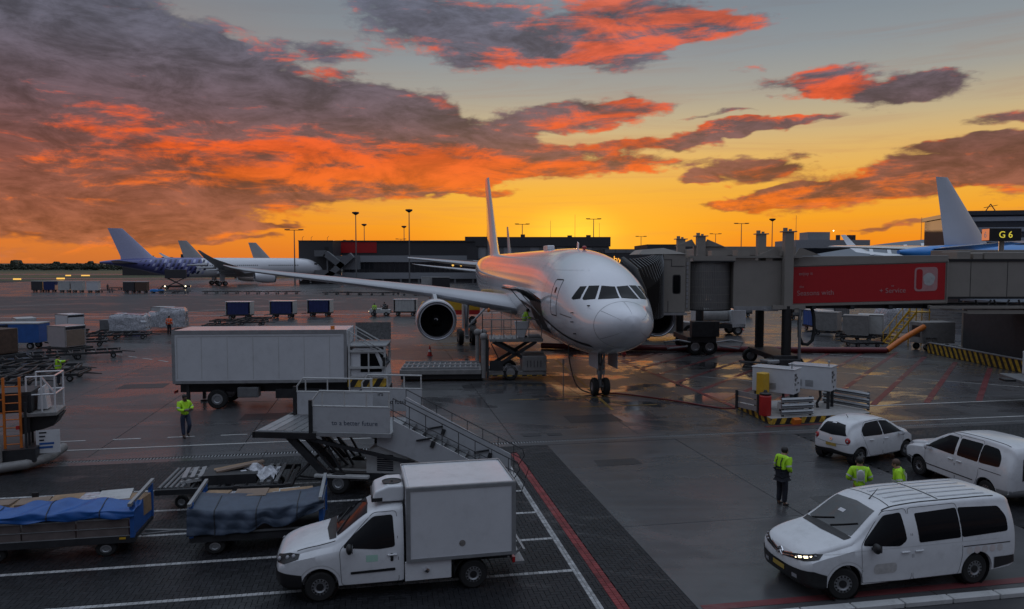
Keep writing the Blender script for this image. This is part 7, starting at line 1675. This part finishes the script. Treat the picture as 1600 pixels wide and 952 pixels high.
for k in range(22): addbox(rt, 'cladding_panel', 'blgrey', -34.5 + k * 3.1, -31.5 + k * 3.1, -.1, -.004, 9.9, 10.9) if k not in (13, 14, 15, 16, 17) else None
D = 200
wb = facade('office_block', 'pale low office block with roof plant beyond the bridge', (X(1300, D), D), 0, 20, 16, 13.2, 'blpale')
addbox(wb, 'plant_room', 'blpale', -6, 0, 2, 8, 13.2, 15.4); [addbox(wb, 'roof_plant', 'bldark', x, x + .8, 2, 3, 13.2, 14.6) for x in (2, 5.0, 6.2)]; addbox(wb, 'window_band', 'bglass', -9, 9, -.05, 0, 9.5, 11.0)
o = MB(); o.ball((.5, 1, 15.7), .16, 8, 6); o.build('roof_lamp', 'lamp_w', wb)
hl_ = thing('hangar_hall', 'wide hall with a low curved metal roof and slanting skylights behind the pale fin', 'building', (X(1470, 170), 170, 0), R(-4))
zz = lambda a, b: 7.9 + 5.4 * math.sin(min(1, (a + 26) / 80 * 1.7 + .12) * PI / 2) * b
m = MB(); m.grid(40, 4, lambda u, v: (-26 + 80 * u, 14 * v - 3, zz(-26 + 80 * u, v))); m.build('roof', 'roofgrey', hl_, 80)
addbox(hl_, 'wall', 'bldark', -25, 54, -2.6, -2, 0, 7.8); addbox(hl_, 'ridge_box', 'bldark', 4, 54, 11.2, 14, 11, 13.9)
for k in range(11):
    x = -15.5 + k * 4.0; m = MB(); m.add([(p, 14 * q - 3.1, zz(p, q) + .12) for p, q in ((x, .30), (x + .9, .30), (x + 3.3, .80), (x + 2.5, .80))], [(0, 1, 2, 3)]); m.build('skylight', 'skylight', hl_)
tb_ = thing('banded_building', 'dark banded building rising behind the gate sign', 'building', (X(1600, 120), 120, 0), R(-14))
addbox(tb_, 'wall', 'bldark', -9.5, 30, 0, 20, 0, 14.8)
for k in range(3): addbox(tb_, 'pale_band', 'blpale', -9.6, 30.1, -.25, -.01, 10.4 + k * 1.7, 11.1 + k * 1.7)
addbox(tb_, 'roof', 'bldark', -9.9, 30.4, -.5, 20.4, 14.8, 15.5); m = MB(); m.bar((-5, 3, 15.5), (-4.2, 3, 16.8), .12); m.bar((-3.4, 3, 15.5), (-4.2, 3, 16.8), .12); m.bar((-5.2, 3, 16.2), (-3.2, 3, 16.6), .1); m.build('roof_hoist', 'bldark', tb_)
lw = facade('hangar', 'distant dark sheds on the skyline behind the chequered jet', (X(255, 420), 420), 0, 46, 20, 9.0, 'bldark'); [addbox(lw, 'roof_box', 'bldark', x, x + w, 3, 9, 9.0, 9.0 + h) for x, w, h in ((-14, 5, 2.2), (-2, 4, 1.4), (9, 5, 3.0))]; o = MB(); o.ball((-22, -1, 9.5), .8, 8, 6); o.build('lit_lamp', 'lamp_y', lw)
# --- light masts and aerials
def mast(px, D, ptop, label, head, group='tall apron light masts'):
    h = 7 + (411 - ptop) * D / 1155; t = thing('light_mast', label, 'light mast', (X(px, D), D, 0), 0, group)
    m = MB(); m.cyl((0, 0, 0), (0, 0, h), .26, .13, 8); m.build('pole', 'steel', t)
    m = MB()
    if head == 'round': m.lathe([(0, .2), (.6, 1.15), (1.0, 1.15), (1.1, .2)], (0, 0, h - .6), (0, 0, 1), 10)
    elif head == 'tee': m.box(-2.6, 2.6, -.15, .15, h - .1, h + .1); [m.box(x - .8, x + .8, -.3, .3, h - .02, h + .28) for x in (-2.2, 2.2)]
    m.build('lamp_head', 'bldark', t); return t
for px, D, pt_, lb, hd in ((461, 236, 360, 'light mast with a T-shaped head beside the dark stair tower', 'tee'), (557, 240, 334, 'tall light mast with round head rising from the red hoarding', 'round'), (570, 320, 352, 'shorter light mast beside the one at the red hoarding', 'round'), (632, 330, 355, 'shorter light mast beside the tallest one over the pier', 'round'), (640, 236, 330, 'tallest light mast, standing before the pier windows', 'round'), (627, 420, 374, 'small far T-headed mast over the pier', 'tee'), (545, 420, 376, 'small far T-headed mast between the hoarding masts', 'tee'), (737, 400, 374, 'far T-headed mast beside the fin of the gate jet', 'tee'),
                             (816, 300, 351, 'light mast over the broad dark terminal', 'tee'), (927, 290, 343, 'T-headed light mast beside the sun glow', 'tee'), (1157, 300, 350, 'T-headed light mast above the jet bridge roof', 'tee'), (1205, 280, 344, 'round-headed light mast between the two lift columns', 'round'), (1117, 380, 366, 'small T-headed mast above the concourse', 'tee'), (1001, 400, 370, 'small far T-headed mast over the low roofs', 'tee')):
    mast(px, D, pt_, lb, hd)
for px, D, pt_, lb in ((898, 300, 336, 'thin aerial standing in the sun glow'), (860, 300, 345, 'thin aerial over the terminal roof'), (1242, 260, 337, 'tall bare aerial pole beside the near lift column'), (1437, 240, 340, 'bare aerial pole over the curved hall roof'), (936, 320, 349, 'short aerial beside the glow mast')):
    h = 7 + (411 - pt_) * D / 1155; m = MB(); m.cyl((0, 0, 0), (0, 0, h), .16, .05, 6); o = m.build('aerial_pole', 'steel'); o.location = (X(px, D), D, 0); tag(o, lb, 'aerial')
# --- taxiway signs, distant trees
for i, (px, py, w, n) in enumerate(((95, 437, 3.2, 'far'), (27, 438, 3, 'near'), (107, 432, 2.6, 'mid'), (134, 432, 4.2, 'big'))):
    y = 7 * 1155 / (py - 411) * .98; t = thing('taxiway_sign', ['small lit yellow taxiway sign alone on the apron edge', 'lit yellow taxiway sign on the grass by the picture edge', 'lit yellow taxiway sign beside the widest one', 'widest lit yellow taxiway sign in the grass'][i], 'sign', (X(px, y), y, 0))
    m = MB(); m.box(-w / 2, w / 2, -.2, .2, .3, .9); m.build('sign_box', 'lamp_y', t); m = MB(); [m.box(x - .06, x + .06, -.06, .06, 0, .3) for x in (-w / 3, w / 3)]; m.build('leg', 'bldark', t)
rt_ = random.Random(11); m = MB()
for k in range(300):
    D = rt_.uniform(700, 900); x = X(rt_.uniform(-40, 235), D); h = rt_.uniform(2.2, 5.5) * (1.7 if rt_.random() < .12 else 1)
    for j in range(7):
        c = (x + rt_.uniform(-5, 5), D + rt_.uniform(-4, 4), h * rt_.uniform(.3, .85)); r = h * rt_.uniform(.18, .36); rg = []
        for a in range(4): rg.append([(c[0] + r * 1.3 * math.sin(PI * (a + .3) / 3.6) * math.cos(b * PI / 3) * rt_.uniform(.75, 1.2), c[1] + r * math.sin(b * PI / 3), c[2] - r * math.cos(PI * (a + .3) / 3.6)) for b in range(6)])
        m.loft(rg)
struct(m.build('treeline', 'treeleaf'), 'stuff')
# ------------------------------------------------------------------ people (local: facing +x, left is +y, feet on z = 0)
def skin_obj(name, V, Eg, root, m, par, sub=2):
    ks = list(V); me = bpy.data.meshes.new(name); me.from_pydata([V[k][0] for k in ks], [(ks.index(a), ks.index(b)) for a, b in Eg], [])
    me.materials.append(MT[m]); o = bpy.data.objects.new(name, me); COL.objects.link(o); o.parent = par
    o.modifiers.new('skin', 'SKIN'); s = o.modifiers.new('sub', 'SUBSURF'); s.levels = sub; s.render_levels = sub
    for i, k in enumerate(ks):
        r = V[k][1]; d = me.skin_vertices[0].data[i]; d.radius = r if isinstance(r, tuple) else (r, r); d.use_root = (k == root)
    o.modifiers['skin'].use_smooth_shade = True
    return o
STAND = dict(pel=(0, 0, .96), wai=(0, 0, 1.10), che=(0, 0, 1.29), nb=(-.01, 0, 1.46), nk=(.005, 0, 1.53), hd=(.03, 0, 1.62), cr=(.015, 0, 1.70), fc=(.075, 0, 1.60), ns=(.125, 0, 1.605),
             shL=(-.01, .175, 1.42), elL=(-.03, .25, 1.15), wrL=(.06, .25, .92), shR=(-.01, -.175, 1.42), elR=(-.03, -.25, 1.15), wrR=(.06, -.25, .92),
             hiL=(0, .095, .92), knL=(.02, .10, .50), anL=(-.01, .105, .09), toL=(.15, .12, .045), hiR=(0, -.095, .92), knR=(.02, -.10, .50), anR=(-.01, -.105, .09), toR=(.15, -.12, .045))
def person(label, loc, rz, pose=None, jacket='hivis', legs='navy', skin_='skin', hair='hair', z=0.0, sub=2, lower=None, back=None, group='ramp workers in bright jackets', scale=1.0, cap=False):
    J = dict(STAND); J.update(pose or {}); P = {k: Vector(v) for k, v in J.items()}
    V, Eg = {}, []
    def n(k, r, p=None): V[k] = (tuple(p if p is not None else P[k]), r)
    for k, r in (('pel', .13), ('wai', .115), ('che', .13), ('nb', .075), ('nk', .056), ('hd', .088), ('cr', .075), ('fc', .062), ('ns', .016)): n(k, r)
    Eg += [('pel', 'wai'), ('wai', 'che'), ('che', 'nb'), ('nb', 'nk'), ('nk', 'hd'), ('hd', 'cr'), ('hd', 'fc'), ('fc', 'ns')]
    for s in 'LR':
        for k, r in (('sh', .062), ('el', .046), ('wr', .032), ('hi', .088), ('kn', .062), ('an', .042), ('to', .036)): n(k + s, r)
        Eg += [('nb', 'sh' + s), ('sh' + s, 'el' + s), ('el' + s, 'wr' + s), ('pel', 'hi' + s), ('hi' + s, 'kn' + s), ('kn' + s, 'an' + s), ('an' + s, 'to' + s)]
        d = (P['wr' + s] - P['el' + s]).normalized(); y = Vector((0, 1 if s == 'L' else -1, 0)); side = (y - d * y.dot(d)); side = side.normalized() if side.length > .1 else Vector((1, 0, 0)); pal = d.cross(side).normalized()
        pm_ = P['wr' + s] + d * .06; n('pm' + s, (.036, .022), pm_); Eg.append(('wr' + s, 'pm' + s))
        if sub > 1:
            for i, (off, ln) in enumerate(((-.027, .070), (-.009, .082), (.009, .078), (.026, .060))):
                a = pm_ + d * .035 + pal * off; b = a + d * ln * .55 + side * -.008; c = b + d * ln * .35 - side * .022
                for q, p in (('a', a), ('b', b), ('c', c)): n('f%d%s%s' % (i, q, s), .009 if q != 'c' else .0075, p)
                Eg += [('pm' + s, 'f%da%s' % (i, s)), ('f%da%s' % (i, s), 'f%db%s' % (i, s)), ('f%db%s' % (i, s), 'f%dc%s' % (i, s))]
            a = P['wr' + s] + d * .03 + pal * -.04; b = a + d * .035 - pal * .015; n('ta' + s, .011, a); n('tb' + s, .009, b); Eg += [('wr' + s, 'ta' + s), ('ta' + s, 'tb' + s)]
    body = skin_obj('person', V, Eg, 'pel', skin_, None, 1)
    body.location = (*loc, z); body.rotation_euler = (0, 0, rz); body.scale = (scale,) * 3; tag(body, label, 'person', group)
    # jacket
    V, Eg = {}, []
    hem = P['pel'] + Vector((0, 0, -.06)) if lower is None else P['wai'] + Vector((0, 0, -.06))
    for k, r, p in (('hem', (.19, .17), hem), ('wai', (.175, .155), P['wai']), ('che', (.18, .16), P['che']), ('nb', .115, P['nb'] + Vector((-.005, 0, -.03))), ('col', .085, P['nb'].lerp(P['nk'], .7))): n(k, r, p)
    Eg += [('hem', 'wai'), ('wai', 'che'), ('che', 'nb'), ('nb', 'col')]
    for s in 'LR':
        e = P['el' + s]; w = P['wr' + s]
        n('sh' + s, .095, P['sh' + s]); n('el' + s, .075, e); n('cu' + s, .062, e.lerp(w, .88)); Eg += [('nb', 'sh' + s), ('sh' + s, 'el' + s), ('el' + s, 'cu' + s)]
    jk = skin_obj('jacket', V, Eg, 'che', jacket, body, sub)
    if lower:
        V, Eg = {}, []; n('a', (.18, .16), P['wai'] + Vector((0, 0, -.08))); n('b', (.192, .172), P['pel'] + Vector((0, 0, -.02))); n('c', (.185, .165), P['pel'] + Vector((0, 0, -.07))); Eg = [('a', 'b'), ('b', 'c')]; skin_obj('jacket_skirt', V, Eg, 'b', lower, body, sub)
    m = MB()
    c1 = P['wai'].lerp(P['che'], .35); ax = (P['che'] - P['wai']).normalized()
    rr = [(Vector((math.cos(a) * .182, math.sin(a) * .192, 0))) for a in [2 * PI * i / 24 for i in range(24)]]
    m.loft([[c1 + v + Vector((0, 0, h)) for v in rr] for h in (-.028, .028)], False, False)
    m.build('reflective_band', 'refl' if lower is None else 'navy', jk, 80)
    for s in 'LR':
        m = MB(); a = P['sh' + s].lerp(P['el' + s], .72); d = P['el' + s] - P['sh' + s]; m.loft([m.ring(a + d.normalized() * h, d, .082, 14) for h in (-.022, .022)], False, False); m.build('sleeve_band', 'refl', jk, 80)
        m = MB(); pts = []
        for h in range(7): q = P['wai'].lerp(P['nb'], h / 6); pts.append(q + Vector((-.175 if h < 5 else -.13, (.085 if s == 'L' else -.085), .0)))
        m.tube(pts, .016, 5); m.build('brace_band', 'refl' if lower is None else 'navy', jk, 80)
    if back: m = MB(); c = P['wai'].lerp(P['nb'], .55); m.ball(c + Vector((-.16, 0, 0)), (.035, .11, .15), 14, 8); m.build('back_panel', back, jk, 60)
    # trousers
    V, Eg = {}, []; n('pel', (.155, .14), P['pel']); n('bt', (.15, .14), P['wai'] + Vector((0, 0, -.06))); Eg = [('bt', 'pel')]
    for s in 'LR':
        n('hi' + s, .108, P['hi' + s]); n('kn' + s, .085, P['kn' + s]); n('an' + s, .072, P['kn' + s].lerp(P['an' + s], .93)); Eg += [('pel', 'hi' + s), ('hi' + s, 'kn' + s), ('kn' + s, 'an' + s)]
    skin_obj('trousers', V, Eg, 'pel', legs, body, sub)
    for s in 'LR':
        V, Eg = {}, []; a, t = P['an' + s], P['to' + s]; d = (t - a).normalized(); n('h', .052, a + Vector((0, 0, -.035)) - d * .05); n('t', .045, t); n('u', .05, a + Vector((0, 0, .06))); skin_obj('boot', V, [('u', 'h'), ('h', 't')], 'h', 'black', body, sub)
    h = P['hd'].lerp(P['cr'], .45); m = MB(); m.ball(h + Vector((-.022, 0, .012)), (.102, .098, .104), 14, 10); o = m.build('cap' if cap else 'hair', 'navy' if cap else hair, body, 60)
    if sub > 1:
        f = (P['fc'] - P['hd']).normalized()
        for s in (1, -1):
            m = MB(); m.ball(P['fc'] + Vector((.045, s * .032, .03)), .011, 8, 6); m.build('eye', 'black', body); m = MB(); m.ball(P['hd'] + Vector((.0, s * .092, -.01)), (.018, .012, .032), 8, 6); m.build('ear', skin_, body, 60)
        m = MB(); m.ball(P['fc'] + Vector((.052, 0, -.035)), (.01, .026, .006), 8, 6); m.build('mouth', 'brown', body)
    return body
LOOKDOWN = dict(nb=(.02, 0, 1.45), nk=(.05, 0, 1.51), hd=(.105, 0, 1.585), cr=(.10, 0, 1.665), fc=(.145, 0, 1.555), ns=(.195, 0, 1.545), che=(.01, 0, 1.28), shL=(.02, .175, 1.41), shR=(.02, -.175, 1.41))
person('worker standing alone on the bare concrete, head bowed, in yellow jacket with navy hem', (7.79, 21.0), R(28), dict(LOOKDOWN, elL=(.0, .25, 1.14), wrL=(.20, .16, 1.02), elR=(.0, -.25, 1.14), wrR=(.20, -.14, 1.02)), lower='navy', scale=.99)
person('worker walking below the white box truck in an open yellow jacket and jeans', (-13.1, 29.3), R(-38), dict(elL=(.04, .30, 1.20), wrL=(.26, .12, 1.18), elR=(.03, -.29, 1.17), wrR=(.25, -.10, 1.14), knL=(.20, .09, .53), anL=(.02, .10, .16), toL=(.14, .11, .06), knR=(-.0, -.09, .50), anR=(.06, -.09, .09), toR=(.21, -.10, .045), hd=(.045, 0, 1.615), fc=(.088, 0, 1.59), ns=(.138, 0, 1.59)), legs='jeans', skin_='skin_dark')
person('worker with a pale panel on the back of the yellow jacket, behind the van roof', (9.42, 19.75), R(75), dict(elL=(-.02, .29, 1.18), elR=(-.02, -.29, 1.18), wrL=(.16, .2, 1.1), wrR=(.16, -.2, 1.1)), back='refl', scale=1.0)
person('worker with fair tied hair in a yellow jacket, between the van roof and people carrier', (10.42, 19.6), R(150), dict(LOOKDOWN), skin_='skin', hair='brown', scale=1.0)
person('worker in yellow on the loader bridge at the open hold of the gate jet', (.75, 44.9), R(10), dict(nb=(.12, 0, 1.42), nk=(.17, 0, 1.47), hd=(.22, 0, 1.53), cr=(.23, 0, 1.61), fc=(.26, 0, 1.51), ns=(.3, 0, 1.5), che=(.06, 0, 1.27), shL=(.12, .17, 1.38), shR=(.12, -.17, 1.38), elL=(.2, .25, 1.15), wrL=(.4, .2, 1.12), elR=(.2, -.25, 1.15), wrR=(.4, -.2, 1.12)), z=2.49, scale=1.04)
person('worker in yellow with one arm stretched out, among the empty dollies', (-25.9, 41.9), R(40), dict(elR=(.18, -.38, 1.40), wrR=(.34, -.52, 1.46), elL=(-.02, .28, 1.2), wrL=(.12, .18, 1.08)), back='navy')
person('worker in an orange jacket standing beside the film-wrapped loads', (-33.5, 72.0), R(95), None, 'hivis_or', group='ramp workers far out on the apron', scale=1.05)
person('worker in yellow standing left of a colleague by the grey cart', (-17.9, 96), R(100), None, group='ramp workers far out on the apron', sub=1)
person('worker in dark clothes with a yellow vest, nearer the grey cart', (-17.2, 99.5), R(60), None, 'navy', group='ramp workers far out on the apron', sub=1)
person('small distant worker in dark clothing near the chequered tail', (X(168, 186), 186), R(80), None, 'navy', group='ramp workers far out on the apron', sub=1)
